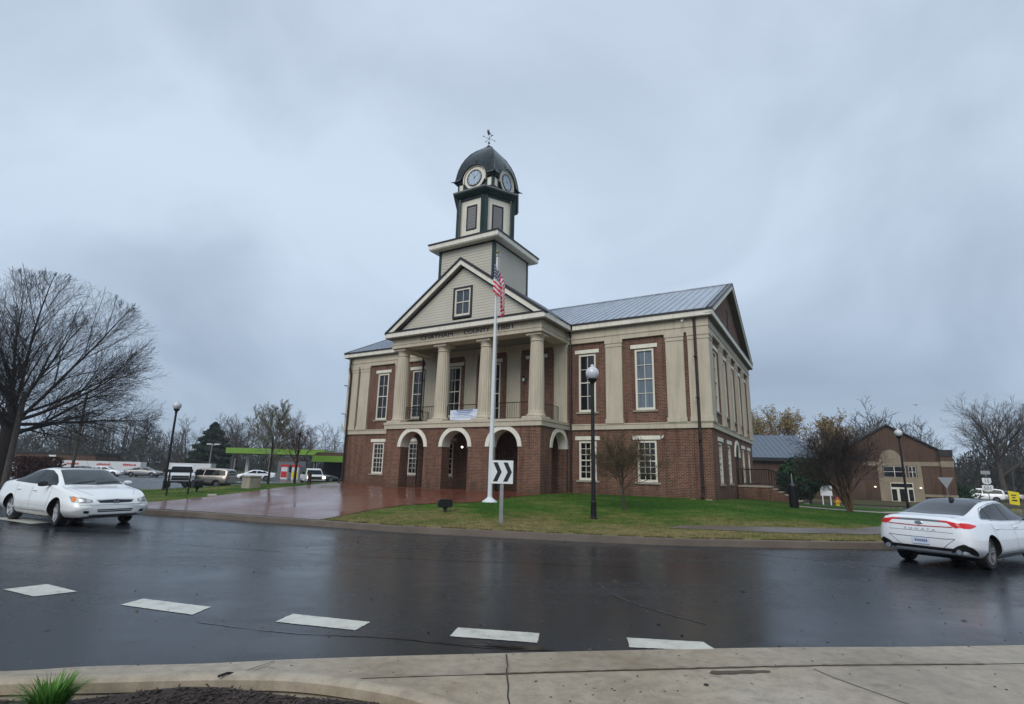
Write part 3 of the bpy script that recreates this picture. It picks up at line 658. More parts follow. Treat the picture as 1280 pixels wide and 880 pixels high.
for c, r, zs in AR: arch_ring('arch_surround', 'f', c, r - .003, r + .24, zs, .0, .05, M['cream_trim'], house, -PD); arch_ring('arch_surround', 'f', c, r - .012, r + .0, zs, -TH * .98, .02, M['cream_trim'], house, -PD)
arcade('r', -(PD - TH), 0, -.3, BB, [(-1.18, .9, 2.96)], 0, -.5, M['brick'], house, 'arcade_wall')
arch_ring('arch_surround', 'r', -1.18, .897, 1.14, 2.96, .0, .05, M['cream_trim'], house, PU1); arch_ring('arch_surround', 'r', -1.18, .888, .9, 2.96, -.48, .02, M['cream_trim'], house, PU1)
arcade('l', -(PD - TH), 0, -.3, BB, [(-1.18, .9, 2.96)], 0, -.5, M['brick'], house, 'arcade_wall')
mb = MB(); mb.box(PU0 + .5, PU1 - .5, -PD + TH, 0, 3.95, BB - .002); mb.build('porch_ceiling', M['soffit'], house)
mb = MB(); mb.box(PU0 + .02, PU1 - .02, -PD + .02, 0, .3, .615); mb.build('porch_floor', M['paver'], house)
mb = MB(); mb.box(PU0 - .10, PU1 + .10, -PD - .10, .02, BB + .001, BB + .25); mb.box(PU0 - .14, PU1 + .14, -PD - .14, .02, BB + .25, 4.42); mb.build('balcony_slab', M['cream'], house)
# columns: fluted tapered shafts, square plinth, torus base, plain capital
def column(u, v_):
    mb = MB(); zs = [4.60, 4.72, 4.9, 5.6, 6.6, 7.6, 8.4, 8.62]; rr = [.44, .455, .43, .425, .41, .385, .36, .352]
    n = 80; vs = []; 
    for z, r in zip(zs, rr):
        for i in range(n):
            t = 2 * math.pi * i / n; fl = r * (1 - .045 * (1 if i % 4 in (1, 2) else 0) * (1 if z > 4.8 else 0)); vs.append((u + fl * math.cos(t), v_ + fl * math.sin(t), z))
    fs = [(k * n + i, k * n + (i + 1) % n, (k + 1) * n + (i + 1) % n, (k + 1) * n + i) for k in range(len(zs) - 1) for i in range(n)]
    mb.add(vs, fs); c_ = mb.build('column', M['cream'], house)
    mb = MB(); mb.bbox(u - .56, u + .56, v_ - .56, v_ + .56, 4.421, 4.54, .02); mb.lathe([(.50, 4.54), (.53, 4.57), (.53, 4.61), (.48, 4.66), (.45, 4.70)], (u, v_, 0), 40); s_ = mb.build('base', M['cream'], c_, smooth=True)
    mb = MB(); mb.lathe([(.352, 8.62), (.385, 8.64), (.385, 8.68), (.36, 8.70), (.36, 8.80), (.40, 8.86), (.45, 8.93)], (u, v_, 0), 40); mb.bbox(u - .47, u + .47, v_ - .47, v_ + .47, 8.93, 9.085, .02); mb.build('capital', M['cream'], c_, smooth=True)
for u in (-17.92, -14.72, -11.60, -8.33): column(u, -PD + .56)
# portico entablature (box beam), soffit, cornice
mb = MB()
def beam(o_, z0, z1, tk=.85):
    mb.box(PU0 - o_, PU1 + o_, -PD - o_, -PD + tk, z0, z1); mb.box(PU1 - tk, PU1 + o_, -PD + tk, 0.0, z0, z1); mb.box(PU0 - o_, PU0 + tk, -PD + tk, 0.0, z0, z1)
beam(0, 9.09, 9.30); beam(.03, 9.30, 9.36); beam(0.0, 9.36, 9.70); beam(.03, 9.085, 9.12)
mb.build('architrave', M['cream'], house)
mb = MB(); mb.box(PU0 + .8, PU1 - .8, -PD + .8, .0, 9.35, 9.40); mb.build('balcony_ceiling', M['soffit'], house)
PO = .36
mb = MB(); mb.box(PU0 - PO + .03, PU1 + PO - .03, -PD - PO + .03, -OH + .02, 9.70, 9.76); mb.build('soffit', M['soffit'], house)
mb = MB(); mb.box(PU0 - PO, PU1 + PO, -PD - PO, -PD - PO + .06, 9.757, 10.03); mb.box(PU1 + PO - .06, PU1 + PO, -PD - PO + .06, -OH, 9.757, 10.03); mb.box(PU0 - PO, PU0 - PO + .06, -PD - PO + .06, -OH, 9.757, 10.03)
mb.build('fascia', M['cream_trim'], house)
UC = (PU0 + PU1) / 2; HW = (PU1 - PU0) / 2 + PO; AP = 14.13; ps = (AP - 10.05) / HW
def zp(u): return AP - abs(u - UC) * ps
mb = MB(); mb.mi = 0
for s_ in (-1, 1):
    e0, e1 = UC + s_ * HW, UC
    for y0, y1, lo, hi, mi in ((-PD - PO - .0, -PD - PO + .06, -.40, -.10, 0), (-PD - PO - .05, -PD - PO + .3, -.10, .06, 1), (-PD - PO + .06, -PD - .02, -.40, -.34, 2), (-PD - .05, -PD + .02, -.52, -.38, 1)):
        mb.mi = mi; a = e0 + (0 if lo > -.2 else -s_ * .0)
        poly = [(e0, zp(e0) + lo), (e1, zp(e1) + lo), (e1, zp(e1) + hi), (e0, zp(e0) + hi)]
        if lo < -.2: poly = [(e0 - s_ * (-lo / ps) * 1.0, 10.03), (e1, zp(e1) + lo), (e1, zp(e1) + hi), (e0 - s_ * (-hi / ps) if hi < 0 else e0, 10.03 if hi < 0 else zp(e0) + hi)]
        mb.prism(poly, y0, y1, 'y')
mb.build('raking_cornice', None, house, mats=[M['cream_trim'], M['dark_trim'], M['soffit']])
mb = MB(); mb.box(UC - HW - .03, UC + HW + .03, -PD - PO - .04, -PD + .0, 10.031, 10.09)
mb.box(UC - HW + .62, UC + HW - .62, -PD - .1, -PD - .005, 10.091, 10.24); mb.build('cornice_cap', M['dark_trim'], house)
# tympanum with its window opening, lapped siding modelled as boards
WT = (-13.74, -12.40, 10.47, 12.40)
mb = MB(); zz = 10.05; bh = .17
def half(z): return max(0, (AP - .42 - z) / ps)
while zz < AP - .5:
    z1 = min(zz + bh, AP - .45); h0, h1 = half(zz), half(z1)
    segs = [(-h0, h0, -h1, h1)]
    if z1 > WT[2] and zz < WT[3]: segs = [(-h0, WT[0] - UC, -h1, WT[0] - UC), (WT[1] - UC, h0, WT[1] - UC, h1)]
    for a, b, c_, d_ in segs:
        mb.add([(UC + a, -PD - .016, zz), (UC + b, -PD - .016, zz), (UC + d_, -PD, z1), (UC + c_, -PD, z1), (UC + a, -PD + .0, zz), (UC + b, -PD + .0, zz)], [(0, 1, 2, 3), (0, 4, 5, 1)])
    zz += bh
mb.build('pediment_wall', M['siding'], house)
wo = window('f', (WT[0] + WT[1]) / 2, WT[2] + .12, WT[3] - .10, WT[1] - WT[0] - .2, 2, 2, 'glass_blue', lint=False, sill=False, d0=PD + .06)
mb = MB(); y0, y1 = -PD - .075, -PD + .03
mb.box(WT[0] - .02, WT[0] + .10, y0, y1, WT[2], WT[3]); mb.box(WT[1] - .10, WT[1] + .02, y0, y1, WT[2], WT[3]); mb.box(WT[0] + .1, WT[1] - .1, y0, y1, WT[3] - .10, WT[3]); mb.box(WT[0] + .1, WT[1] - .1, y0, y1, WT[2], WT[2] + .12); mb.build('frame', M['dark_trim'], wo)
# portico roof planes running back to the main ridge
mb = MB()
for s_ in (-1, 1):
    a, b = UC + s_ * (HW + .04), UC; za, zb_ = zp(a) + .02, AP + .02
    vs = [(a, -PD - PO - .04, za), (b, -PD - PO - .04, zb_), (b, 7.4, zb_), (a, -OH + .1, za), (a, -PD - PO - .04, za + .05), (b, -PD - PO - .04, zb_ + .05), (b, 7.4, zb_ + .05), (a, -OH + .1, za + .05)]
    mb.add(vs, [(0, 1, 2, 3), (7, 6, 5, 4), (0, 4, 5, 1), (1, 5, 6, 2), (2, 6, 7, 3), (3, 7, 4, 0)])
mb.build('portico_roof', M['dark_trim'], house)
# lettering on the frieze
def letters(txt, u0, u1, z):
    o = text_mesh('lettering', txt, .34, M['dark_brown'], house, .012, ((u0 + u1) / 2, -PD - .012, z), (rad(90), 0, 0)); bpy.context.view_layer.update()
    wd = o.dimensions.x
    if wd > 0.01: o.scale = ((u1 - u0) / wd, 1, 1)
letters('CHATHAM', -16.15, -13.70, 9.53); letters('COUNTY', -12.9, -11.1, 9.53); letters('1881', -10.55, -9.55, 9.53)
# iron railings of the balcony
def railing(p, q, h=.95, n=None, mat='black_metal', name='railing', parent=house, z=4.42):
    mb = MB(); p = Vector(p); q = Vector(q); Ln = (q - p).length; n = n or int(Ln / .14)
    up = Vector((0, 0, 1))
    mb.tube(p + up * h, q + up * h, .022, n=6); mb.tube(p + up * .1, q + up * .1, .014, n=6)
    for i in range(n + 1):
        a = p + (q - p) * i / n; r = .02 if i in (0, n) else .009; mb.tube(a + up * (.0 if i in (0, n) else .1), a + up * h, r, n=5, caps=False)
    return mb.build(name, M[mat], parent)
yv = -PD + .56
for a, b in ((-17.45, -15.18), (-14.25, -12.05), (-11.15, -8.8)): railing((a, yv, 4.42), (b, yv, 4.42))
railing((PU1 - .56, -PD + 1.05, 4.42), (PU1 - .56, -.15, 4.42)); railing((PU0 + .56, -PD + 1.05, 4.42), (PU0 + .56, -.15, 4.42))
# wall lantern on the balcony and lamp under the arcade
def lantern(u, y, z, lit=False):
    mb = MB(); mb.box(u - .04, u + .04, y, y + .12, z + .1, z + .2); mb.lathe([(.02, .34), (.12, .22), (.13, .20), (.13, .18)], (u, y - .12, z), 8); mb.lathe([(.04, -.06), (.09, -.02), (.09, .0)], (u, y - .12, z), 8); mb.tube((u, y + .05, z + .15), (u, y - .12, z + .3), .012)
    o = mb.build('lantern', M['black_metal'], house); mb = MB(); mb.lathe([(.07, 0), (.10, .18)], (u, y - .12, z), 8); mb.build('lantern_glass', M['lamp_lit'] if lit else M['globe'], o)
lantern(-10.35 - .25, -.13, 7.0); lantern(-14.55, -.05, 3.0, False)
mb = MB(); mb.lathe([(.0, -.06), (.045, -.045), (.06, 0), (.045, .04), (0, .05)], (-14.25, -1.2, 3.05), 12); b_ = mb.build('porch_lamp', M['lamp_lit'], house, smooth=True)
mb = MB(); mb.tube((-14.25, -1.2, 3.1), (-14.25, -1.2, 3.96), .01); mb.build('stem', M['black_metal'], b_)
# downspouts
def downspout(pts, r=.055):
    mb = MB(); mb.path(pts, r, 8)
    for p in pts[1:-1]: mb.lathe([(0, -r * 1.0), (r * .72, -r * .72), (r * 1.01, 0), (r * .72, r * .72), (0, r)], p, 8)
    for z in (1.2, 3.4, 5.5, 7.6): mb.box(pts[-1][0] - .08, pts[-1][0] + .08, pts[-1][1] - .06, pts[-1][1] + .2, z, z + .04)
    return mb.build('downspout', M['dark_brown'], house, smooth=True)
downspout([(-.52, -.30, 9.72), (-.52, -.22, 9.5), (-.52, -.20, .85), (-.52, -.42, .62)], .075)
downspout([(-7.55, -.30, 9.72), (-7.55, -.12, 9.4), (-7.55, -.12, .7)], .07)
downspout([(-25.45, -.34, 9.72), (-25.45, -.36, 8.9), (-25.45, -.22, 8.4), (-25.45, -.20, .9), (-25.75, -.42, .45)], .075)
downspout([(-18.62, -.30, 9.72), (-18.62, -.12, 9.3), (-18.62, -.12, .7)], .06)
for u in (-.95, -.2):
    mb = MB(); mb.bbox(u - .16, u + .16, -.7, -.42, .42, .60, .04); mb.build('splash_block', M['concrete'], house)
# little cameras and floodlights under the eaves
for q in ((-1.05, -.45, 9.55), (-2.38, -.1, 3.62)):
    mb = MB(); mb.tube(q, (q[0] + .02, q[1] - .25, q[2] - .06), .05, n=10); mb.tube(q, (q[0], q[1] + .12, q[2] + .08), .02); mb.build('security_camera', M['sign_white'], house)
# ---- side steps
mb = MB(); mb.box(.05, 1.75, 7.1, 9.0, -.4, 1.10); mb.build('landing', M['brick'], house)
mb = MB(); mb.bbox(.05, 1.8, 7.05, 9.05, 1.101, 1.19, .01)
steps = MB(); nst = 6
for i in range(nst):
    z = 1.19 - (i + 1) * .155; steps.box(1.76 + i * .31, 1.76 + (i + 1) * .31, 7.35, 8.75, -.4, z - .05); mb.bbox(1.76 + i * .31 + .001, 1.76 + (i + 1) * .31 + .03, 7.33, 8.77, z - .049, z, .01)
steps.build('step_mass', M['brick'], house); mb.build('steps', M['concrete'], house)
mb = MB(); mb.prism([(1.76, 1.10), (3.75, .1), (3.75, -.4), (1.76, -.4)], 7.12, 7.34, 'y'); mb.build('stair_wall', M['brick'], house)
def srail(y):
    mb = MB(); p0 = Vector((.1, y, 1.19)); p1 = Vector((1.75, y, 1.19)); p2 = Vector((3.75, y, .26)); up = Vector((0, 0, .95))
    for a, b in ((p0, p1), (p1, p2)):
        mb.tube(a + up, b + up, .024, n=6); mb.tube(a + up * .12, b + up * .12, .014, n=6); k = int((b - a).length / .13)
        for i in range(k + 1):
            q = a + (b - a) * i / k; mb.tube(q + up * .1, q + up, .011 if i % k else .026, n=5, caps=False)
    mb.tube(p1, p1 + up, .026, n=6); mb.tube(p2, p2 + up * 1.0, .03, n=6); mb.build('stair_railing', M['black_metal'], house)
srail(7.2); srail(8.9)
# ---- tower
TU0, TU1, TV0, TV1 = -15.67, -11.51, -2.55, 1.58; tc_, tv_ = (TU0 + TU1) / 2, (TV0 + TV1) / 2
mb = MB(); zz = 10.6
while zz < 15.40:
    z1 = min(zz + .19, 15.42)
    for x0, x1, y0, y1 in ((TU0, TU1, TV0, TV1),):
        o1 = .016; vs = [(x0 - o1, y0 - o1, zz), (x1 + o1, y0 - o1, zz), (x1 + o1, y1 + o1, zz), (x0 - o1, y1 + o1, zz), (x0, y0, z1), (x1, y0, z1), (x1, y1, z1), (x0, y1, z1), (x0, y0, zz), (x1, y0, zz), (x1, y1, zz), (x0, y1, zz)]
        mb.add(vs, [(0, 1, 5, 4), (1, 2, 6, 5), (2, 3, 7, 6), (3, 0, 4, 7), (8, 9, 1, 0), (9, 10, 2, 1), (10, 11, 3, 2), (11, 8, 0, 3)])
    zz = z1
tower = mb.build('tower_base', M['siding'], house)
mb = MB(); cb_ = .14
for x in (TU0, TU1):
    for y in (TV0, TV1):
        sx = -1 if x == TU0 else 1; sy = -1 if y == TV0 else 1
        mb = MB(); mb.box(x + sx * .045, x - sx * cb_, y + sy * .045, y - sy * .0, 10.6, 15.40); mb.box(x + sx * .045, x - sx * .0, y, y - sy * cb_, 10.6, 15.40); mb.build('corner_board', M['green_trim'], tower)
to_ = .55
mb = MB(); mb.box(TU0 - .06, TU1 + .06, TV0 - .06, TV1 + .06, 15.36, 15.445); mb.build('frieze_board', M['dark_trim'], tower)
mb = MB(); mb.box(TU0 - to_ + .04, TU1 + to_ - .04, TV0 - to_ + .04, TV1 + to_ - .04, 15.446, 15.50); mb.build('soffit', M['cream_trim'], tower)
mb = MB(); mb.box(TU0 - to_, TU1 + to_, TV0 - to_, TV0 - to_ + .05, 15.497, 15.78); mb.box(TU0 - to_, TU1 + to_, TV1 + to_ - .05, TV1 + to_, 15.497, 15.78); mb.box(TU0 - to_, TU0 - to_ + .05, TV0 - to_ + .05, TV1 + to_ - .05, 15.497, 15.78); mb.box(TU1 + to_ - .05, TU1 + to_, TV0 - to_ + .05, TV1 + to_ - .05, 15.497, 15.78); mb.build('fascia', M['cream_trim'], tower)
e = to_ + .05; mb = MB(); x0, x1, y0, y1 = TU0 - e, TU1 + e, TV0 - e, TV1 + e; r2 = 1.7
mb.box(x0, x1, y0, y1, 15.781, 15.87)
mb.add([(x0, y0, 15.871), (x1, y0, 15.871), (x1, y1, 15.871), (x0, y1, 15.871), (tc_ - r2, tv_ - r2, 16.25), (tc_ + r2, tv_ - r2, 16.25), (tc_ + r2, tv_ + r2, 16.25), (tc_ - r2, tv_ + r2, 16.25)], [(0, 1, 5, 4), (1, 2, 6, 5), (2, 3, 7, 6), (3, 0, 4, 7), (4, 5, 6, 7)])
mb.build('tower_roof', M['dark_trim'], tower)
# belfry: hexagonal
BC_ = (-13.59, -.49)
def hexv(R, off=30): return [(BC_[0] + R * math.sin(rad(off + 60 * k)), BC_[1] - R * math.cos(rad(off + 60 * k))) for k in range(6)]
def hexprism(mb, R0_, z0, R1_, z1):
    a = hexv(R0_); b = hexv(R1_); vs = [(x, y, z0) for x, y in a] + [(x, y, z1) for x, y in b]
    mb.add(vs, [tuple(range(5, -1, -1)), tuple(range(6, 12))] + [(i, (i + 1) % 6, 6 + (i + 1) % 6, 6 + i) for i in range(6)])
mb = MB(); hexprism(mb, 1.90, 16.0, 1.90, 19.0); belfry = mb.build('belfry', M['cream_trim'], house)
mb = MB()
for k in range(6):
    x, y = hexv(1.97)[k]; a = rad(30 + 60 * k); mb = MB()
    for s_ in (-1, 1):
        # board lying on each face next to the corner
        fa = a + s_ * rad(30); fx, fy = math.sin(fa), -math.cos(fa); tx, ty = math.cos(fa) * -s_, math.sin(fa) * -s_
        p0 = (x, y); p1 = (x + tx * .22 * -1 * -1, y + ty * .22)
        vs = []
        for z in (16.0, 18.95):
            for q in (p0, p1, (p1[0] - fx * .09, p1[1] - fy * .09), (p0[0] - fx * .09, p0[1] - fy * .09)): vs.append((q[0], q[1], z))
        mb.add(vs, [(0, 1, 2, 3), (7, 6, 5, 4), (0, 4, 5, 1), (1, 5, 6, 2), (2, 6, 7, 3), (3, 7, 4, 0)])
    mb.build('corner_post', M['green_trim'], belfry)
for k in range(6):      # louvred openings with dark frames
    fa = rad(60 * k); nx, ny = math.sin(fa), -math.cos(fa); tx, ty = math.cos(fa), math.sin(fa); ri = 1.90 * math.cos(rad(30))
    def Q(t, d, z): return (BC_[0] + nx * (ri + d) + tx * t, BC_[1] + ny * (ri + d) + ty * t, z)
    def obox(mb, t0, t1, d0, d1, z0, z1):
        vs = [Q(t0, d0, z0), Q(t1, d0, z0), Q(t1, d1, z0), Q(t0, d1, z0), Q(t0, d0, z1), Q(t1, d0, z1), Q(t1, d1, z1), Q(t0, d1, z1)]
        mb.add(vs, [(0, 3, 2, 1), (4, 5, 6, 7), (0, 1, 5, 4), (1, 2, 6, 5), (2, 3, 7, 6), (3, 0, 4, 7)])
    mb = MB(); w0, z0, z1 = .40, 16.75, 18.45
    obox(mb, -w0, -w0 + .08, -.02, .05, z0, z1); obox(mb, w0 - .08, w0, -.02, .05, z0, z1); obox(mb, -w0 + .08, w0 - .08, -.02, .05, z1 - .08, z1); obox(mb, -w0 + .08, w0 - .08, -.02, .05, z0, z0 + .06)
    fo = mb.build('louvre_frame', M['dark_trim'], house); mb = MB(); obox(mb, -w0 + .08, w0 - .08, -.01, .005, z0 + .06, z1 - .08)
    for j in range(12): z = z0 + .10 + j * .125; obox(mb, -w0 + .08, w0 - .08, .006, .03, z, z + .06)
    mb.build('louvre', M['louvre'], fo)
mb = MB(); hexprism(mb, 2.02, 18.90, 2.02, 19.02); hexprism(mb, 2.10, 19.021, 2.30, 19.16); hexprism(mb, 2.34, 19.161, 2.34, 19.22); hexprism(mb, 2.42, 19.221, 2.46, 19.32)
mb.build('belfry_cornice', M['green_trim'], belfry)
mb = MB(); hexprism(mb, 2.47, 19.321, 2.50, 19.40); mb.build('cornice_edge', M['louvre'], belfry)
mb = MB(); hexprism(mb, 2.49, 19.401, 2.0, 19.52); mb.build('cornice_roof', M['dome_metal'], belfry)
m = pmat('clock_glass', (0.42, 0.50, 0.60), 0.25); g = NG(m); v = g.co('Object'); a = g.noise(v, 3, 4, .6); g.color(g.ramp(a, [(0.3, (0.34, 0.42, 0.52)), (0.7, (0.46, 0.55, 0.64))])); M['clockface'] = m
# clock stage: square, corner turrets with little panels, round clocks
cs = 1.42; cx, cy = BC_
mb = MB(); mb.box(cx - cs, cx + cs, cy - cs, cy + cs, 19.45, 20.62); cstage = mb.build('clock_stage', M['green_trim'], house)
mb = MB()
for sx in (-1, 1):
    for sy in (-1, 1):
        for ax in (0, 1):
            t0, t1 = .98, 1.26; zz0, zz1 = 19.72, 20.28; mb = MB()
            if ax == 0: mb.box(cx + sx * t0, cx + sx * t1, cy + sy * (cs - .01), cy + sy * (cs + .03), zz0, zz1)
            else: mb.box(cx + sx * (cs - .01), cx + sx * (cs + .03), cy + sy * t0, cy + sy * t1, zz0, zz1)
            mb.build('panel', M['cream_trim'], cstage)
mb = MB()
for sx in (-1, 1):
    for sy in (-1, 1):
        X, Y = cx + sx * 1.19, cy + sy * 1.19; h = .34
        mb.box(X - h, X + h, Y - h, Y + h, 20.40, 20.50); mb.add([(X - h, Y - h, 20.5), (X + h, Y - h, 20.5), (X + h, Y + h, 20.5), (X - h, Y + h, 20.5), (X, Y, 20.75)], [(0, 1, 4), (1, 2, 4), (2, 3, 4), (3, 0, 4)])
mb.build('corner_cap', M['green_trim'], cstage)
def disc(mb, C_, nrm, tx, r0, r1, d0, d1, n=40, a0=0, a1=360):
    """ring or disc prism facing nrm"""
    C_ = Vector(C_); nrm = Vector(nrm); tx = Vector(tx); up = Vector((0, 0, 1)); m_ = n if a1 - a0 < 360 else n
    for i in range(m_):
        t0, t1 = rad(a0 + (a1 - a0) * i / n), rad(a0 + (a1 - a0) * (i + 1) / n)
        q = [(r0, t0), (r1, t0), (r1, t1), (r0, t1)]
        vs = [C_ + nrm * d + tx * r * math.cos(t) + up * r * math.sin(t) for d in (d0, d1) for r, t in q]
        mb.add(vs, [(0, 1, 2, 3), (7, 6, 5, 4), (0, 4, 5, 1), (1, 5, 6, 2), (2, 6, 7, 3), (3, 7, 4, 0)])
for k in range(4):
    a = rad(90 * k); nrm = Vector((math.sin(a), -math.cos(a), 0)); tx = Vector((math.cos(a), math.sin(a), 0)); C_ = Vector((cx, cy, 20.50)) + nrm * cs
    mb = MB(); disc(mb, C_, nrm, tx, .0, .53, .10, .14); ck = mb.build('clock', M['clockface'] if 'clockface' in M else M['sign_white'], house)
    mb = MB(); disc(mb, C_, nrm, tx, .525, .575, .08, .17); mb.build('clock_rim', M['sign_black'], ck)
    mb = MB(); disc(mb, C_, nrm, tx, .575, .79, -.3, .12); disc(mb, C_, nrm, tx, .83, .90, -.3, .17, a0=-20, a1=200)
    mb.build('clock_surround', M['cream_trim'], ck)
    mb = MB(); disc(mb, C_, nrm, tx, .79, .83, -.3, .10); mb.build('clock_shadow_gap', M['green_trim'], ck)
    mb = MB(); up = Vector((0, 0, 1))
    for h in range(12):
        mb = MB(); t = rad(30 * h); q = tx * math.cos(t) + up * math.sin(t); wq = tx * -math.sin(t) + up * math.cos(t); c1 = C_ + nrm * .142
        vs = [c1 + q * .42 - wq * .02, c1 + q * .51 - wq * .02, c1 + q * .51 + wq * .02, c1 + q * .42 + wq * .02]; mb.add(vs, [(0, 1, 2, 3)]); mb.build('hour_mark', M['sign_black'], ck, fix=False)
    mb = MB()
    for ang, ln, wd in ((-10, .28, .028), (52, .42, .018)):
        t = rad(ang); q = tx * math.sin(t) + up * math.cos(t); wq = tx * math.cos(t) - up * math.sin(t); c1 = C_ + nrm * .15
        mb.add([c1 - q * .08 - wq * wd, c1 + q * ln - wq * wd * .4, c1 + q * ln + wq * wd * .4, c1 - q * .08 + wq * wd], [(0, 1, 2, 3)])
    mb.build('clock_hands', M['sign_black'], ck, fix=False)
# dome: four-sided, bell-shaped, flared at the eaves, arched up over the clocks
prof = [(1.66, 20.52), (1.62, 20.60), (1.56, 20.68), (1.53, 20.85), (1.50, 21.1), (1.43, 21.5), (1.31, 21.95), (1.13, 22.4), (.88, 22.85), (.58, 23.2), (.30, 23.45), (.12, 23.62), (.03, 23.8)]
n = 16; vs = []; fs = []
for ri_, (h, z) in enumerate(prof):
    for sd_ in range(4):
        for i in range(n):
            t = -1 + 2 * i / n
            lift = 0
            if ri_ < 6: lift = max(0, .88 * math.sqrt(max(0, 1 - (t * h / .94) ** 2)) - (z - 20.52)) * 1.0 if abs(t * h) < .94 else 0
            b_ = 1 + .03 * (1 - t * t); p = (t * h, -h * b_)
            a = rad(90 * sd_); vs.append((cx + p[0] * math.cos(a) - p[1] * math.sin(a), cy + p[0] * math.sin(a) + p[1] * math.cos(a), z + lift))
m4 = 4 * n
for k in range(len(prof) - 1):
    for i in range(m4): j = (i + 1) % m4; fs.append((k * m4 + i, k * m4 + j, (k + 1) * m4 + j, (k + 1) * m4 + i))
fs.append(tuple(range((len(prof) - 1) * m4, len(prof) * m4)))
dome = mkobj('dome', vs, fs, M['dome_metal'], house); shade(dome, 28)
mb = MB()
for sx in (-1, 1):
    for sy in (-1, 1):
        mb.tube((cx + sx * 1.6, cy + sy * 1.6, 20.58), (cx + sx * 1.78, cy + sy * 1.78, 20.50), .05, .015, 6)
        mb.path([(cx + sx * h, cy + sy * h, z + .01) for h, z in prof[2:]], .03, 5)
mb.build('ridge_trim', M['dome_metal'], dome)
for k in range(4):      # small finials above the clocks
    mb = MB(); a = rad(90 * k); X, Y = cx + math.sin(a) * 1.42, cy - math.cos(a) * 1.42
    mb.tube((X, Y, 21.5), (X, Y, 22.2), .02, .008, 5); mb.tube((X - .17 * math.cos(a), Y - .17 * math.sin(a), 21.85), (X + .17 * math.cos(a), Y + .17 * math.sin(a), 21.85), .014, n=5)
    mb.lathe([(0, -.06), (.06, 0), (0, .06)], (X, Y, 21.72), 8)
    mb.build('finial', M['dome_metal'], dome)
mb = MB(); mb.tube((cx, cy, 23.7), (cx, cy, 25.1), .02, .012, 6); mb.lathe([(0, -.1), (.09, 0), (0, .1)], (cx, cy, 24.0), 10)
mb.tube((cx - .42, cy + .2, 24.35), (cx + .42, cy - .2, 24.35), .013, n=5); mb.tube((cx - .2, cy - .42, 24.35), (cx + .2, cy + .42, 24.35), .013, n=5)
for dx_, dy_ in ((-.42, .2), (.42, -.2), (-.2, -.42), (.2, .42)): mb.lathe([(0, -.05), (.05, 0), (0, .05)], (cx + dx_, cy + dy_, 24.35), 6)
mb.add([(cx - .1, cy, 24.62), (cx + .06, cy, 24.72), (cx - .12, cy, 25.15), (cx - .2, cy, 25.0)], [(0, 1, 2, 3)]); mb.tube((cx - .14, cy, 25.1), (cx + .2, cy, 24.5), .016, .03, 5)
mb.build('weather_vane', M['black_metal'], dome)
# banner tied to the balcony railing (its own thing)
bw_, bh_ = 2.0, .56
def bpt(s, t): return (-14.0 + s * bw_, -PD + .56 - .05 - .03 * math.sin(s * 9) - .05 * (1 - t) * math.sin(s * 3.1) ** 2, 4.52 + t * bh_ - .05 * math.sin(s * math.pi) * (1 - t) + .02 * s)
vs = [bpt(i / 24, j / 8) for j in range(9) for i in range(25)]; fs = [(j * 25 + i, j * 25 + i + 1, (j + 1) * 25 + i + 1, (j + 1) * 25 + i) for j in range(8) for i in range(24)]
m = pmat('banner_vinyl', (0.6, 0.64, 0.72), 0.4); g = NG(m); v = g.co('Object', (1.2, 1, 3)); a = g.noise(v, 1.6, 3, .5); g.color(g.ramp(a, [(0.3, (0.36, 0.46, 0.66)), (0.6, (0.62, 0.66, 0.74))])); M['banner'] = m
ban = mkobj('banner', vs, fs, M['banner'], smooth=True); ban.matrix_world = Matrix.Translation((9.972, 26.4, 0)) @ Matrix.Rotation(HZ, 4, 'Z')
tag(ban, 'small pale blue vinyl banner tied to the balcony railing of the courthouse portico', 'banner')
mb = MB()
random.seed(5)
for row, (s0, s1, hh) in enumerate(((.24, .80, .07), (.28, .74, .05), (.25, .70, .03), (.22, .78, .02), (.08, .9, .02))):
    t0 = .86 - row * .16; s = s0
    while s < s1:
        dw = random.uniform(.012, .035); a = bpt(s, t0); b = bpt(s + dw, t0); o_ = .012
        mb.add([(a[0], a[1] - o_, a[2]), (b[0], b[1] - o_, b[2]), (b[0], b[1] - o_, b[2] + hh * 1.0), (a[0], a[1] - o_, a[2] + hh * 1.0)], [(0, 1, 2, 3)]); s += dw + .01
mb.build('print', pmat('banner_ink', (0.10, 0.13, 0.24), 0.5), ban, fix=False)

# ------------------------------------------------------------------ flagpole and flag
FX, FY = -.73, 21.4; FZ = T(FX, FY)
fp = thing('flagpole', 'tall white flagpole with a gold ball top standing on the lawn before the portico', 'flagpole', (FX, FY, FZ))
mb = MB(); mb.lathe([(.30, 0), (.30, .03), (.20, .10), (.12, .16), (.10, .2)], (0, 0, 0), 28); mb.build('base_collar', M['white_pole'], fp, smooth=True)
mb = MB(); mb.lathe([(.092, .12), (.085, 3), (.062, 7), (.04, 10.2)], (0, 0, 0), 20); mb.build('pole', M['white_pole'], fp, smooth=True)
mb = MB(); mb.lathe([(.045, 10.2), (.07, 10.22), (.07, 10.3), (.03, 10.34)], (0, 0, 0), 14); mb.build('truck', M['galv'], fp, smooth=True)
mb = MB(); mb.lathe([(0, 10.33), (.05, 10.35), (.075, 10.41), (.05, 10.47), (0, 10.49)], (0, 0, 0), 14); mb.build('ball', M['gold'], fp, smooth=True)
mb = MB(); mb.path([(.09, -.06, 10.1), (.10, -.07, 5.0), (.12, -.08, 1.4)], .006, 4); mb.build('halyard', M['white_pole'], fp)
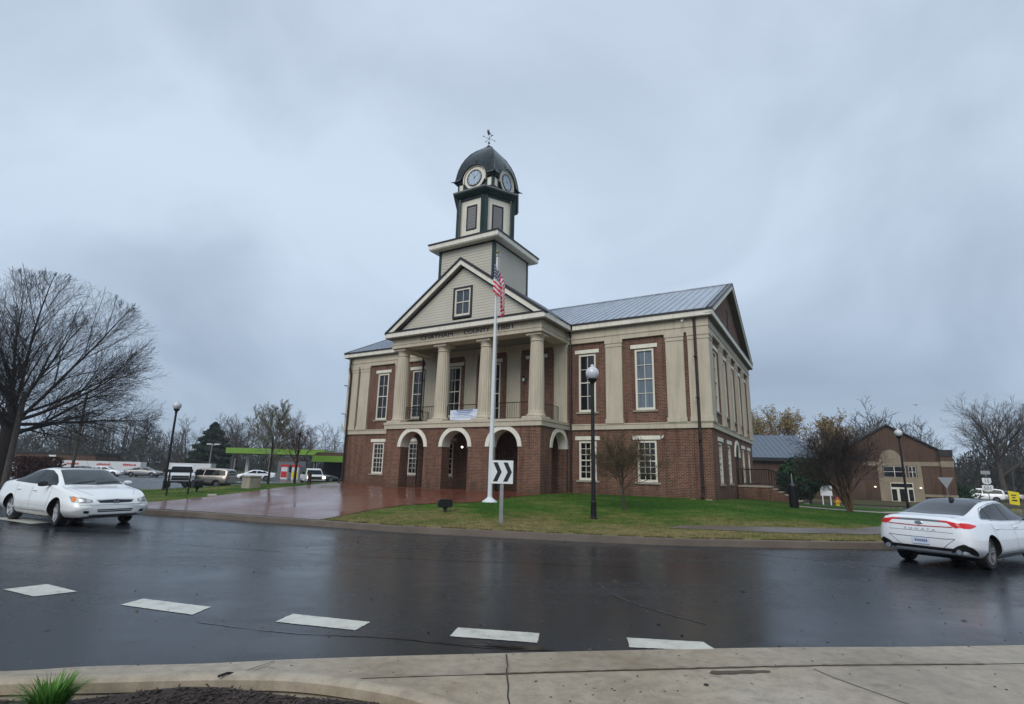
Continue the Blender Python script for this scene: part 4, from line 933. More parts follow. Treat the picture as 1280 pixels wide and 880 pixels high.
# limp flag hanging from its hoist, folds modelled; stripes and canton by its cloth coordinates
m = pmat('flag_cloth', (.6, .6, .6), .7); g = NG(m); t = g.n('ShaderNodeUVMap'); sp = g.n('ShaderNodeSeparateXYZ'); g.l(t.outputs[0], sp.inputs[0])
u_, v_ = sp.outputs[0], sp.outputs[1]
st = g.math('LESS_THAN', g.math('FRACT', g.math('MULTIPLY', v_, 6.5)), .5)
b = g.mix(st, (0.62, 0.60, 0.62), (0.55, 0.004, 0.035))
cant = g.math('MULTIPLY', g.math('LESS_THAN', u_, .40), g.math('GREATER_THAN', v_, 6 / 13))
fu = g.math('SUBTRACT', g.math('FRACT', g.math('MULTIPLY', u_, 6 / .40)), .5); fv = g.math('SUBTRACT', g.math('FRACT', g.math('MULTIPLY', v_, 9)), .5)
d2 = g.math('ADD', g.math('MULTIPLY', fu, fu), g.math('MULTIPLY', fv, fv)); star = g.math('LESS_THAN', d2, .06)
cn = g.mix(star, (0.008, 0.012, 0.075), (0.6, 0.6, 0.64)); g.color(g.mix(cant, b, cn)); g.b.inputs['Sheen Weight'].default_value = .3
nu, nv = 70, 40; vs = []; fs = []; uv = []
for j in range(nv + 1):
    for i in range(nu + 1):
        a = i / nu; bb = 1 - j / nv      # a: hoist->fly, bb: 0 top .. 1 bottom
        sag = a ** 1.15
        x = .0 + .56 * math.sin(min(1, a * 1.7) * math.pi * .5) * (.34 + .66 * sm(0, .7, bb + a * .6)) * (1 - .28 * a) + .06 * math.sin(a * 17 + bb * 2.2) * sag ** .3
        y = .12 * math.sin(a * 15.5 + bb * 1.5 + .8) * sag ** .4 + .03 * math.sin(a * 40 + bb * 5)
        z = 9.78 - bb * 1.30 - sag * 1.30 - .10 * math.sin(a * 11) * a
        vs.append((x, y, z)); uv.append((a, 1 - bb))
for j in range(nv):
    for i in range(nu): k = j * (nu + 1) + i; fs.append((k, k + 1, k + nu + 2, k + nu + 1))
fo = mkobj('flag', vs, fs, m, smooth=True); ul = fo.data.uv_layers.new(name='UVMap')
for lp in fo.data.loops: ul.data[lp.index].uv = uv[lp.vertex_index]
fo.location = (FX - .13, FY - .16, FZ + .08); fo.rotation_euler = (0, 0, rad(-12))
tag(fo, 'red white and blue flag with stars and stripes hanging limp high on the white pole', 'flag')

# ------------------------------------------------------------------ street lamps
def lamp_post(x, y, H, label, rz=0):
    z = T(x, y); r = thing('street_lamp', label, 'street lamp', (x, y, z), rz, 'black lamp posts with globes')
    k = H / 5.0
    mb = MB(); mb.lathe([(.13, -.05), (.13, .04), (.095, .08), (.085, .5), (.09, .52), (.075, .56)], (0, 0, 0), 16); mb.build('base', M['black_metal'], r, smooth=True)
    mb = MB(); mb.lathe([(.070, .5), (.055, 4.36 * k)], (0, 0, 0), 16); mb.build('pole', M['black_metal'], r, smooth=True)
    mb = MB(); mb.lathe([(.06, 4.30 * k), (.075, 4.33 * k), (.06, 4.36 * k), (.09, 4.42 * k), (.155, 4.50 * k), (.17, 4.53 * k), (.14, 4.55 * k)], (0, 0, 0), 20); mb.build('collar', M['black_metal'], r, smooth=True)
    mb = MB(); z0 = 4.54 * k; mb.lathe([(.12, z0), (.19, z0 + .07), (.225, z0 + .17), (.21, z0 + .28), (.15, z0 + .36), (.07, z0 + .40), (.055, z0 + .42), (.06, z0 + .45), (.03, z0 + .49), (0, z0 + .50)], (0, 0, 0), 24); mb.build('globe', M['globe'], r, smooth=True)
    return r
lamp_post(2.71, 17.5, 4.95, 'black lamp post with frosted globe on the lawn in front of the right wing windows')
lamp_post(-18.84, 30, 4.90, 'black lamp post with frosted globe on the grass strip left of the brick plaza')
lamp_post(24.76, 34, 5.1, 'black lamp post with frosted globe in front of the gabled brick building')

# ------------------------------------------------------------------ chevron sign at the kerb
cx_, cy_ = -.21, 16.25; z = T(cx_, cy_)
r = thing('chevron_sign', 'white roundabout sign with two black chevrons pointing right on a grey post', 'road sign', (cx_, cy_, z), rad(-4))
mb = MB(); mb.box(-.03, .03, .02, .06, -.1, 1.80); mb.box(-.055, -.03, .02, .03, -.1, 1.80); mb.box(.03, .055, .02, .03, -.1, 1.80); mb.build('post', M['galv'], r)
mb = MB(); mb.bbox(-.33, .33, -.004, .0, 1.15, 1.83, .001); mb.box(-.33, .33, .0, .004, 1.15, 1.83); bd = mb.build('board', M['sign_white'], r)
mb = MB()
for x0 in (-.27, .035): mb.add([(x0, -.008, 1.77), (x0 + .13, -.008, 1.77), (x0 + .26, -.008, 1.49), (x0 + .13, -.008, 1.21), (x0, -.008, 1.21), (x0 + .13, -.008, 1.49)], [(0, 1, 2, 5), (5, 2, 3, 4)])
mb.build('chevrons', M['sign_black'], bd, fix=False)

# ------------------------------------------------------------------ floodlights on the ground
def flood(x, y, rz, s, label):
    z = T(x, y); r = thing('floodlight', label, 'floodlight', (x, y, z), rz, 'black ground floodlights')
    mb = MB(); mb.tube((0, 0, -.1), (0, 0, .16 * s), .035 * s, n=8); mb.box(-.08 * s, .08 * s, -.05 * s, .05 * s, .10 * s, .17 * s); mb.build('stem', M['black_metal'], r)
    mb = MB(); mb.prism([(-.22 * s, .16 * s), (.20 * s, .16 * s), (.24 * s, .22 * s), (.24 * s, .38 * s), (.18 * s, .43 * s), (-.18 * s, .43 * s), (-.26 * s, .36 * s), (-.26 * s, .22 * s)], -.16 * s, .14 * s, 'y'); h = mb.build('housing', M['black_metal'], r)
    mb = MB(); mb.box(-.18 * s, .16 * s, .14 * s, .15 * s, .20 * s, .38 * s); mb.build('lens', M['glass_dark'], h)
    return r
flood(-2.15, 18.75, rad(15), .98, 'black floodlight on a stub in the lawn left of the flagpole')
flood(-15.45, 27.2, rad(-50), 1.35, 'black floodlight on the grass strip beside the empty sign frame')
# low dark two-post sign frame
z = T(-15.3, 25.4); r = thing('sign_frame', 'black two post sign frame seen from behind at the edge of the brick plaza', 'sign frame', (-15.3, 25.4, z), rad(30))
for x in (-.42, .42):
    mb = MB(); mb.box(x - .035, x + .035, -.035, .035, -.1, 1.15); mb.build('post', M['black_metal'], r)
mb = MB(); mb.box(-.50, .50, -.02, .02, 1.03, 1.15); mb.build('board', M['black_metal'], r)
mb = MB(); mb.box(-.384, .384, -.015, .015, .66, .70); mb.build('rail', M['black_metal'], r)
# stone block by the plaza
z = T(-13.6, 28.9); r = thing('stone_marker', 'squat grey stone block standing on the grass strip beside the plaza', 'stone block', (-13.6, 28.9, z), rad(-35))
mb = MB(); mb.bbox(-.38, .38, -.3, .3, -.1, .56, .03); mb.build('body', M['stone'], r); mb = MB(); mb.bbox(-.41, .41, -.33, .33, .561, .64, .02); mb.build('cap', M['stone'], r)
# flush stone slabs in the strip
mb = MB(); mb.bbox(-.7, .7, -.18, .18, -.05, .03, .01); o = mb.build('stone_slab', M['concrete'], None); o.location = (-13.25, 24.6, T(-13.25, 24.6) + .01); o.rotation_euler = (0, 0, rad(-60)); tag(o, 'flat pale stone slab lying in the grass strip next to the plaza edge', 'slab')
# thin black post with a camera head, and a short bollard post
z = T(-13.4, 34.2); r = thing('camera_post', 'thin black post with a small camera head on the grass beside the plaza', 'post', (-13.4, 34.2, z))
mb = MB(); mb.tube((0, 0, -.1), (0, 0, 3.0), .045, n=8); mb.build('pole', M['black_metal'], r); mb = MB(); mb.lathe([(.02, 2.98), (.09, 3.0), (.10, 3.14), (.03, 3.25)], (0, 0, 0), 10); mb.build('head', M['black_metal'], r, smooth=True)
z = T(-13.0, 35.6); mb = MB(); mb.box(-.09, .09, -.09, .09, -.1, .62); mb.box(-.11, .11, -.11, .11, .621, .68); o = mb.build('bollard', M['dark_brown'], None); o.location = (-13.0, 35.6, z); tag(o, 'short dark square bollard on the far grass strip near the parked white truck', 'bollard')
# litter bin at the foot of the side steps, with a little sign stake
z = T(12.75, 24.5); r = thing('litter_bin', 'slim black litter bin at the foot of the side steps', 'litter bin', (12.75, 24.5, z))
mb = MB(); mb.lathe([(.16, 0), (.17, .04), (.17, .86), (.19, .88), (.19, .93), (.16, .95)], (0, 0, 0), 18)
for i in range(18):
    a = 2 * math.pi * i / 18; mb.tube((.18 * math.cos(a), .18 * math.sin(a), .05), (.18 * math.cos(a), .18 * math.sin(a), .86), .011, n=4)
mb.build('bin', M['black_metal'], r); mb = MB(); mb.lathe([(.19, .95), (.16, 1.02), (.05, 1.06), (0, 1.06)], (0, 0, 0), 18); mb.build('lid', M['black_metal'], r, smooth=True)
z = T(12.95, 24.9); mb = MB(); mb.tube((0, 0, 0), (0, 0, 1.5), .025, n=6); o = mb.build('marker_stake', M['galv'], None); o.location = (12.95, 24.9, z); tag(o, 'thin pale stake standing just behind the black litter bin', 'stake')
# fire hydrant across the far lawn
z = T(24.6, 41.0); r = thing('fire_hydrant', 'yellow and red fire hydrant by the far street beyond the lawn', 'fire hydrant', (24.6, 41.0, z), 0)
mb = MB(); mb.lathe([(.17, 0), (.17, .05), (.12, .07), (.12, .48), (.15, .5), (.15, .54)], (0, 0, 0), 16); mb.build('barrel', M['yellow_paint'], r, smooth=True)
mb = MB(); mb.lathe([(.14, .541), (.13, .62), (.08, .70), (.03, .73), (.03, .78), (0, .78)], (0, 0, 0), 16); mb.build('bonnet', M['red_paint'], r, smooth=True)
mb = MB(); mb.tube((-.22, 0, .38), (.22, 0, .38), .055, n=10); mb.tube((0, -.2, .34), (0, 0, .34), .075, n=10); mb.build('nozzle', M['orange_paint'], r)
# square white notice on two legs
z = T(27.6, 47.5); r = thing('notice_sign', 'square white notice board on two short posts before the dark evergreen bush', 'sign', (27.6, 47.5, z), rad(-20))
for x in (-.3, .3):
    mb = MB(); mb.box(x - .04, x + .04, -.04, .04, -.1, 1.75); mb.build('post', M['sign_white'], r)
mb = MB(); mb.box(-.45, .45, -.06, -.041, .85, 1.75); mb.build('board', M['sign_white'], r)
# yield sign seen from behind
z = T(38.6, 48.0); r = thing('yield_sign', 'triangular yield sign seen from behind on a grey post right of the gabled building', 'road sign', (38.6, 48.0, z), rad(-40))
mb = MB(); mb.tube((0, 0, -.1), (0, 0, 2.6), .04, n=6); mb.build('post', M['galv'], r); mb = MB(); mb.prism([(-.55, 2.75), (.55, 2.75), (0, 1.8)], -.06, -.045, 'y'); mb.build('board', M['sign_grey'], r)
# highway shields 15 and 501
z = T(47.5, 54.0); r = thing('route_sign', 'stacked route shields reading 15 and 501 under a small plate on one post', 'road sign', (47.5, 54.0, z), rad(-38))
mb = MB(); mb.tube((0, 0, -.1), (0, 0, 3.6), .045, n=6); mb.build('post', M['galv'], r)
mb = MB(); mb.box(-.42, .42, -.06, -.05, 3.35, 3.72); mb.build('plate', M['sign_grey'], r); r.scale = (.85, .85, .95)
for zz, hw, tx_ in ((2.68, .40, '15'), (1.95, .50, '501')):
    pts = [(-hw, zz + .28), (-hw * .6, zz + .32), (0, zz + .26), (hw * .6, zz + .32), (hw, zz + .28), (hw, zz - .1), (hw * .75, zz - .27), (0, zz - .36), (-hw * .75, zz - .27), (-hw, zz - .1)]
    mb = MB(); mb.prism(pts, -.06, -.05, 'y'); s_ = mb.build('shield', M['sign_white'], r); text_mesh('numerals', tx_, .50, M['sign_black'], s_, .002, (0, -.064, zz - .03), (rad(90), 0, 0))
# traffic cone and yellow feather banner
z = T(40.2, 49.0); r = thing('traffic_cone', 'orange red traffic cone on the far verge between the yield sign and the route shields', 'traffic cone', (40.2, 49.0, z))
mb = MB(); mb.lathe([(.15, .03), (.03, .85), (0, .85)], (0, 0, 0), 14); mb.build('cone', M['lamp_red_lit'] if False else M['red_paint'], r, smooth=True); mb = MB(); mb.bbox(-.2, .2, -.2, .2, 0, .03); mb.build('base', M['rubber'], r)
z = T(53.0, 57.3); r = thing('banner_sign', 'bright yellow upright advertising banner with dark marks beside parked white cars', 'banner', (53.0, 57.3, z), rad(-40))
mb = MB(); mb.tube((-.42, 0, 0), (-.42, 0, 1.6), .03, n=5); mb.build('pole', M['galv'], r); mb = MB(); mb.prism([(-.4, .25), (.35, .15), (.45, 1.45), (-.4, 1.6)], -.01, .01, 'y'); b_ = mb.build('cloth', M['yellow_paint'], r)
mb = MB()
for q in ((-.2, .2, 1.1, 1.22), (-.15, .1, .85, .97), (-.2, .22, .55, .7)): mb.box(q[0], q[1], -.014, -.011, q[2], q[3])
mb.build('marks', M['sign_black'], b_)
# liriope tuft in the planting bed
random.seed(3)
def tuft(x, y, s, nb, label):
    vs = []; fs = []; z0 = bedz(x, y)
    for i in range(nb):
        a = random.uniform(0, 2 * math.pi); rr = random.random() ** .7 * .08 * s; L_ = random.uniform(.16, .36) * s; out_ = random.uniform(.25, 1.0); wd = random.uniform(.003, .0055)
        p = Vector((rr * math.cos(a), rr * math.sin(a), -.01)); d = Vector((math.cos(a), math.sin(a), 0)); sd_ = Vector((-d.y, d.x, 0)); b0 = len(vs); k = 7
        for j in range(k + 1):
            t = j / k; q = p + d * (out_ * L_ * t ** 1.3 * .85) + Vector((0, 0, L_ * (t - out_ * .42 * t * t))); w_ = wd * (1 - t ** 2.2) + .0006; vs += [q - sd_ * w_, q + sd_ * w_]
        fs += [(b0 + 2 * j, b0 + 2 * j + 1, b0 + 2 * j + 3, b0 + 2 * j + 2) for j in range(k)]
    o = mkobj('grass_tuft', vs, fs, M['leaf_tuft'], smooth=True); o.location = (x, y, z0); tag(o, label, 'ornamental grass', 'green grass tufts in the mulch bed')
tuft(-2.95, 3.88, .80, 620, 'lush green tuft of ornamental grass in the dark mulch bed at the bottom left')
tuft(-3.80, 3.80, .55, 260, 'smaller green tuft of ornamental grass at the very left edge of the mulch bed')
# bark chips scattered on the mulch, one object that nobody could count
vs = []; fs = []
for i in range(7800):
    x, y = random.uniform(-5, -.2), random.uniform(3.0, 4.25)
    if not inside(x, y, BS): continue
    z0 = bedz(x, y) + .006; a = random.uniform(0, 6.28); l_, w_ = random.uniform(.008, .035), random.uniform(.003, .009); d = Vector((math.cos(a), math.sin(a), random.uniform(-.35, .35))); s_ = Vector((-d.y, d.x, random.uniform(-.5, .5))).normalized()
    c = Vector((x, y, z0)); b0 = len(vs); vs += [c - d * l_ - s_ * w_, c + d * l_ - s_ * w_, c + d * l_ + s_ * w_, c - d * l_ + s_ * w_]; fs.append((b0, b0 + 1, b0 + 2, b0 + 3))
m = pmat('bark_chips', (.03, .018, .013), .6); g = NG(m); v = g.co('Object'); a = g.noise(v, 30, 3, .6); g.color(g.ramp(a, [(.35, (.012, .008, .006)), (.6, (.045, .026, .018)), (.75, (.15, .10, .07))]))
tag(mkobj('bark_chips', vs, fs, m), kind='stuff')
# grass blades over the lawn's near parts
vs = []; fs = []
def blades(n_, xr, yr, h0, h1):
    for i in range(n_):
        x, y = random.uniform(*xr), random.uniform(*yr)
        if not inside(x, y) or inside(x, y, PLZ) or inside(x, y, WALK) or inside(x, y, PATH) or idist(x, y) < .22: continue
        z0 = T(x, y); a = random.uniform(0, 6.28); hh = random.uniform(h0, h1); w_ = random.uniform(.006, .014); dx_, dy_ = math.cos(a), math.sin(a); lx, ly = random.gauss(0, .02), random.gauss(0, .02)
        b0 = len(vs); vs.extend([(x - dx_ * w_, y - dy_ * w_, z0), (x + dx_ * w_, y + dy_ * w_, z0), (x + lx, y + ly, z0 + hh)]); fs.append((b0, b0 + 1, b0 + 2))
blades(26000, (-5.5, 12.5), (13.8, 18.6), .02, .055); blades(14000, (-4, 17), (18.6, 27), .025, .07); blades(5000, (-19.5, -12), (19.5, 37), .03, .08)
tag(mkobj('grass', vs, fs, M['blade']), kind='stuff')
# debris and seam lines in the concrete
def npt(x, y): return .0618 + .012 * max(0, 4.6 - y)
strip('sidewalk_joint', [(.02, 5.0), (.02, 4.85), (.035, 4.6), (.03, 4.4), (.06, 4.1), (.07, 3.4)], .012, npt, M['joint'], .004)
strip('sidewalk_joint', [(2.72, 5.15), (2.78, 4.95), (2.9, 4.7), (3.05, 4.4), (3.2, 4.0), (3.4, 3.2)], .010, npt, M['joint'], .004)
strip('sidewalk_joint', [(.03, 5.0), (.02, 5.25), (.015, 5.5)], .012, lambda x, y: .010 + .052 * max(0, min(1, (5.5 - y) / .5)), M['joint'], .006)
strip('sidewalk_joint', [(-2.02, 5.16), (-2.09, 4.93), (-2.14, 4.75)], .012, lambda x, y: .010 + .05 * max(0, min(1, (5.2 - y) / .5)), M['joint'], .006)
# fallen dark twig on the bed kerb
mb = MB(); mb.path([(-2.1, 4.33, .178), (-2.06, 4.39, .182), (-2.04, 4.45, .16)], .009, 5); o = mb.build('fallen_twig', M['bark_dark'], None); tag(o, 'short dark fallen twig lying across the kerb of the mulch bed', 'twig')
# drain cover in the apron
mb = MB(); mb.lathe([(.02, .0), (.02, .006), (0, .006)], (0, 0, 0), 10); o = mb.build('bolt_cap', M['rubber'], None); o.location = (1.62, 4.72, .064); tag(o, 'small round black cap set in the pale concrete apron', 'cap')
# a bird high over the right building
mb = MB(); mb.add([(-.5, 0, .05), (0, .05, .0), (.5, 0, .12), (0, -.12, .0), (0, .12, 0)], [(0, 3, 1), (3, 2, 1), (3, 1, 4)]); mb.tube((0, -.15, 0), (0, .18, 0), .05, .02, 6); o = mb.build('bird', M['sign_grey'], None); o.location = (40, 52, 9.0); tag(o, 'tiny bird flying in the grey sky above the gabled brick building', 'bird')

# cracks and sealed seams in the wet asphalt; dirt lines and scraps in the concrete
def crack(pts, wdt, mat, zf, lift, seed, name='road_crack'):
    rng = random.Random(seed); q = catmull(pts, 8, False); q = [(x + rng.uniform(-.006, .006), y + rng.uniform(-.006, .006)) for x, y in q]
    vs = []; fs = []
    for i, p in enumerate(q):
        a = Vector(q[max(0, i - 1)]); b = Vector(q[min(len(q) - 1, i + 1)]); t = (b - a).normalized(); n_ = Vector((t.y, -t.x)) * wdt * rng.uniform(.25, .75) * (.35 if i in (0, len(q) - 1) else 1); z = zf(p[0], p[1]) + lift; vs += [(p[0] + n_.x, p[1] + n_.y, z), (p[0] - n_.x, p[1] - n_.y, z)]
    for i in range(len(q) - 1): fs.append((2 * i, 2 * i + 1, 2 * i + 3, 2 * i + 2))
    return tag(mkobj(name, vs, fs, mat), kind='structure')
M['tar'] = pmat('tar_seal', (.006, .006, .007), .16); M['scuff'] = pmat('pale_scuff', (.030, .032, .036), .42); M['dirt'] = pmat('wet_dirt', (.07, .048, .028), .45)
crack([(-3.4, 6.35), (-2.3, 6.05), (-1.2, 5.95), (-.2, 5.72), (.5, 5.68)], .022, M['tar'], zb, .004, 1)
crack([(-.35, 5.80), (.38, 5.72)], .07, M['tar'], zb, .0045, 2)
crack([(1.45, 8.9), (1.6, 8.0), (1.95, 7.3), (2.35, 6.75)], .035, M['scuff'], zb, .004, 3)
0 and crack([(-.85, 13.4), (-1.0, 12.6), (-.95, 11.6)], .07, M['scuff'], zb, .004, 4)
crack([(4.4, 13.5), (6.2, 12.2), (7.6, 11.2), (8.6, 9.9)], .04, M['scuff'], zb, .004, 5)
crack([(-8.5, 12.6), (-5.5, 11.6), (-2, 10.9), (2.5, 10.5)], .03, M['tar'], zb, .004, 6)
0 and crack([(-6.0, 9.6), (-4.2, 9.2), (-2.8, 9.1)], .06, M['scuff'], zb, .004, 7)
nl = nearoff(.67)
dl = [p for p in nl if -.4 < p[0] < 4.6]
crack(dl, .022, M['dirt'], npt, .005, 8, 'sidewalk_joint')
crack([(1.75, 4.985), (2.3, 5.065)], .06, M['dirt'], npt, .006, 9, 'sidewalk_joint')
0 and crack([(-.05, 4.80), (.0, 4.815), (.07, 4.82)], .08, M['dirt'], npt, .006, 10, 'sidewalk_joint')
# wet leaf scraps and grit lying about, nobody could count them
rng = random.Random(8); vs = []; fs = []
for i in range(1500):
    if i < 260: x, y = rng.uniform(-4, 6), rng.uniform(3.2, 5.6)
    elif i < 1000: t = rng.random(); q = ISLC[rng.randrange(0, 55)]; x, y = q[0] + rng.gauss(0, .12), q[1] - abs(rng.gauss(.15, .2))
    else: x, y = rng.uniform(-12, 12), rng.uniform(5.6, 13.5)
    if inside(x, y, BC) or inside(x, y): continue
    z = (npt(x, y) + .004) if y < 4.9 + .08 * x else .062
    if y > 5.0 + .1 * abs(x): z = zb(x, y) + .006
    if 4.6 < y < 6.3 and -4 < x < 6 and y > 4.85 + .12 * x and z < .03: z = .055 if y < 5.5 + .11 * x else zb(x, y) + .007
    s_ = rng.uniform(.003, .011) * (1 if i < 500 else 1.6); a = rng.uniform(0, 6.28); d = Vector((math.cos(a), math.sin(a), 0)) * s_ * rng.uniform(1, 2.2); e = Vector((-math.sin(a), math.cos(a), rng.uniform(0, .6))) * s_; c = Vector((x, y, z)); b0 = len(vs); vs += [c - d, c - e * .8, c + d, c + e]; fs.append((b0, b0 + 1, b0 + 2, b0 + 3))
m = pmat('leaf_litter', (.06, .035, .015), .5); g = NG(m); v = g.co('Object'); a = g.noise(v, 9, 2, .6); g.color(g.ramp(a, [(.35, (.02, .014, .010)), (.55, (.07, .04, .018)), (.7, (.13, .09, .04))]))
tag(mkobj('leaf_litter', vs, fs, m), kind='stuff')
# low dandelions and leaf litter tufts breaking the lawn edge over the kerb
rng = random.Random(12); vs = []; fs = []
for i in range(9000):
    q = ISLC[rng.randrange(2, 60)]; q2 = ISLC[(ISLC.index(q) + 1) % len(ISLC)]; t = rng.random(); x = q[0] + (q2[0] - q[0]) * t; y = q[1] + (q2[1] - q[1]) * t + .17 + abs(rng.gauss(0, .05))
    if inside(x, y, PLZ) or math.sin(x * 5.3) * math.sin(x * 1.7 + 1) < -.25: continue
    z0 = T(x, y); a = rng.uniform(0, 6.28); hh = rng.uniform(.02, .06); w_ = rng.uniform(.006, .012); b0 = len(vs); vs += [(x - math.cos(a) * w_, y - math.sin(a) * w_, z0), (x + math.cos(a) * w_, y + math.sin(a) * w_, z0), (x + rng.gauss(0, .02), y - rng.uniform(0, .06), z0 + hh)]; fs.append((b0, b0 + 1, b0 + 2))
tag(mkobj('edge_grass', vs, fs, M['blade']), kind='stuff')

# ------------------------------------------------------------------ vehicles
def pchip(xs, ys, x):
    n = len(xs); i = max(0, min(n - 2, next((k for k in range(n - 1) if x <= xs[k + 1]), n - 2)))
    h = [xs[k + 1] - xs[k] for k in range(n - 1)]; d = [(ys[k + 1] - ys[k]) / h[k] for k in range(n - 1)]
    def sl(k):
        if k == 0: return d[0]
        if k == n - 1: return d[-1]
        if d[k - 1] * d[k] <= 0: return 0
        return 2 * d[k - 1] * d[k] / (d[k - 1] + d[k])
    t = (x - xs[i]) / h[i]; t2, t3 = t * t, t ** 3
    return (2 * t3 - 3 * t2 + 1) * ys[i] + (t3 - 2 * t2 + t) * h[i] * sl(i) + (-2 * t3 + 3 * t2) * ys[i + 1] + (t3 - t2) * h[i] * sl(i + 1)
def chaikin(p, it):
    for _ in range(it):
        q = [p[0]]
        for a, b in zip(p[:-1], p[1:]): q += [(a[0] * .75 + b[0] * .25, a[1] * .75 + b[1] * .25), (a[0] * .25 + b[0] * .75, a[1] * .25 + b[1] * .75)]
        q.append(p[-1]); p = q
    return p
def car_shell(st, nst=90, it=2):
    """st rows: x, zbot, wsill, wmax, zmid, wbelt, zbelt, wroof, ztop.  returns verts, faces of the closed body"""
    xs = [s[0] for s in st]; X = sorted(set([xs[0] + (xs[-1] - xs[0]) * i / nst for i in range(nst + 1)] + xs)); vs = []; fs = []; m_ = None
    for x in X:
        zb_, ws, wm, zm, wb, zl, wr, zt = [pchip(xs, [s[k] for s in st], x) for k in range(1, 9)]
        dz = max(.004, zt - zl); cr = min(.05, dz * .5)
        half = [(0, zb_), (ws * .9, zb_), (ws, zb_ + .03), (wm, zb_ + .16), (wm + .004, (zb_ + zm) / 2 + .08), (wm, zm + .04), (wb + .012, zl - .03), (wb - .012, zl + .012), (wb * .4 + wr * .6 + .01, zl + dz * .55), (wr + .015, zt - cr), (wr - .06, zt - cr * .35), (wr * .45, zt - cr * .08), (0, zt)]
        h = chaikin(half, it); m_ = len(h)
        ring = [(x, -a, b) for a, b in h] + [(x, a, b) for a, b in h[-2:0:-1]]; k = len(ring); vs += ring
    n = len(X)
    for i in range(n - 1):
        for j in range(k): jj = (j + 1) % k; fs.append((i * k + j, i * k + jj, (i + 1) * k + jj, (i + 1) * k + j))
    fs.append(tuple(range(k))[::-1]); fs.append(tuple(range((n - 1) * k, n * k)))
    return vs, fs
class Skin:
    def __init__(s, vs, fs): s.b = BVHTree.FromPolygons([Vector(v) for v in vs], fs)
    def hit(s, view, a, b):
        if view == 'R': o, d = Vector((a, -3, b)), Vector((0, 1, 0))
        elif view == 'L': o, d = Vector((a, 3, b)), Vector((0, -1, 0))
        elif view == 'B': o, d = Vector((-6, a, b)), Vector((1, 0, 0))
        elif view == 'F': o, d = Vector((6, a, b)), Vector((-1, 0, 0))
        else: o, d = Vector((a, b, 4)), Vector((0, 0, -1))
        r = s.b.ray_cast(o, d)
        if r[0] is None: return None
        nrm = r[1]
        if nrm.dot(d) > 0: nrm = -nrm
        return r[0], nrm
    def patch(s, mb, view, top, bot, n=10, m=6, off=.004):
        """ruled patch between two polylines given in the 2-D view, laid on the body"""
        def at(pl, t):
            t *= len(pl) - 1; i = min(int(t), len(pl) - 2); f_ = t - i; return (pl[i][0] * (1 - f_) + pl[i + 1][0] * f_, pl[i][1] * (1 - f_) + pl[i + 1][1] * f_)
        g_ = {}; vs = []
        for i in range(n + 1):
            p, q = at(top, i / n), at(bot, i / n)
            for j in range(m + 1):
                f_ = j / m; h = s.hit(view, p[0] * (1 - f_) + q[0] * f_, p[1] * (1 - f_) + q[1] * f_)
                if h: g_[i, j] = len(vs); vs.append(h[0] + h[1] * off)
        fs = [(g_[i, j], g_[i + 1, j], g_[i + 1, j + 1], g_[i, j + 1]) for i in range(n) for j in range(m) if all(k in g_ for k in ((i, j), (i + 1, j), (i + 1, j + 1), (i, j + 1)))]
        mb.add(vs, fs)
    def line(s, mb, view, pts, w_=.008, off=.003, n=None):
        for p, q in zip(pts[:-1], pts[1:]):
            d = Vector((q[0] - p[0], q[1] - p[1])); L_ = d.length
            if L_ < 1e-5: continue
            d /= L_; a = Vector((-d.y, d.x)) * w_ / 2; k = n or max(2, int(L_ / .06))
            s.patch(mb, view, [(p[0] + a.x, p[1] + a.y), (q[0] + a.x, q[1] + a.y)], [(p[0] - a.x, p[1] - a.y), (q[0] - a.x, q[1] - a.y)], k, 1, off)
def sides(fn):
    for v_ in ('R', 'L'): fn(v_)
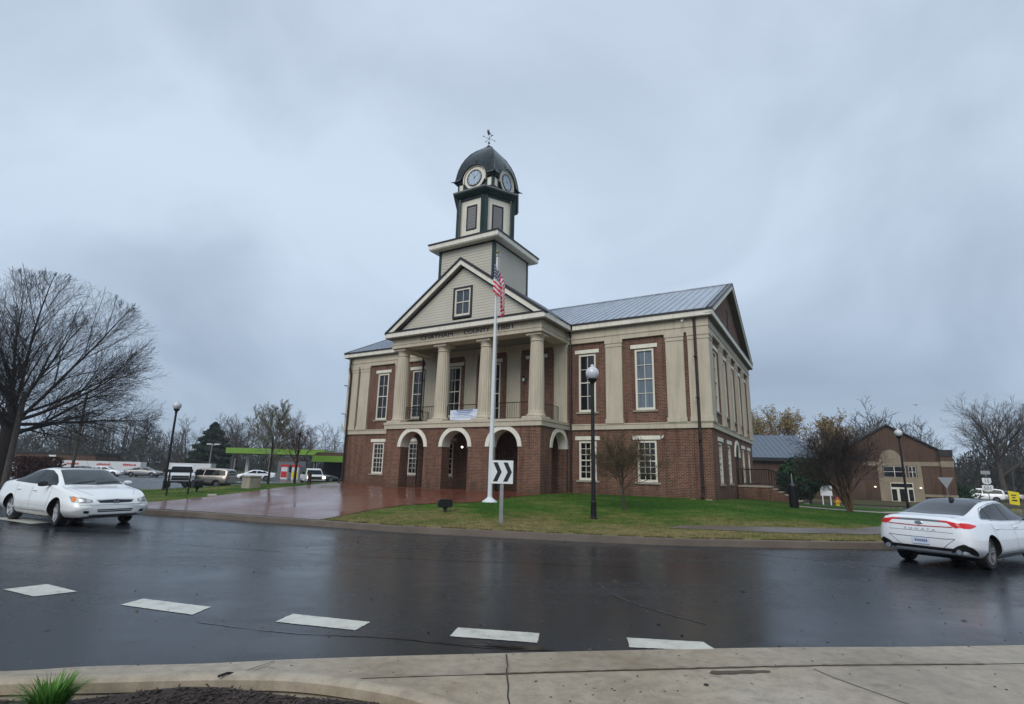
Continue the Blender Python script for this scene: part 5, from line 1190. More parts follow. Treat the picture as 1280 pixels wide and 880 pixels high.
def wheel_parts(parent, x, y, r, wdt, spokes, steer=0, rimmat='alloy', style=0, detail=True):
    sgn = -1 if y < 0 else 1
    w_ = MB(); hw = wdt / 2
    w_.lathe([(r * .66, -hw), (r * .90, -hw), (r * .975, -hw * .8), (r, -hw * .45), (r, hw * .45), (r * .975, hw * .8), (r * .90, hw), (r * .66, hw)], (0, 0, 0), 36, 'y', False)
    w_.lathe([(r * .66, hw), (r * .64, -hw)], (0, 0, 0), 36, 'y') if False else None
    o = w_.build('wheel', M['rubber'], parent, smooth=True); o.location = (x, y, r); o.rotation_euler = (0, 0, steer)
    if not detail:
        d = MB(); d.lathe([(0, 0), (r * .62, 0)], (0, sgn * hw * .9, 0), 14, 'y'); d.build('rim', M['alloy_dark'], o); return o
    d = MB(); yo = sgn * hw
    d.lathe([(r * .70, yo * .92), (r * .68, yo * 1.0), (r * .64, yo * .9), (r * .62, yo * .3)], (0, 0, 0), 40, 'y', False)
    d.lathe([(0, yo * .86), (r * .10, yo * .84), (r * .15, yo * .70)], (0, 0, 0), 20, 'y')
    for i in range(spokes):
        a = 2 * math.pi * i / spokes + .3
        subs = (0,) if style == 0 else (-.13, .13)
        for da in subs:
            c, s_ = math.cos(a + da * .3), math.sin(a + da * .3); c2, s2 = math.cos(a + da), math.sin(a + da); w0, w1 = (r * .075, r * .10) if style == 0 else (r * .03, r * .045)
            tx, tz = -s_, c; p0 = (c * r * .08, s_ * r * .08); p1 = (c2 * r * .655, s2 * r * .655); vs = []
            for yy, k in ((yo * .88, 1), (yo * .62, 1)):
                for p, w2, ee in ((p0, w0, 0), (p1, w1, .02)):
                    vs += [(p[0] + tx * w2, yy + (sgn * ee if yy == yo * .88 else 0), p[1] + tz * w2), (p[0] - tx * w2, yy + (sgn * ee if yy == yo * .88 else 0), p[1] - tz * w2)]
            d.add(vs, [(0, 1, 3, 2), (4, 6, 7, 5), (0, 2, 6, 4), (1, 5, 7, 3)])
    d.build('rim', M[rimmat], o, smooth=False); dk = MB(); dk.lathe([(0, yo * .5), (r * .66, yo * .5)], (0, 0, 0), 30, 'y'); dk.build('brake', M['well'], o)
    return o
def car(name, label, group, loc, rz, scale, st, paintm, wb2, track, rw, spokes=5, style=0, steer=0, rimmat='alloy', detail=True, ww=.21):
    root = thing(name, label, 'car', loc, rz, group); root.scale = (scale,) * 3
    vs, fs = car_shell(st, 90 if detail else 34, 2 if detail else 1); sk = Skin(vs, fs)
    body = mkobj('body', vs, fs, M[paintm], root, mats=[M[paintm], M['well']]); bm = bmesh.new(); bm.from_mesh(body.data); bmesh.ops.recalc_face_normals(bm, faces=bm.faces); bm.to_mesh(body.data); bm.free()
    if True:      # cut the wheel arches
        cut = MB()
        for x in (-wb2, wb2):
            for s_ in (-1, 1): cut.lathe([(rw + .045, -.18), (rw + .045, .30)] if s_ > 0 else [(rw + .045, -.30), (rw + .045, .18)], (x, s_ * (track - .02), rw * 1.0), 40 if detail else 18, 'y')
        co = cut.build('cutter', M['well'], None, mats=[M['well']]); co.data.materials.clear(); co.data.materials.append(M['well'])
        md = body.modifiers.new('b', 'BOOLEAN'); md.object = co; md.operation = 'DIFFERENCE'; md.solver = 'EXACT'
        try: md.material_mode = 'TRANSFER'
        except Exception: pass
        co.matrix_world = root.matrix_world.copy() if False else co.matrix_world
        root_l, root_r, root_s = root.location.copy(), root.rotation_euler.copy(), root.scale.copy()
        root.location = (0, 0, 0); root.rotation_euler = (0, 0, 0); root.scale = (1, 1, 1); bpy.context.view_layer.update()
        dg = bpy.context.evaluated_depsgraph_get(); me = bpy.data.meshes.new_from_object(body.evaluated_get(dg)); body.modifiers.clear(); old = body.data; body.data = me; bpy.data.meshes.remove(old); bpy.data.objects.remove(co)
        root.location, root.rotation_euler, root.scale = root_l, root_r, root_s
    shade(body, 30)
    for x, st_ in ((-wb2, 0), (wb2, steer)):
        for s_ in (-1, 1): wheel_parts(root, x, s_ * (track - ww * .35), rw, ww, spokes, st_, rimmat, style, detail)
    mb = MB(); mb.box(-wb2 - .3, wb2 + .3, -track + .12, track - .12, .17, .34); mb.build('underbody', M['well'], root)
    return root, body, sk
def dpanel(nm, sk, mat, parent, items, **k):
    mb = MB()
    for it in items: sk.patch(mb, *it)
    return mb.build(nm, M[mat] if isinstance(mat, str) else mat, parent, smooth=True, fix=False)

# --- white four-door car on the left, seen from its front right
ST1 = [(-2.46, .42, .55, .62, .62, .58, .80, .50, .86), (-2.42, .34, .66, .74, .62, .68, .86, .58, .96), (-2.25, .28, .76, .85, .60, .77, .93, .66, 1.03), (-1.9, .24, .80, .89, .58, .81, .96, .68, 1.07), (-1.6, .22, .81, .90, .57, .82, .97, .64, 1.12), (-1.2, .20, .82, .905, .56, .83, .965, .60, 1.25),
       (-.7, .19, .82, .905, .55, .835, .955, .58, 1.36), (-.15, .19, .82, .905, .55, .835, .945, .575, 1.405), (.3, .19, .82, .905, .55, .835, .93, .57, 1.375), (.75, .19, .82, .905, .55, .83, .915, .60, 1.20), (1.15, .20, .82, .90, .56, .83, .90, .68, .985), (1.3, .20, .81, .90, .56, .83, .885, .70, .945),
       (1.75, .21, .80, .895, .55, .81, .83, .70, .875), (2.05, .22, .78, .87, .52, .77, .74, .66, .79), (2.2, .24, .72, .82, .48, .70, .66, .58, .71), (2.29, .27, .62, .72, .46, .60, .58, .48, .62), (2.33, .32, .50, .60, .45, .50, .52, .38, .55)]
def build_left_car():
    root, body, sk = car('white_saloon', 'white four door saloon with amber indicator facing right at the left edge', None, (-12.72, 16.1, 0), rad(-29.5), 1.07, ST1, 'white_paint', 1.335, .80, .325, 5, 0, rad(-9))
    for vw in ('R', 'L'):
        w_ = MB(); sk.patch(w_, vw, [(-1.52, 1.03), (-1.15, 1.20), (-.75, 1.295), (-.3, 1.335), (.15, 1.325), (.5, 1.22), (.86, 1.03)], [(-1.50, 1.005), (-1.1, .995), (-.7, .985), (-.3, .975), (.1, .97), (.5, .965), (.94, .965)], 26, 8, .004)
        wn = w_.build('side_window', M['car_glass'], root, smooth=True, fix=False)
        p = MB(); sk.line(p, vw, [(-.20, .98), (-.22, 1.32)], .05, .007); p.build('pillar', M['black_plastic'], wn, fix=False)
        p = MB()
        for ln in ([(.88, .90), (.92, .62), (.86, .34)], [(.86, .34), (-.90, .31)], [(-.10, .31), (-.12, .6), (-.18, .95)], [(-.90, .31), (-1.05, .62), (-1.12, .95)]): sk.line(p, vw, ln, .007, .0025)
        p.build('door_seam', M['well'], body, fix=False)
        p = MB(); sk.line(p, vw, [(-.90, .50), (.80, .48)], .035, .008); p.build('side_moulding', M['white_paint'], body, fix=False)
        s_ = -1 if vw == 'R' else 1
        for x in (-.04, -1.0): h = sk.hit(vw, x, .83); p = MB(); p.bbox(x - .02, x + .17, h[0].y - .005 * s_, h[0].y + .035 * s_, .80, .835, .012); p.build('door_handle', M['white_paint'], root)
        h = sk.hit(vw, .72, .96); p = MB(); y0 = s_ * .90
        p.lathe([(.0, -.10), (.07, -.08), (.085, 0), (.07, .09), (0, .10)], (.66, y0 + s_ * .07, 1.00), 14, 'y'); p.v = [(.66 + (x - .66) * .75, y, 1.0 + (z - 1.0) * .85) for x, y, z in p.v]; mir = p.build('mirror', M['black_plastic'] if vw == 'R' else M['white_paint'], root, smooth=True)
        p = MB(); p.box(.60, .72, y0 - s_ * .09, y0 + s_ * .02, .95, .98); p.build('arm', M['black_plastic'], mir)
    dpanel('windshield', sk, 'windshield_glass', root, [('T', [(.38, -.54), (.41, 0), (.38, .54)], [(1.09, -.66), (1.18, 0), (1.09, .66)], 40, 24, .010)])
    dpanel('rear_window', sk, 'car_glass', root, [('T', [(-.86, -.52), (-.84, 0), (-.86, .52)], [(-1.55, -.58), (-1.62, 0), (-1.55, .58)], 14, 8, .004)])
    dpanel('sunroof', sk, 'car_glass', root, [('T', [(-.62, -.42), (-.62, .42)], [(.12, -.42), (.12, .42)], 8, 6, .006)])
    p = MB(); sk.line(p, 'T', [(.45, -.56), (.5, 0), (.45, .56)], .02, .006); p.build('roof_seal', M['black_plastic'], root, fix=False)
    for y0, y1 in ((-.52, .02), (.02, .58)):      # wipers lying on the glass
        p = MB(); pts = [sk.hit('T', 1.10 - .10 * t, y0 + (y1 - y0) * t) for t in (0, .3, .6, 1)]; pts = [q[0] + q[1] * .025 for q in pts]; p.path(pts, .008, 5); p.build('wiper', M['black_plastic'], root)
    # front end
    for s_ in (-1, 1):
        hl = MB(); sk.patch(hl, 'F', [(s_ * .50, .655), (s_ * .62, .69), (s_ * .76, .725), (s_ * .83, .735)], [(s_ * .50, .60), (s_ * .62, .585), (s_ * .76, .585), (s_ * .84, .61)], 12, 5, .005)
        sk.patch(hl, 'R' if s_ < 0 else 'L', [(2.16, .70), (1.96, .745)], [(2.16, .60), (2.02, .63)], 6, 4, .005)
        ho = hl.build('headlight', M['lamp_clear'], root, smooth=True, fix=False)
        a = MB(); sk.patch(a, 'R' if s_ < 0 else 'L', [(2.10, .70), (1.97, .735)], [(2.11, .61), (2.02, .635)], 4, 3, .009); a.build('indicator', M['lamp_amber'], ho, fix=False)
        a = MB()
        for yy in (.58, .70): sk.patch(a, 'F', [(s_ * (yy - .04), .665), (s_ * (yy + .04), .675)], [(s_ * (yy - .04), .605), (s_ * (yy + .04), .605)], 3, 3, .009)
        a.build('reflector', M['alloy'], ho, fix=False)
        f = MB(); sk.patch(f, 'F', [(s_ * .56, .40), (s_ * .66, .41)], [(s_ * .56, .34), (s_ * .66, .35)], 3, 3, .006); f.build('fog_light', M['black_plastic'], root, fix=False)
    gr = MB(); sk.patch(gr, 'F', [(-.40, .635), (0, .65), (.40, .635)], [(-.35, .585), (0, .575), (.35, .585)], 12, 3, .006); go = gr.build('grille', M['black_plastic'], root, fix=False)
    gr = MB(); sk.line(gr, 'F', [(-.42, .645), (0, .66), (.42, .645)], .018, .012); h = sk.hit('F', 0, .61)[0]
    xb = h.x + .02     # H-shaped emblem in a rounded frame
    for a in ((-.055, -.035, .572, .652), (.035, .055, .572, .652), (-.035, .035, .603, .620)): gr.box(xb, xb + .012, a[0], a[1], a[2], a[3])
    gr.box(xb, xb + .008, -.075, .075, .655, .665); gr.box(xb, xb + .008, -.06, .06, .558, .568)
    gr.build('emblem', M['chrome'], go)
    dpanel('lower_intake', sk, 'black_plastic', root, [('F', [(-.40, .435), (.40, .435)], [(-.37, .37), (.37, .37)], 10, 3, .006)])
    p = MB(); sk.line(p, 'F', [(-.38, .402), (.38, .402)], .012, .012); p.build('intake_bar', M['alloy'], root, fix=False)
    p = MB(); sk.line(p, 'F', [(-.74, .54), (0, .535), (.74, .54)], .006, .003); sk.line(p, 'T', [(1.25, -.66), (1.8, -.62), (2.12, -.46)], .006, .003); sk.line(p, 'T', [(1.25, .66), (1.8, .62), (2.12, .46)], .006, .003); p.build('hood_seam', M['well'], body, fix=False)
    dpanel('chin_spoiler', sk, 'black_plastic', root, [('F', [(-.55, .30), (.55, .30)], [(-.52, .275), (.52, .275)], 10, 2, .01)])
    for s_ in (-1, 1): dpanel('tail_light', sk, 'lamp_red', root, [('B', [(s_ * .40, .86), (s_ * .68, .86)], [(s_ * .42, .74), (s_ * .68, .74)], 5, 3, .005)])
    return root
build_left_car()

# --- white fastback saloon on the right, seen from behind
ST2 = [(-2.50, .50, .50, .60, .70, .58, .86, .50, .97), (-2.47, .40, .62, .74, .70, .70, .92, .60, 1.045), (-2.36, .32, .74, .86, .68, .78, .955, .66, 1.085), (-2.1, .27, .80, .915, .64, .825, .975, .66, 1.105), (-1.75, .23, .82, .93, .62, .84, .975, .62, 1.155), (-1.35, .21, .83, .93, .60, .845, .97, .585, 1.245),
       (-.85, .20, .83, .93, .58, .85, .96, .575, 1.36), (-.35, .20, .83, .93, .58, .85, .95, .58, 1.43), (.15, .20, .83, .93, .58, .85, .94, .585, 1.44), (.55, .20, .83, .93, .58, .85, .93, .58, 1.385), (1.0, .20, .83, .93, .58, .85, .915, .61, 1.19), (1.4, .21, .82, .93, .57, .84, .90, .68, .99),
       (1.6, .21, .81, .92, .56, .84, .875, .70, .935), (2.0, .22, .79, .90, .53, .80, .79, .68, .84), (2.25, .25, .72, .83, .50, .72, .68, .58, .74), (2.36, .28, .60, .72, .46, .60, .58, .46, .64), (2.40, .34, .5, .6, .45, .5, .52, .4, .56)]
def build_saloon():
    root, body, sk = car('white_saloon', 'white fastback saloon seen from behind with red full width tail lights at the right edge', None, (10.38, 12.52, 0), rad(31.5), .925, ST2, 'white_paint_b', 1.42, .815, .345, 5, 1, 0, 'alloy_dark', True, .23)
    for vw in ('R', 'L'):
        w_ = MB(); sk.patch(w_, vw, [(-1.42, 1.075), (-1.0, 1.23), (-.5, 1.325), (0, 1.36), (.4, 1.345), (.8, 1.22), (1.12, 1.04)], [(-1.40, 1.045), (-1.0, 1.01), (-.5, .995), (0, .985), (.4, .98), (.8, .975), (1.18, .97)], 28, 8, .004)
        wn = w_.build('side_window', M['car_glass'], root, smooth=True, fix=False)
        p = MB(); sk.line(p, vw, [(-.02, .985), (-.12, 1.36)], .06, .007); p.build('pillar', M['black_plastic'], wn, fix=False); p = MB(); sk.line(p, vw, [(-1.02, 1.0), (-.86, 1.28)], .03, .007); p.build('quarter_pillar', M['black_plastic'], wn, fix=False)
        p = MB(); sk.line(p, vw, [(-1.45, 1.05), (-1.0, 1.255), (-.5, 1.345), (0, 1.378), (.4, 1.365), (.8, 1.24), (1.15, 1.04)], .014, .008); sk.line(p, vw, [(-1.45, 1.045), (-.5, .99), (.4, .975), (1.15, .965)], .012, .008); p.build('window_trim', M['chrome'], wn, fix=False)
        p = MB()
        for ln in ([(1.02, .93), (1.08, .62), (1.0, .34)], [(1.0, .34), (-.92, .33)], [(-.02, .95), (-.02, .34)], [(-.92, .33), (-1.12, .62), (-1.2, .96)]): sk.line(p, vw, ln, .007, .0025)
        p.build('door_seam', M['well'], body, fix=False)
        s_ = -1 if vw == 'R' else 1
        for x in (.12, -.98):
            h = sk.hit(vw, x, .84); p = MB(); p.bbox(x - .10, x + .10, h[0].y - .003 * s_, h[0].y + .03 * s_, .83, .855, .01); p.build('door_handle', M['white_paint_b'], root)
        p = MB(); sk.line(p, vw, [(-1.2, .86), (-.4, .80), (.6, .78), (1.6, .78)], .006, .002); p.build('crease_shade', M['grey_paint'], body, fix=False)  # grey line drawn on the flank, painted shade for the body crease
        p = MB(); sk.line(p, vw, [(-1.0, .30), (1.0, .29)], .03, .008); p.build('sill_trim', M['chrome'], body, fix=False)
        y0 = s_ * .93; p = MB(); p.lathe([(.0, -.12), (.07, -.09), (.085, 0), (.07, .10), (0, .12)], (.86, y0 + s_ * .09, 1.03), 14, 'y'); p.v = [(x, y, 1.03 + (z - 1.03) * .8) for x, y, z in p.v]; mir = p.build('mirror', M['white_paint_b'], root, smooth=True); p = MB(); p.box(.82, .9, y0 - s_ * .1, y0 + s_ * .02, .97, 1.0); p.build('arm', M['black_plastic'], mir)
    dpanel('roof_panel', sk, 'car_glass', root, [('T', [(-.62, -.53), (-.62, .53)], [(.42, -.53), (.42, .53)], 14, 12, .004)])
    dpanel('rear_window', sk, 'car_glass', root, [('T', [(-.66, -.52), (-.64, 0), (-.66, .52)], [(-1.86, -.60), (-1.98, 0), (-1.86, .60)], 16, 12, .005)])
    dpanel('windshield', sk, 'car_glass', root, [('T', [(.56, -.53), (.6, 0), (.56, .53)], [(1.30, -.66), (1.42, 0), (1.30, .66)], 12, 8, .004)])
    h = sk.hit('T', -.55, 0)[0]; p = MB(); p.prism([(-.72, h.z - .03), (-.50, h.z + .0), (-.60, h.z + .06), (-.70, h.z + .065)], -.025, .025, 'y'); p.build('antenna', M['black_plastic'], root)
    # grey strip laid on the body as painted shade under the boot lip
    dpanel('boot_shade_band', sk, 'grey_paint', root, [('B', [(-.52, 1.015), (0, 1.025), (.52, 1.015)], [(-.54, .975), (0, .98), (.54, .975)], 14, 3, .004)])
    lb = MB(); sk.patch(lb, 'B', [(-.60, .90), (0, .885), (.60, .90)], [(-.60, .883), (0, .868), (.60, .883)], 24, 1, .008); lbo = lb.build('light_bar', M['lamp_red'], root, fix=False)
    for s_ in (-1, 1):
        t_ = MB(); sk.patch(t_, 'B', [(s_ * .36, 1.015), (s_ * .52, 1.01), (s_ * .66, .985), (s_ * .78, .95)], [(s_ * .36, 1.0), (s_ * .52, .975), (s_ * .62, .885), (s_ * .78, .885)], 14, 5, .006)
        sk.patch(t_, 'R' if s_ < 0 else 'L', [(-2.42, .985), (-2.25, .975), (-1.98, .93)], [(-2.42, .875), (-2.25, .875), (-2.02, .91)], 8, 4, .006)
        to = t_.build('tail_light', M['lamp_red_lit'], root, smooth=True, fix=False)
        t_ = MB(); sk.line(t_, 'B', [(s_ * .60, .96), (s_ * .76, .93)], .02, .012); sk.patch(t_, 'B', [(s_ * .66, .96), (s_ * .70, .955)], [(s_ * .64, .88), (s_ * .68, .88)], 2, 4, .011); t_.build('lens_rib', M['lamp_red'], to, fix=False)
        d = MB(); sk.patch(d, 'B', [(s_ * .52, .43), (s_ * .64, .52), (s_ * .76, .57), (s_ * .84, .50)], [(s_ * .52, .37), (s_ * .62, .40), (s_ * .72, .42), (s_ * .84, .43)], 8, 5, .006); sk.patch(d, 'R' if s_ < 0 else 'L', [(-2.42, .53), (-2.30, .47), (-2.05, .34)], [(-2.42, .43), (-2.3, .37), (-2.05, .31)], 6, 4, .006); d.build('vent_trim', M['black_plastic'], root, fix=False)
    dpanel('diffuser', sk, 'black_plastic', root, [('B', [(-.66, .46), (0, .46), (.66, .46)], [(-.6, .40), (0, .40), (.6, .40)], 16, 3, .008)])
    p = MB(); sk.line(p, 'B', [(-.62, .655), (-.45, .64), (.45, .64), (.62, .655)], .010, .004); sk.line(p, 'B', [(-.62, .655), (-.40, .46)], .008, .004); sk.line(p, 'B', [(.62, .655), (.40, .46)], .008, .004); p.build('bumper_seam', M['black_plastic'], root, fix=False)
    hp = sk.hit('B', 0, .56)[0]; p = MB(); p.box(hp.x - .02, hp.x - .008, -.16, .16, .50, .635); pl = p.build('licence_plate', M['banner'], root)
    p = MB()
    for i in range(7): p.box(hp.x - .023, hp.x - .021, -.12 + i * .035, -.10 + i * .035, .545, .595)
    p.build('plate_marks', pmat('plate_ink', (.03, .05, .16), .5), pl)
    hp = sk.hit('B', 0, .935)[0]; em = MB(); em.lathe([(.052, -.008), (.062, 0), (.052, .008)], (hp.x - .012, 0, .945), 20, 'x'); em.v = [(x, y * 1.25, .945 + (z - .945) * .62) for x, y, z in em.v]; em.build('emblem', M['chrome'], root)
    tx = text_mesh('lettering', 'S O N A T A', .055, M['alloy'], root, .003, (sk.hit('B', 0, .80)[0].x - .006, 0, .81), (rad(90), 0, rad(-90)), sx=2.0)
    p = MB(); sk.line(p, 'B', [(-.60, .77), (.60, .77)], .007, .003); p.build('boot_seam', M['well'], body, fix=False)
    for s_ in (-1, 1):
        p = MB(); p.lathe([(.05, -.06), (.055, -.01), (.04, .0)], (-2.44, s_ * .66, .40), 14, 'x'); p.build('exhaust_tip', M['chrome'], root)
    return root
build_saloon()

# --- distant vehicles: same builder, simple trim
SUV = [(-2.3, .45, .6, .72, .75, .70, .95, .55, 1.25), (-2.2, .35, .74, .86, .75, .80, 1.02, .62, 1.50), (-1.9, .30, .80, .92, .72, .85, 1.04, .64, 1.62), (-1.0, .28, .82, .93, .70, .86, 1.03, .65, 1.68), (0, .28, .82, .93, .70, .86, 1.02, .65, 1.69), (.45, .28, .82, .93, .70, .86, 1.02, .64, 1.62), (.9, .28, .82, .93, .70, .86, 1.02, .66, 1.30), (1.2, .28, .82, .92, .70, .85, 1.0, .72, 1.10), (1.8, .30, .80, .91, .66, .82, .94, .72, 1.02), (2.15, .33, .74, .86, .60, .74, .82, .66, .90), (2.3, .40, .6, .72, .55, .62, .66, .5, .72)]
def far_car(name, label, group, x, y, rz, st, mat, lit=False, lights=True, sc=1.0, dark_top=False):
    root, body, sk = car(name, label, group, (x, y, T(x, y)), rz, sc, st, mat, 1.4, .80, .345, 5, 0, 0, 'alloy', False, .22)
    L0, L1 = st[0][0], st[-1][0]; zt = max(s[8] for s in st); zb_ = .97 if zt < 1.5 else 1.06
    for vw in ('R', 'L'):
        hi = zt - .12; x0 = L0 + (.9 if zt < 1.5 else .25); p = MB(); sk.patch(p, vw, [(x0 + .05, zb_ + .06 if zt < 1.5 else hi - .1), (x0 + .55, hi - .04), (.25, hi), (.62, hi - .18), (1.0, zb_ + .04)], [(x0 - .05, zb_), (x0 + .5, zb_), (.25, zb_), (.62, zb_), (1.05, zb_)], 12, 4, .006)
        wn = p.build('side_window', M['car_glass'], root, fix=False); p = MB(); sk.line(p, vw, [(-.15, zb_), (-.2, hi)], .08, .01); p.build('pillar', M[mat], wn, fix=False)
    dpanel('windshield', sk, 'car_glass', root, [('T', [(.50, -.55), (.50, .55)], [(1.08, -.66), (1.08, .66)], 6, 5, .006)])
    if zt < 1.5: dpanel('rear_window', sk, 'car_glass', root, [('T', [(-.9, -.5), (-.9, .5)], [(-1.55, -.56), (-1.55, .56)], 6, 5, .006)])
    else: dpanel('rear_window', sk, 'car_glass', root, [('B', [(-.55, 1.5), (.55, 1.5)], [(-.62, 1.1), (.62, 1.1)], 6, 4, .006)])
    for s_ in (-1, 1):
        zf = .70 if zt < 1.5 else .80; p = MB(); sk.patch(p, 'F', [(s_ * .48, zf), (s_ * .68, zf + .02)], [(s_ * .48, zf - .12), (s_ * .68, zf - .10)], 3, 2, .012); p.build('headlight', M['lamp_lit'] if lit else M['lamp_clear'], root, fix=False)
        p = MB(); sk.patch(p, 'B', [(s_ * .5, .92), (s_ * .68, .92)], [(s_ * .5, .78), (s_ * .68, .78)], 3, 2, .012); p.build('tail_light', M['lamp_red'], root, fix=False)
    p = MB(); sk.patch(p, 'F', [(-.42, .62), (.42, .62)], [(-.42, .48), (.42, .48)], 4, 2, .01); p.build('grille', M['black_plastic'], root, fix=False)
    return root
def pickup(label, x, y, rz, mat, lit=False, sc=1.0, topper=False):
    r = thing('pickup_truck', label, 'pickup truck', (x, y, T(x, y)), rz, 'white pickup trucks near the left lot'); r.scale = (sc,) * 3
    mb = MB(); mb.prism([(-2.8, .55), (2.65, .50), (2.75, .62), (2.75, 1.02), (2.6, 1.15), (1.45, 1.22), (.95, 1.22), (-2.8, 1.20)], -.95, .95, 'y'); b = mb.build('body', M[mat], r)
    bm = bmesh.new(); bm.from_mesh(b.data); bmesh.ops.bevel(bm, geom=bm.edges[:], offset=.06, segments=2, affect='EDGES'); bm.to_mesh(b.data); bm.free(); shade(b, 40)
    mb = MB(); vs = [(-.75, -.90, 1.18), (1.35, -.90, 1.18), (1.35, .90, 1.18), (-.75, .90, 1.18), (-.62, -.70, 1.86), (.62, -.70, 1.86), (.62, .70, 1.86), (-.62, .70, 1.86)]; mb.add(vs, [(0, 3, 2, 1), (4, 5, 6, 7), (0, 1, 5, 4), (1, 2, 6, 5), (2, 3, 7, 6), (3, 0, 4, 7)]); c = mb.build('cab', M[mat], r)
    bm = bmesh.new(); bm.from_mesh(c.data); bmesh.ops.bevel(bm, geom=bm.edges[:], offset=.05, segments=2, affect='EDGES'); bm.to_mesh(c.data); bm.free(); shade(c, 40)
    mb = MB(); o_ = .012
    mb.add([(1.29 + o_, -.80, 1.24), (1.29 + o_, .80, 1.24), (.68 + o_, .64, 1.79), (.68 + o_, -.64, 1.79)], [(0, 1, 2, 3)]); mb.build('windshield', M['car_glass'], r, fix=False)
    for s_ in (-1, 1):
        mb = MB(); mb.add([(-.62, s_ * (.885 + o_), 1.26), (1.12, s_ * (.885 + o_), 1.26), (.55, s_ * (.72 + o_), 1.78), (-.56, s_ * (.72 + o_), 1.78)], [(0, 1, 2, 3)]); mb.build('side_window', M['car_glass'], r, fix=False)
        mb = MB(); mb.bbox(.95, 1.15, s_ * .98, s_ * 1.22, 1.22, 1.50, .03); mb.build('mirror', M['black_plastic'], r)
        mb = MB(); mb.box(2.745, 2.765, s_ * .62, s_ * .9, .84, 1.04); mb.build('headlight', M['lamp_lit'] if lit else M['lamp_clear'], r)
        for x_ in (-1.75, 1.80): wheel_parts(r, x_, s_ * .84, .40, .27, 5, 0, 'alloy', 0, False)
    mb = MB(); mb.box(2.75, 2.77, -.56, .56, .74, 1.02); mb.box(2.70, 2.80, -.92, .92, .50, .62); mb.build('grille', M['black_plastic'], r); mb = MB(); mb.box(2.77, 2.79, -.58, .58, .86, .90); mb.build('chrome_bar', M['chrome'], r)
    mb = MB(); mb.box(-2.7, -.8, -.8, .8, 1.19, 1.215); mb.build('bed', M['black_plastic'], r)
    return r
pickup('white pickup truck facing the road behind the left lamp post', -27.0, 45.0, rad(-60), 'trailer_white', sc=1.02)
pickup('white pickup truck with glowing headlights driving past the green fuel station', -21.6, 60.0, rad(-62), 'trailer_white', lit=True, sc=1.0)
far_car('parked_suv', 'beige sport utility car parked beside the white pickup near the left lamp post', None, -26.6, 48.2, rad(176), SUV, 'silver_paint')
far_car('distant_car', 'small white car waiting on the far street left of the green fuel station', 'small cars on the far left street', -34.6, 74.5, rad(200), ST2, 'white_paint_b')
lot = [(-62, 79.5, 10, 'grey_paint', 'grey car parked in front of the long white trailer'), (-57.5, 77.5, 15, 'white_paint_b', 'white car parked left in the row before the long trailer'), (-66, 74, 5, 'silver_paint', 'silver car parked at the far left of the trailer row'), (-53.8, 80.5, 8, 'grey_paint', 'grey saloon parked nearest the left lamp post in the trailer row'), (-60, 70, 170, 'dark_paint', 'dark car parked in the middle of the far left lot')]
for x, y, a, mt, lb in lot: far_car('parked_car', lb, 'cars parked in the left lot', x, y, rad(a), ST1, mt)
far_car('parked_suv', 'white boxy car parked far left behind the bare oak and utility pole', None, -71.5, 78.0, rad(200), SUV, 'trailer_white')
far_car('distant_car', 'dark car under the right end of the green canopy', 'small cars on the far left street', -26.6, 77.5, rad(10), ST1, 'dark_paint')
for x, y, a, mt, lb in ((58.6, 68.0, 150, 'white_paint_b', 'white car parked on the far right under the big bare tree'), (62.5, 69.5, 155, 'silver_paint', 'silver car parked just left of the yellow banner')): far_car('distant_car', lb, 'cars parked on the far right', x, y, rad(a), SUV if mt == 'white_paint_b' else ST1, mt)

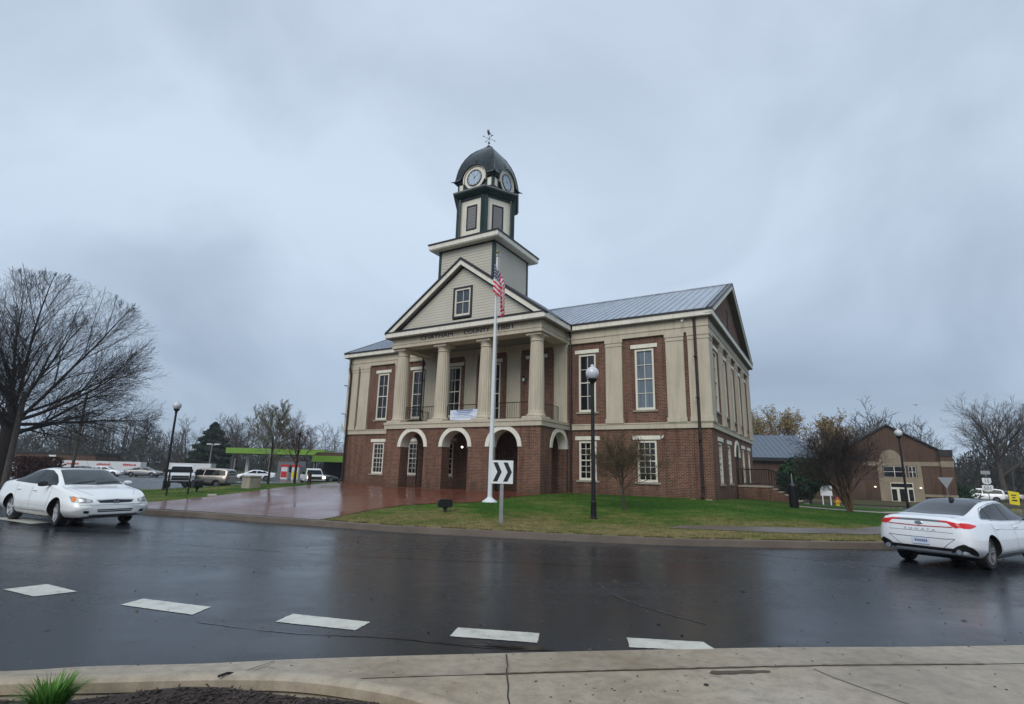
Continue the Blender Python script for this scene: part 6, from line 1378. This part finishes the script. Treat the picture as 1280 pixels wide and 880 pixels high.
# ------------------------------------------------------------------ trees
def perp(d, rng):
    v = Vector((rng.gauss(0, 1), rng.gauss(0, 1), rng.gauss(0, 1))); v -= v.dot(d) * d; return v.normalized() if v.length > 1e-4 else d.orthogonal().normalized()
ENV = None      # optional crown envelope: centre and radii of an ellipsoid
def reach(p, d):
    c, q = ENV; o = Vector(((p.x - c[0]) / q[0], (p.y - c[1]) / q[1], (p.z - c[2]) / q[2])); e = Vector((d.x / q[0], d.y / q[1], d.z / q[2])); A = e.dot(e); B = o.dot(e); C_ = o.dot(o) - 1; D_ = B * B - A * C_
    return max(0, (-B + math.sqrt(D_)) / A) if D_ > 0 else 0
def grow(rng, p, d, L_, r, lev, out_, P, pid=None):
    if ENV and lev > 0:
        m__ = reach(p, d); L_ = m__ * rng.uniform(.86, 1.02) if lev == 1 else min(L_, m__ * rng.uniform(.8, 1.12) + .12)
    """P: per-level dicts: seg, curve, up, kids, ang, lr, rr, start"""
    q = P[min(lev, len(P) - 1)]; n = q['seg']; pts = [(p.copy(), r)]; dd = d.copy()
    for i in range(n):
        dd = (dd + perp(dd, rng) * q['curve'] + Vector((0, 0, 1)) * q['up']).normalized(); p = p + dd * (L_ / n); r2 = r * (1 - (i + 1) / n * q.get('taper', .75)); pts.append((p.copy(), max(r2, q.get('rmin', .004))))
    out_.append((lev, pts))
    if lev >= len(P) - 1: return
    k = q['kids']; k = k if isinstance(k, int) else rng.randint(*k)
    phase = rng.uniform(0, 6.28)
    for c in range(k):
        t = q['start'] + (1 - q['start']) * ((c + rng.uniform(.2, .8)) / k); f_ = t * n; i = min(int(f_), n - 1); a, b = pts[i], pts[i + 1]; u = f_ - i
        pos = a[0].lerp(b[0], u); rr = a[1] * (1 - u) + b[1] * u; dr = (b[0] - a[0]).normalized(); o1 = dr.orthogonal().normalized(); o2 = dr.cross(o1); ph = phase + c * 2.4 + rng.uniform(-.4, .4)
        sd_ = o1 * math.cos(ph) + o2 * math.sin(ph); an = rad(rng.uniform(*q['ang'])); nd = (dr * math.cos(an) + sd_ * math.sin(an)).normalized()
        grow(rng, pos, nd, L_ * rng.uniform(*q['lr']) * (1.15 - .45 * t), min(rr * rng.uniform(*q['rr']), rr * .95), lev + 1, out_, P)
def tree_mesh(branches, levs, sides_):
    vs = []; fs = []
    for lev, pts in branches:
        if lev not in levs: continue
        n = sides_[min(lev, len(sides_) - 1)]; b0 = len(vs); N_ = len(pts)
        d0 = (pts[1][0] - pts[0][0]).normalized(); a = d0.orthogonal().normalized()
        for i, (p, r) in enumerate(pts):
            d = (pts[min(i + 1, N_ - 1)][0] - pts[max(i - 1, 0)][0]).normalized(); a = (a - a.dot(d) * d); a = a.normalized() if a.length > 1e-4 else d.orthogonal().normalized(); b = d.cross(a)
            for k in range(n): t = 2 * math.pi * k / n; vs.append(tuple(p + a * (math.cos(t) * r) + b * (math.sin(t) * r)))
        for i in range(N_ - 1):
            for k in range(n): kk = (k + 1) % n; fs.append((b0 + i * n + k, b0 + i * n + kk, b0 + (i + 1) * n + kk, b0 + (i + 1) * n + k))
    return vs, fs
def leaves(rng, branches, levs, per, size, spread):
    vs = []; fs = []
    for lev, pts in branches:
        if lev not in levs: continue
        for _ in range(per):
            i = rng.randint(0, len(pts) - 2); p = pts[i][0].lerp(pts[i + 1][0], rng.random()) + Vector((rng.gauss(0, spread), rng.gauss(0, spread), rng.gauss(0, spread)))
            a = Vector((rng.gauss(0, 1), rng.gauss(0, 1), rng.gauss(0, 1))).normalized(); b = perp(a, rng); s_ = size * rng.uniform(.5, 1.3); b0 = len(vs); vs += [tuple(p - a * s_), tuple(p + b * s_ * .6), tuple(p + a * s_), tuple(p - b * s_ * .6)]; fs.append((b0, b0 + 1, b0 + 2, b0 + 3))
    return vs, fs
def tree(name, label, cat, x, y, seed, H, r0, P, trunk_l, bark_m, twig_m, split=1, group=None, lean=(0, 0), leaf=None, stems=1, sides_=(10, 7, 5, 3, 3), trunk_curve=None, squash=None):
    rng = random.Random(seed); br = []
    for s_ in range(stems):
        d = Vector((lean[0] + (rng.uniform(-.32, .32) if stems > 1 else 0), lean[1] + (rng.uniform(-.32, .32) if stems > 1 else 0), 1)).normalized(); off = Vector((rng.uniform(-.1, .1), rng.uniform(-.1, .1), -.15)) if stems > 1 else Vector((0, 0, -.15))
        grow(rng, off, d, trunk_l, r0 * (1 if stems == 1 else rng.uniform(.6, 1)), 0, br, P)
    if squash: br = [(l_, [(Vector((p.x * squash[0], p.y * squash[1], p.z * squash[2])), r) for p, r in pts]) for l_, pts in br]
    root = thing(name, label, cat, (x, y, T(x, y)), 0, group)
    vs, fs = tree_mesh(br, set(range(split)), sides_); mkobj('trunk', vs, fs, M[bark_m], root, smooth=True)
    vs, fs = tree_mesh(br, set(range(split, 9)), sides_); cr_ = mkobj('crown', vs, fs, M[twig_m], root, smooth=True)
    if leaf:
        vs, fs = leaves(rng, br, leaf['levs'], leaf['per'], leaf['size'], leaf['spread']); mkobj('leaves', vs, fs, M[leaf['mat']], cr_)
    return root, br
# the great bare tree at the left: short trunk, limbs fanning into a dome
OAK = [dict(seg=6, curve=.06, up=.02, kids=19, ang=(8, 90), lr=(1.95, 2.5), rr=(.24, .42), start=.58, taper=.35),
       dict(seg=12, curve=.045, up=.012, kids=15, ang=(14, 36), lr=(.36, .60), rr=(.40, .55), start=.18, taper=.85),
       dict(seg=7, curve=.07, up=.008, kids=9, ang=(18, 40), lr=(.40, .58), rr=(.45, .6), start=.15, taper=.8, rmin=.014),
       dict(seg=4, curve=.11, up=.01, kids=7, ang=(20, 45), lr=(.45, .7), rr=(.5, .7), start=.10, taper=.7, rmin=.009),
       dict(seg=3, curve=.13, up=.02, kids=0, ang=(20, 40), lr=(.5, .6), rr=(.5, .7), start=.2, taper=.5, rmin=.008)]
ENV = ((1.0, 0, 8.4), (11.3, 10.5, 9.5))
tree('bare_tree', 'huge bare dark oak with a dome of fine branches at the left edge', 'tree', -41.6, 44.5, 11, 20, .66, OAK, 6.4, 'bark_dark', 'bark_dark', 1, lean=(.08, 0), sides_=(12, 7, 4, 3, 3), squash=None); ENV = None
MID = [dict(seg=6, curve=.07, up=.03, kids=9, ang=(22, 50), lr=(.75, 1.05), rr=(.4, .6), start=.40, taper=.5), dict(seg=7, curve=.11, up=.06, kids=7, ang=(22, 45), lr=(.42, .6), rr=(.5, .65), start=.2, taper=.8, rmin=.02), dict(seg=5, curve=.12, up=.04, kids=6, ang=(22, 45), lr=(.42, .6), rr=(.5, .65), start=.15, taper=.8, rmin=.014), dict(seg=3, curve=.14, up=.03, kids=4, ang=(20, 45), lr=(.5, .65), rr=(.5, .7), start=.15, taper=.6, rmin=.010), dict(seg=2, curve=.14, up=.03, kids=0, ang=(20, 40), lr=(.5, .6), rr=(.5, .7), start=.2, taper=.5, rmin=.008)]
BIG = [dict(MID[0], kids=12, ang=(22, 62)), dict(MID[1], kids=9), dict(MID[2], kids=7), dict(MID[3], kids=5), MID[4]]
tree('bare_tree', 'big bare grey tree with arching limbs at the far right edge', 'tree', 66.0, 72.5, 4, 16, .40, BIG, 8.3, 'bark_grey', 'bark_grey', 1, sides_=(10, 6, 4, 3, 3), squash=(1.15, 1, 1.0))
tree('bare_tree', 'pale bare tree behind the lot between the dark evergreen and the green canopy', 'tree', -55.0, 108, 7, 12, .4, MID, 7.2, 'bark_grey', 'bark_grey', 1, sides_=(8, 5, 3, 3, 3), squash=(1.2, 1, .95))
tree('bare_tree', 'reddish bare tree behind the right half of the green canopy', 'tree', -28.2, 72, 9, 9, .22, MID, 5.0, 'bark_red', 'twig_red', 1, sides_=(8, 5, 3, 3, 3), squash=(1, 1, 1.02))
tree('street_tree', 'slender tree with pale spring buds in front of the green canopy', 'tree', -15.2, 34.5, 21, 5, .085, MID, 2.75, 'bark_dark', 'bark_pale', 1, sides_=(8, 5, 3, 3, 3), squash=(.95, .95, 1.15), leaf=dict(levs={3, 4}, per=1, size=.035, spread=.03, mat='leaf_spring'))
# small budding tree before the right wing
SM = [dict(seg=5, curve=.05, up=.03, kids=17, ang=(15, 88), lr=(.80, 1.15), rr=(.32, .5), start=.50, taper=.4), dict(seg=6, curve=.10, up=.07, kids=8, ang=(20, 42), lr=(.40, .6), rr=(.5, .65), start=.15, taper=.8, rmin=.006), dict(seg=5, curve=.12, up=.06, kids=7, ang=(20, 42), lr=(.42, .6), rr=(.5, .65), start=.15, taper=.8, rmin=.0035), dict(seg=3, curve=.14, up=.05, kids=4, ang=(20, 42), lr=(.5, .65), rr=(.5, .7), start=.15, taper=.5, rmin=.0028), dict(seg=2, curve=.14, up=.04, kids=0, ang=(20, 40), lr=(.5, .6), rr=(.5, .7), start=.2, taper=.5, rmin=.0024)]
tree('small_tree', 'small round budding tree on the lawn between the two lower right wing windows', 'tree', 4.13, 19.6, 33, 2.8, .055, SM, 1.10, 'bark_grey', 'twig_olive', 1, sides_=(8, 5, 3, 3, 3), squash=(1.55, 1.55, 1.48), leaf=dict(levs={2, 3, 4}, per=3, size=.014, spread=.03, mat='leaf_bud'))
MY = [dict(seg=6, curve=.07, up=.02, kids=8, ang=(18, 48), lr=(.68, 1.0), rr=(.4, .6), start=.30, taper=.55), dict(seg=6, curve=.12, up=.03, kids=8, ang=(20, 45), lr=(.40, .6), rr=(.5, .65), start=.15, taper=.8, rmin=.009), dict(seg=5, curve=.13, up=.03, kids=7, ang=(20, 48), lr=(.42, .6), rr=(.5, .65), start=.15, taper=.8, rmin=.005), dict(seg=3, curve=.14, up=.02, kids=2, ang=(20, 42), lr=(.5, .65), rr=(.5, .7), start=.15, taper=.5, rmin=.005), dict(seg=2, curve=.14, up=.02, kids=0, ang=(20, 40), lr=(.5, .6), rr=(.5, .7), start=.2, taper=.5, rmin=.004)]
tree('crape_myrtle', 'dense reddish brown multi stemmed bare tree at the right end of the lawn', 'tree', 15.7, 25.2, 5, 4.6, .075, MY, 2.5, 'bark_brown', 'twig', 1, stems=6, sides_=(7, 5, 3, 3, 3), squash=(.95, .95, .95))
for i, (x, y, s_, lb) in enumerate(((36.8, 84, 1.0, 'tall tree with sparse tan leaves behind the blue metal roof, left one'), (43.5, 86, 1.05, 'tall tree with sparse tan leaves behind the middle of the blue metal roof'), (50.0, 83, .92, 'bare tan leaved tree behind the right end of the blue metal roof'))):
    tree('autumn_tree', lb, 'tree', x, y, 50 + i, 12, .3, MID, 7.0 * s_, 'bark_grey', 'bark_grey', 1, sides_=(7, 4, 3, 3, 3), squash=(1, 1, 1.0 + .03 * i), leaf=dict(levs={2, 3, 4}, per=2, size=.15, spread=.18, mat='leaf_autumn'), group='tan leaved trees behind the blue roof')
def bush(name, label, x, y, r, h, nleaf, size, mat, seed, cat='bush', cone=False, group=None):
    rng = random.Random(seed); vs = []; fs = []; lobes = [(rng.uniform(-.45, .45) * r, rng.uniform(-.45, .45) * r, rng.uniform(.3, .75) * h, rng.uniform(.35, .6) * r) for _ in range(14)]
    for _ in range(nleaf):
        if cone:
            t = rng.random() ** 1.4; a = rng.uniform(0, 6.28); q = r * (1 - t) ** .7 * (.75 + .25 * math.sin(t * 40 + a * 2)) * rng.uniform(.55, 1); p = Vector((q * math.cos(a), q * math.sin(a), .1 * h + t * h * .9))
        else:
            c = rng.choice(lobes); d = Vector((rng.gauss(0, 1), rng.gauss(0, 1), rng.gauss(0, 1))).normalized(); p = Vector((c[0], c[1], c[2])) + d * c[3] * rng.uniform(.7, 1.08); p.z = max(.05, min(p.z, h * 1.02))
        a = Vector((rng.gauss(0, 1), rng.gauss(0, 1), rng.gauss(0, 1))).normalized(); b = perp(a, rng); s_ = size * rng.uniform(.5, 1.4); b0 = len(vs); vs += [tuple(p - a * s_), tuple(p + b * s_ * .6), tuple(p + a * s_), tuple(p - b * s_ * .6)]; fs.append((b0, b0 + 1, b0 + 2, b0 + 3))
    root = thing(name, label, cat, (x, y, T(x, y)), 0, group); mb = MB(); mb.tube((0, 0, -.2), (0, 0, h * .6), .12 if not cone else .2, .04, 7); mb.build('trunk', M['bark_dark'], root); mkobj('crown', vs, fs, M[mat], root); return root
bush('evergreen_bush', 'large rounded dark green bush in front of the brown brick building', 25.9, 48.6, 2.5, 4.2, 9000, .14, 'leaf_bush', 2)
bush('evergreen_tree', 'dark conical evergreen tree behind the white trailers', -65.0, 118, 6.2, 10.8, 9000, .42, 'leaf_evergreen', 3, 'tree', True)
bush('hedge', 'low dark reddish hedge behind the white car roof at left', -52, 60, 3.0, 2.3, 3500, .16, 'leaf_hedge', 6)
bush('evergreen_bush', 'green bushy shrub at the far left corner of the courthouse', -24.0, 88, 3.2, 6.0, 3000, .28, 'leaf_spring', 8)
bush('low_bush', 'dark low green shrub right of the gabled brick building', 51.2, 62.0, 2.2, 2.0, 2500, .14, 'leaf_bush', 12)
# far woods as masses: many thin bare trees merged into one object per side
def woods(name, pts, seed, Hm, mat):
    rng = random.Random(seed); W_ = [dict(seg=4, curve=.05, up=.03, kids=8, ang=(20, 45), lr=(.30, .48), rr=(.4, .6), start=.25, taper=.7), dict(seg=3, curve=.12, up=.06, kids=5, ang=(22, 45), lr=(.42, .6), rr=(.5, .65), start=.2, taper=.7, rmin=.03), dict(seg=2, curve=.12, up=.05, kids=3, ang=(22, 45), lr=(.5, .7), rr=(.5, .7), start=.2, taper=.6, rmin=.03), dict(seg=1, curve=.1, up=.03, kids=0, ang=(20, 40), lr=(.5, .6), rr=(.5, .7), start=.2, taper=.5, rmin=.022)]
    protos = []
    for k in range(7):
        br = []; grow(rng, Vector((0, 0, -.3)), Vector((rng.uniform(-.06, .06), rng.uniform(-.06, .06), 1)).normalized(), 1.0 * 10, .2, 0, br, W_); v_, f_ = tree_mesh(br, set(range(9)), (4, 3, 3, 3)); protos.append((np.array(v_), f_))
    V = []; Fs = []; b0 = 0
    for (x0, y0, x1, y1, n_, dep, hh) in pts:
        for i in range(n_):
            t = rng.random(); dd = rng.random() * dep; x = x0 + (x1 - x0) * t; y = y0 + (y1 - y0) * t; r_ = math.hypot(x, y); x += x / r_ * dd; y += y / r_ * dd
            pv, pf = rng.choice(protos); s_ = hh / 11 * rng.uniform(.7, 1.15); a = rng.uniform(0, 6.28); c, sn = math.cos(a), math.sin(a)
            q = np.stack([x + s_ * (pv[:, 0] * c - pv[:, 1] * sn), y + s_ * (pv[:, 0] * sn + pv[:, 1] * c), gz(x, y) + s_ * pv[:, 2]], 1); V.append(q); Fs += [tuple(j + b0 for j in f_) for f_ in pf]; b0 += len(pv)
    V = np.concatenate(V); o = mkobj(name, V.tolist(), Fs, M[mat]); return tag(o, kind='stuff')
woods('woods', [(-175, 120, -60, 150, 130, 50, 13), (-60, 150, -20, 155, 50, 45, 12), (60, 105, 130, 92, 90, 40, 13.5), (95, 75, 150, 70, 30, 30, 12), (-120, 95, -95, 60, 25, 30, 10)], 77, 12, 'far_twig')
def brush(name, pts, seed, mat):
    rng = random.Random(seed); vs = []; fs = []
    for (x0, y0, x1, y1, n_, dep, hh) in pts:
        for i in range(n_):
            t = rng.random(); dd = rng.random() * dep; x = x0 + (x1 - x0) * t; y = y0 + (y1 - y0) * t; r_ = math.hypot(x, y); x += x / r_ * dd; y += y / r_ * dd
            hcl = hh * (.55 + .45 * math.sin(x * .21) * math.sin(y * .13 + x * .07)) ; p = Vector((x, y, gz(x, y) + rng.random() ** .8 * max(1.5, hcl))); a = Vector((rng.gauss(0, .5), rng.gauss(0, .5), 1)).normalized(); b = perp(a, rng); s_ = rng.uniform(.14, .45); b0 = len(vs); vs += [tuple(p - a * s_ * 1.4), tuple(p + b * s_ * .35), tuple(p + a * s_ * 1.4), tuple(p - b * s_ * .35)]; fs.append((b0, b0 + 1, b0 + 2, b0 + 3))
    return tag(mkobj(name, vs, fs, M[mat]), kind='stuff')
m = pmat('undergrowth', (.04, .035, .025), .9); g = NG(m); v = g.co('Object'); a = g.noise(v, .08, 5, .6); g.color(g.ramp(a, [(.35, (.028, .026, .020)), (.5, (.050, .046, .034)), (.65, (.040, .052, .026))])); M['undergrowth'] = m
brush('undergrowth', [(-180, 130, -60, 158, 62000, 45, 12.5), (-60, 158, -10, 160, 20000, 40, 10), (62, 112, 135, 98, 42000, 35, 10), (98, 80, 150, 72, 20000, 30, 9), (-125, 100, -98, 62, 9000, 25, 5)], 78, 'undergrowth')

# ------------------------------------------------------------------ background buildings and street things
def bx(nm, mat, parent, *q):
    mb = MB()
    for a in q: mb.box(*a)
    return mb.build(nm, M[mat], parent)
# gabled brick building on the right
gb = thing('brick_building', 'gabled brown brick building with cream bands and a glazed entrance at right', 'building', (45.6, 63.0, T(44, 63)), rad(-37)); gb.scale = (.74, .8, .93)
Wg = 9.6      # local x along its front
mb = MB(); mb.prism([(-7.5, -1), (5.6, -1), (5.6, 6.2), (5.0, 6.2), (-1.2, 9.4), (-7.5, 6.4)], 0, 14, 'y'); mb.build('wall', M['brick_far'], gb)
mb = MB(); mb.prism([(-7.8, 6.35), (-1.2, 9.6), (5.3, 6.3), (5.3, 6.12), (-1.2, 9.40), (-7.8, 6.15)], -.35, 14.2, 'y'); mb.build('roof', M['dark_trim'], gb)
bx('tower_cap', 'dark_trim', gb, (4.9, 6.6, -.5, 3, 5.55, 6.3)); bx('corner_tower', 'brick_far', gb, (5.0, 6.5, -.4, 2.8, -1, 5.55))
bx('band', 'tan_far', gb, (-5.2, 4.99, -.12, .05, 4.35, 4.85)); bx('band', 'tan_far', gb, (5.0, 6.56, -.46, -.39, 4.25, 4.95)); bx('band', 'tan_far', gb, (2.4, 4.99, -.1, .05, .7, 1.0), (5.0, 6.55, -.45, -.39, .7, 1.0))
mb = MB(); ap = arch_pts(-1.2, 1.5, 4.86, 14); mb.prism(ap, -.1, .02, 'y'); mb.build('arch_panel', M['tan_far'], gb)
bx('entrance_surround', 'tan_far', gb, (-3.0, 2.6, -.14, .04, 2.55 - 3.4, 2.55 + .4), (-3.0, -2.4, -.14, .04, 2.96, 4.34), (2.0, 2.6, -.14, .04, 2.96, 4.34))
for x0, x1 in ((-2.3, .6), (.95, 1.9)):
    wn = bx('window', 'window_paint', gb, (x0, x1, -.06, -.02, 2.97, 4.3)); n_ = 2 if x1 - x0 > 2 else 2
    for i in range(n_):
        for j in range(2):
            a0 = x0 + (x1 - x0) * i / n_ + .05; a1 = x0 + (x1 - x0) * (i + 1) / n_ - .05; z0 = 3.0 + j * .66; bx('pane', 'glass_dark', wn, (a0, a1, -.08, -.065, z0, z0 + .6))
dr = bx('door', 'window_paint', gb, (-1.6, 1.3, -.2, -.15, -.2, 2.3))
for a in ((-1.5, -.85, .1, 1.5), (-.5, .35, .05, 1.55), (.65, 1.2, .1, 1.5), (-1.5, 1.2, 1.75, 2.2)): bx('pane', 'glass_dark', dr, (a[0], a[1], -.23, -.21, a[2], a[3]))
for x in (-3.6, 2.2):
    mb = MB(); mb.lathe([(0, -.12), (.13, -.08), (.16, 0), (0, .05)], (x, -.3, 1.75), 10); mb.build('wall_lamp', M['globe_lit'], gb)
# long wing with blue metal roof
wg = thing('brick_wing', 'long low brown brick building with blue grey metal roof behind the dark bush', 'building', (33.5, 66.0, T(33, 66)), rad(-8))
bx('wall', 'brick_far', wg, (-9, 9, 0, 10, -1, 4.7))
mb = MB(); mb.prism([(-.6, 4.72), (6.0, 7.9), (12.6, 4.72), (12.6, 4.6), (6.0, 7.75), (-.6, 4.6)], -9.3, 3.9, 'x')
m = pmat('blue_roof', (.12, .15, .19), .45, .3); M['blue_roof'] = m; rf = mb.build('roof', M['blue_roof'], wg)
mb = MB(); x = -9.2
while x < 3.9: mb.prism([(-.6, 4.725), (6.0, 7.905), (6.0, 7.945), (-.6, 4.765)], x, x + .04, 'x'); x += .6
mb.build('seams', M['blue_roof'], rf)
bx('eaves', 'dark_trim', wg, (-9.3, 3.95, -.75, -.6, 4.35, 4.75)); bx('flat_roof_edge', 'dark_trim', wg, (3.96, 9.3, -.2, 10.2, 4.701, 5.1))
for x0, x1, z0, z1 in ((-6.3, -4.2, 2.3, 3.5), (-5.6, -3.6, -.4, .9), (2.4, 4.2, 2.3, 3.4)):
    wn = bx('window', 'dark_trim', wg, (x0, x1, -.05, .02, z0, z1)); bx('pane', 'glass_dark', wn, (x0 + .1, x1 - .1, -.07, -.055, z0 + .1, z1 - .1)); bx('lintel', 'cream', wn, (x0 - .1, x1 + .1, -.08, -.0, z1 + .01, z1 + .2))
mb = MB(); mb.lathe([(0, -.1), (.18, -.06), (.2, 0), (0, .1)], (-7.9, -.3, 1.3), 10); mb.build('wall_lamp', M['lamp_lit'], wg)
# fuel station: two lime green canopies, columns, pumps, kiosk
fs_ = thing('fuel_canopy', 'long lime green fuel station canopy beyond the plaza trees', 'canopy', (-41.5, 99, T(-41, 99)), rad(4), 'lime green canopies')
bx('fascia', 'lime_green', fs_, (-8.4, 8.4, -4, 4, 4.0, 4.95)); bx('ceiling', 'dark_trim', fs_, (-8.2, 8.2, -3.8, 3.8, 3.95, 3.999))
for x in (-6, 0, 6): bx('column', 'trailer_white', fs_, (x - .25, x + .25, -.25, .25, -.3, 3.94))
f2 = thing('fuel_canopy', 'short lime green canopy with brown roof at the left corner of the courthouse', 'canopy', (-26.3, 80, T(-26, 80)), rad(0), 'lime green canopies')
bx('fascia', 'lime_green', f2, (-1.9, 3.8, -2.5, 2.5, 2.75, 3.6)); mb = MB(); mb.prism([(-1.9, 3.601), (3.8, 3.601), (3.2, 4.1), (-1.4, 4.1)], -2.2, 2.2, 'y'); mb.build('roof', M['brick_far'], f2); bx('back_wall', 'interior', f2, (-1.8, 3.7, 2.0, 2.4, -.3, 2.74))
bx('column', 'dark_trim', f2, (-1.6, -1.4, -2.2, -2.0, -.3, 2.74)); bx('column', 'dark_trim', f2, (3.3, 3.5, -2.2, -2.0, -.3, 2.74))
for i, (x, lb) in enumerate(((-35.4, 'red and white fuel pump under the green canopy, left of the pair'), (-33.7, 'red and white fuel pump with yellow panel under the green canopy'))):
    pu = thing('fuel_pump', lb, 'fuel pump', (x, 86, T(x, 86)), 0, 'fuel pumps'); bx('cabinet', 'trailer_white', pu, (-.5, .5, -.3, .3, 0, 1.9)); bx('panel', 'red_paint' if i == 0 else 'yellow_paint', pu, (-.45, .45, -.33, -.305, .3, 1.2)); bx('topper', 'red_paint', pu, (-.6, .6, -.35, .35, 1.91, 2.25))
kk = thing('kiosk', 'small white kiosk with red trim behind the fuel pumps', 'kiosk', (-37.4, 92, T(-37, 92)), 0); bx('wall', 'grey_paint', kk, (-1.8, 1.8, 0, 3, -.2, 2.9)); bx('roof', 'brick_far', kk, (-2, 2, -.2, 3.2, 2.901, 3.2)); w_ = bx('window', 'glass_dark', kk, (-1.2, .6, -.03, -.005, 1.0, 2.2))
# semi-trailers with red panels
def trailer(x, y, rz, Lg, label, marks):
    r = thing('semi_trailer', label, 'trailer', (x, y, T(x, y)), rz, 'white semi trailers'); r.scale = (1, .7, .62); bx('box', 'trailer_white', r, (-Lg / 2, Lg / 2, -1.25, 1.25, 1.0, 3.4)) ; bx('chassis', 'black_plastic', r, (-Lg / 2 + .3, Lg / 2 - .3, -.9, .9, .7, .999))
    for x_ in (-Lg / 2 + 1.2, -Lg / 2 + 2.3, Lg / 2 - 2.0):
        for s_ in (-1, 1): wheel_parts(r, x_, s_ * 1.0, .45, .3, 5, 0, 'alloy', 0, False)
    if marks:
        mb = MB(); rng = random.Random(3)
        for c in marks:
            a = c - .9
            while a < c + .9: w_ = rng.uniform(.12, .3); mb.box(a, a + w_, -1.27, -1.255, 2.35, 2.35 + rng.uniform(.35, .55)); a += w_ + .06
        mb.build('red_marks', M['red_paint'], r)
    return r
trailer(-66.5, 89, rad(6), 12.5, 'long white semi trailer with red panels parked behind the cars at left', (-4, 0.5, 4.5)); trailer(-55.5, 95, rad(2), 7.5, 'plain white semi trailer left of the dark evergreen', None)
ob = thing('store_building', 'low red brick store with a white sign at far left behind the trailers', 'building', (-84, 97, T(-84, 97)), rad(10)); bx('wall', 'brick_far', ob, (-9, 9, 0, 8, -.5, 3.2)); bx('roof', 'dark_trim', ob, (-9.2, 9.2, -.2, 8.2, 3.201, 3.5)); bx('sign', 'sign_white', ob, (1.5, 2.6, -.1, -.01, 1.6, 3.0)); bx('window', 'glass_dark', ob, (-6, -1, -.05, -.01, .6, 2.2))
# utility poles and lights
def upole(x, y, h, r, label, cross=False, lean=0):
    t_ = thing('utility_pole', label, 'utility pole', (x, y, T(x, y)), 0, 'wooden utility poles'); mb = MB(); mb.tube((0, 0, -.3), (lean, 0, h), r, r * .75, 12); mb.build('pole', M['wood_pole'], t_, smooth=True)
    mb = MB(); mb.tube((0, 0, h - .02), (0, 0, h + .05), r * .8, n=12); mb.v = [(a + lean, b, c) for a, b, c in mb.v]; mb.build('cap', M['galv'], t_)
    return t_
upole(-38.6, 42, 7.3, .23, 'thick weathered wooden pole in front of the huge bare oak'); upole(-48.1, 60, 9.6, .16, 'thinner wooden pole behind the white car under the oak branches')
def apole(x, y, h, label, head):
    t_ = thing('light_pole', label, 'light pole', (x, y, T(x, y)), 0, 'parking lot light poles'); mb = MB(); mb.tube((0, 0, -.2), (0, 0, h), .12, .08, 8); mb.build('pole', M['galv'], t_)
    if head:
        mb = MB(); mb.tube((0, 0, h), (1.0, 0, h + .35), .05, n=5); mb.build('arm', M['galv'], t_); mb = MB(); mb.bbox(.8, 1.7, -.2, .2, h + .28, h + .42, .03); mb.build('lamp_head', M['galv'], t_)
    return t_
apole(-36.2, 82, 8.0, 'tall thin grey light pole with one arm behind the green canopy', True); apole(-43.0, 85, 3.0, 'short pale post standing left of the green canopy', False)
t_ = apole(-55.2, 100, 5.6, 'light pole with two bright white heads left of the pale bare tree', False)
for x in (-.9, .5): mb = MB(); mb.bbox(x, x + .9, -.2, .2, 5.55, 5.75, .03); mb.build('lamp_head', M['trailer_white'], t_)
mb = MB(); mb.tube((-.5, 0, 5.5), (.9, 0, 5.5), .05, n=5); mb.build('arm', M['galv'], t_)
# verges beyond the streets
sheet('verge', [(-105, 86), (-60, 90), (-20, 95), (0, 88), (20, 97), (20, 112), (-120, 112)], 8, zb, M['verge'], .02)
sheet('verge', [(30.5, 57), (36, 51.5), (50, 54), (92, 64), (110, 80), (60, 100), (46, 92), (33, 68)], 5, zb, M['verge'], .03)
sheet('parking_island', [(-33, 60), (-24.5, 62), (-25, 64), (-34, 63)], 2, zb, M['verge'], .05)
# ------------------------------------------------------------------ damp air
mb = MB(); mb.box(-200, 200, -30, 230, -2.2, 32); hz = mb.build('haze', None, None, mats=[bpy.data.materials.new('haze')]) if True else None
if hz:
    hm = hz.data.materials[0]; hm.use_nodes = True; n_ = hm.node_tree; n_.nodes.clear(); o_ = n_.nodes.new('ShaderNodeOutputMaterial'); pv = n_.nodes.new('ShaderNodeVolumePrincipled'); pv.inputs['Color'].default_value = (.86, .92, 1, 1); pv.inputs['Density'].default_value = 0.00045; pv.inputs['Anisotropy'].default_value = .2; n_.links.new(pv.outputs[0], o_.inputs['Volume']); tag(hz, kind='stuff')

# thin service wires between the utility poles at left
mb = MB()
for dz in (0, .5):
    a = Vector((-38.6, 42, T(-38.6, 42) + 7.0 - dz)); b = Vector((-48.1, 60, T(-48.1, 60) + 9.3 - dz)); pts = [a.lerp(b, i / 12) - Vector((0, 0, .9 * (1 - (i / 6 - 1) ** 2))) for i in range(13)]; mb.path(pts, .012, 4)
tag(mb.build('service_wires', M['black_plastic'], None), 'pair of thin black service wires hanging between the two wooden poles', 'wire')
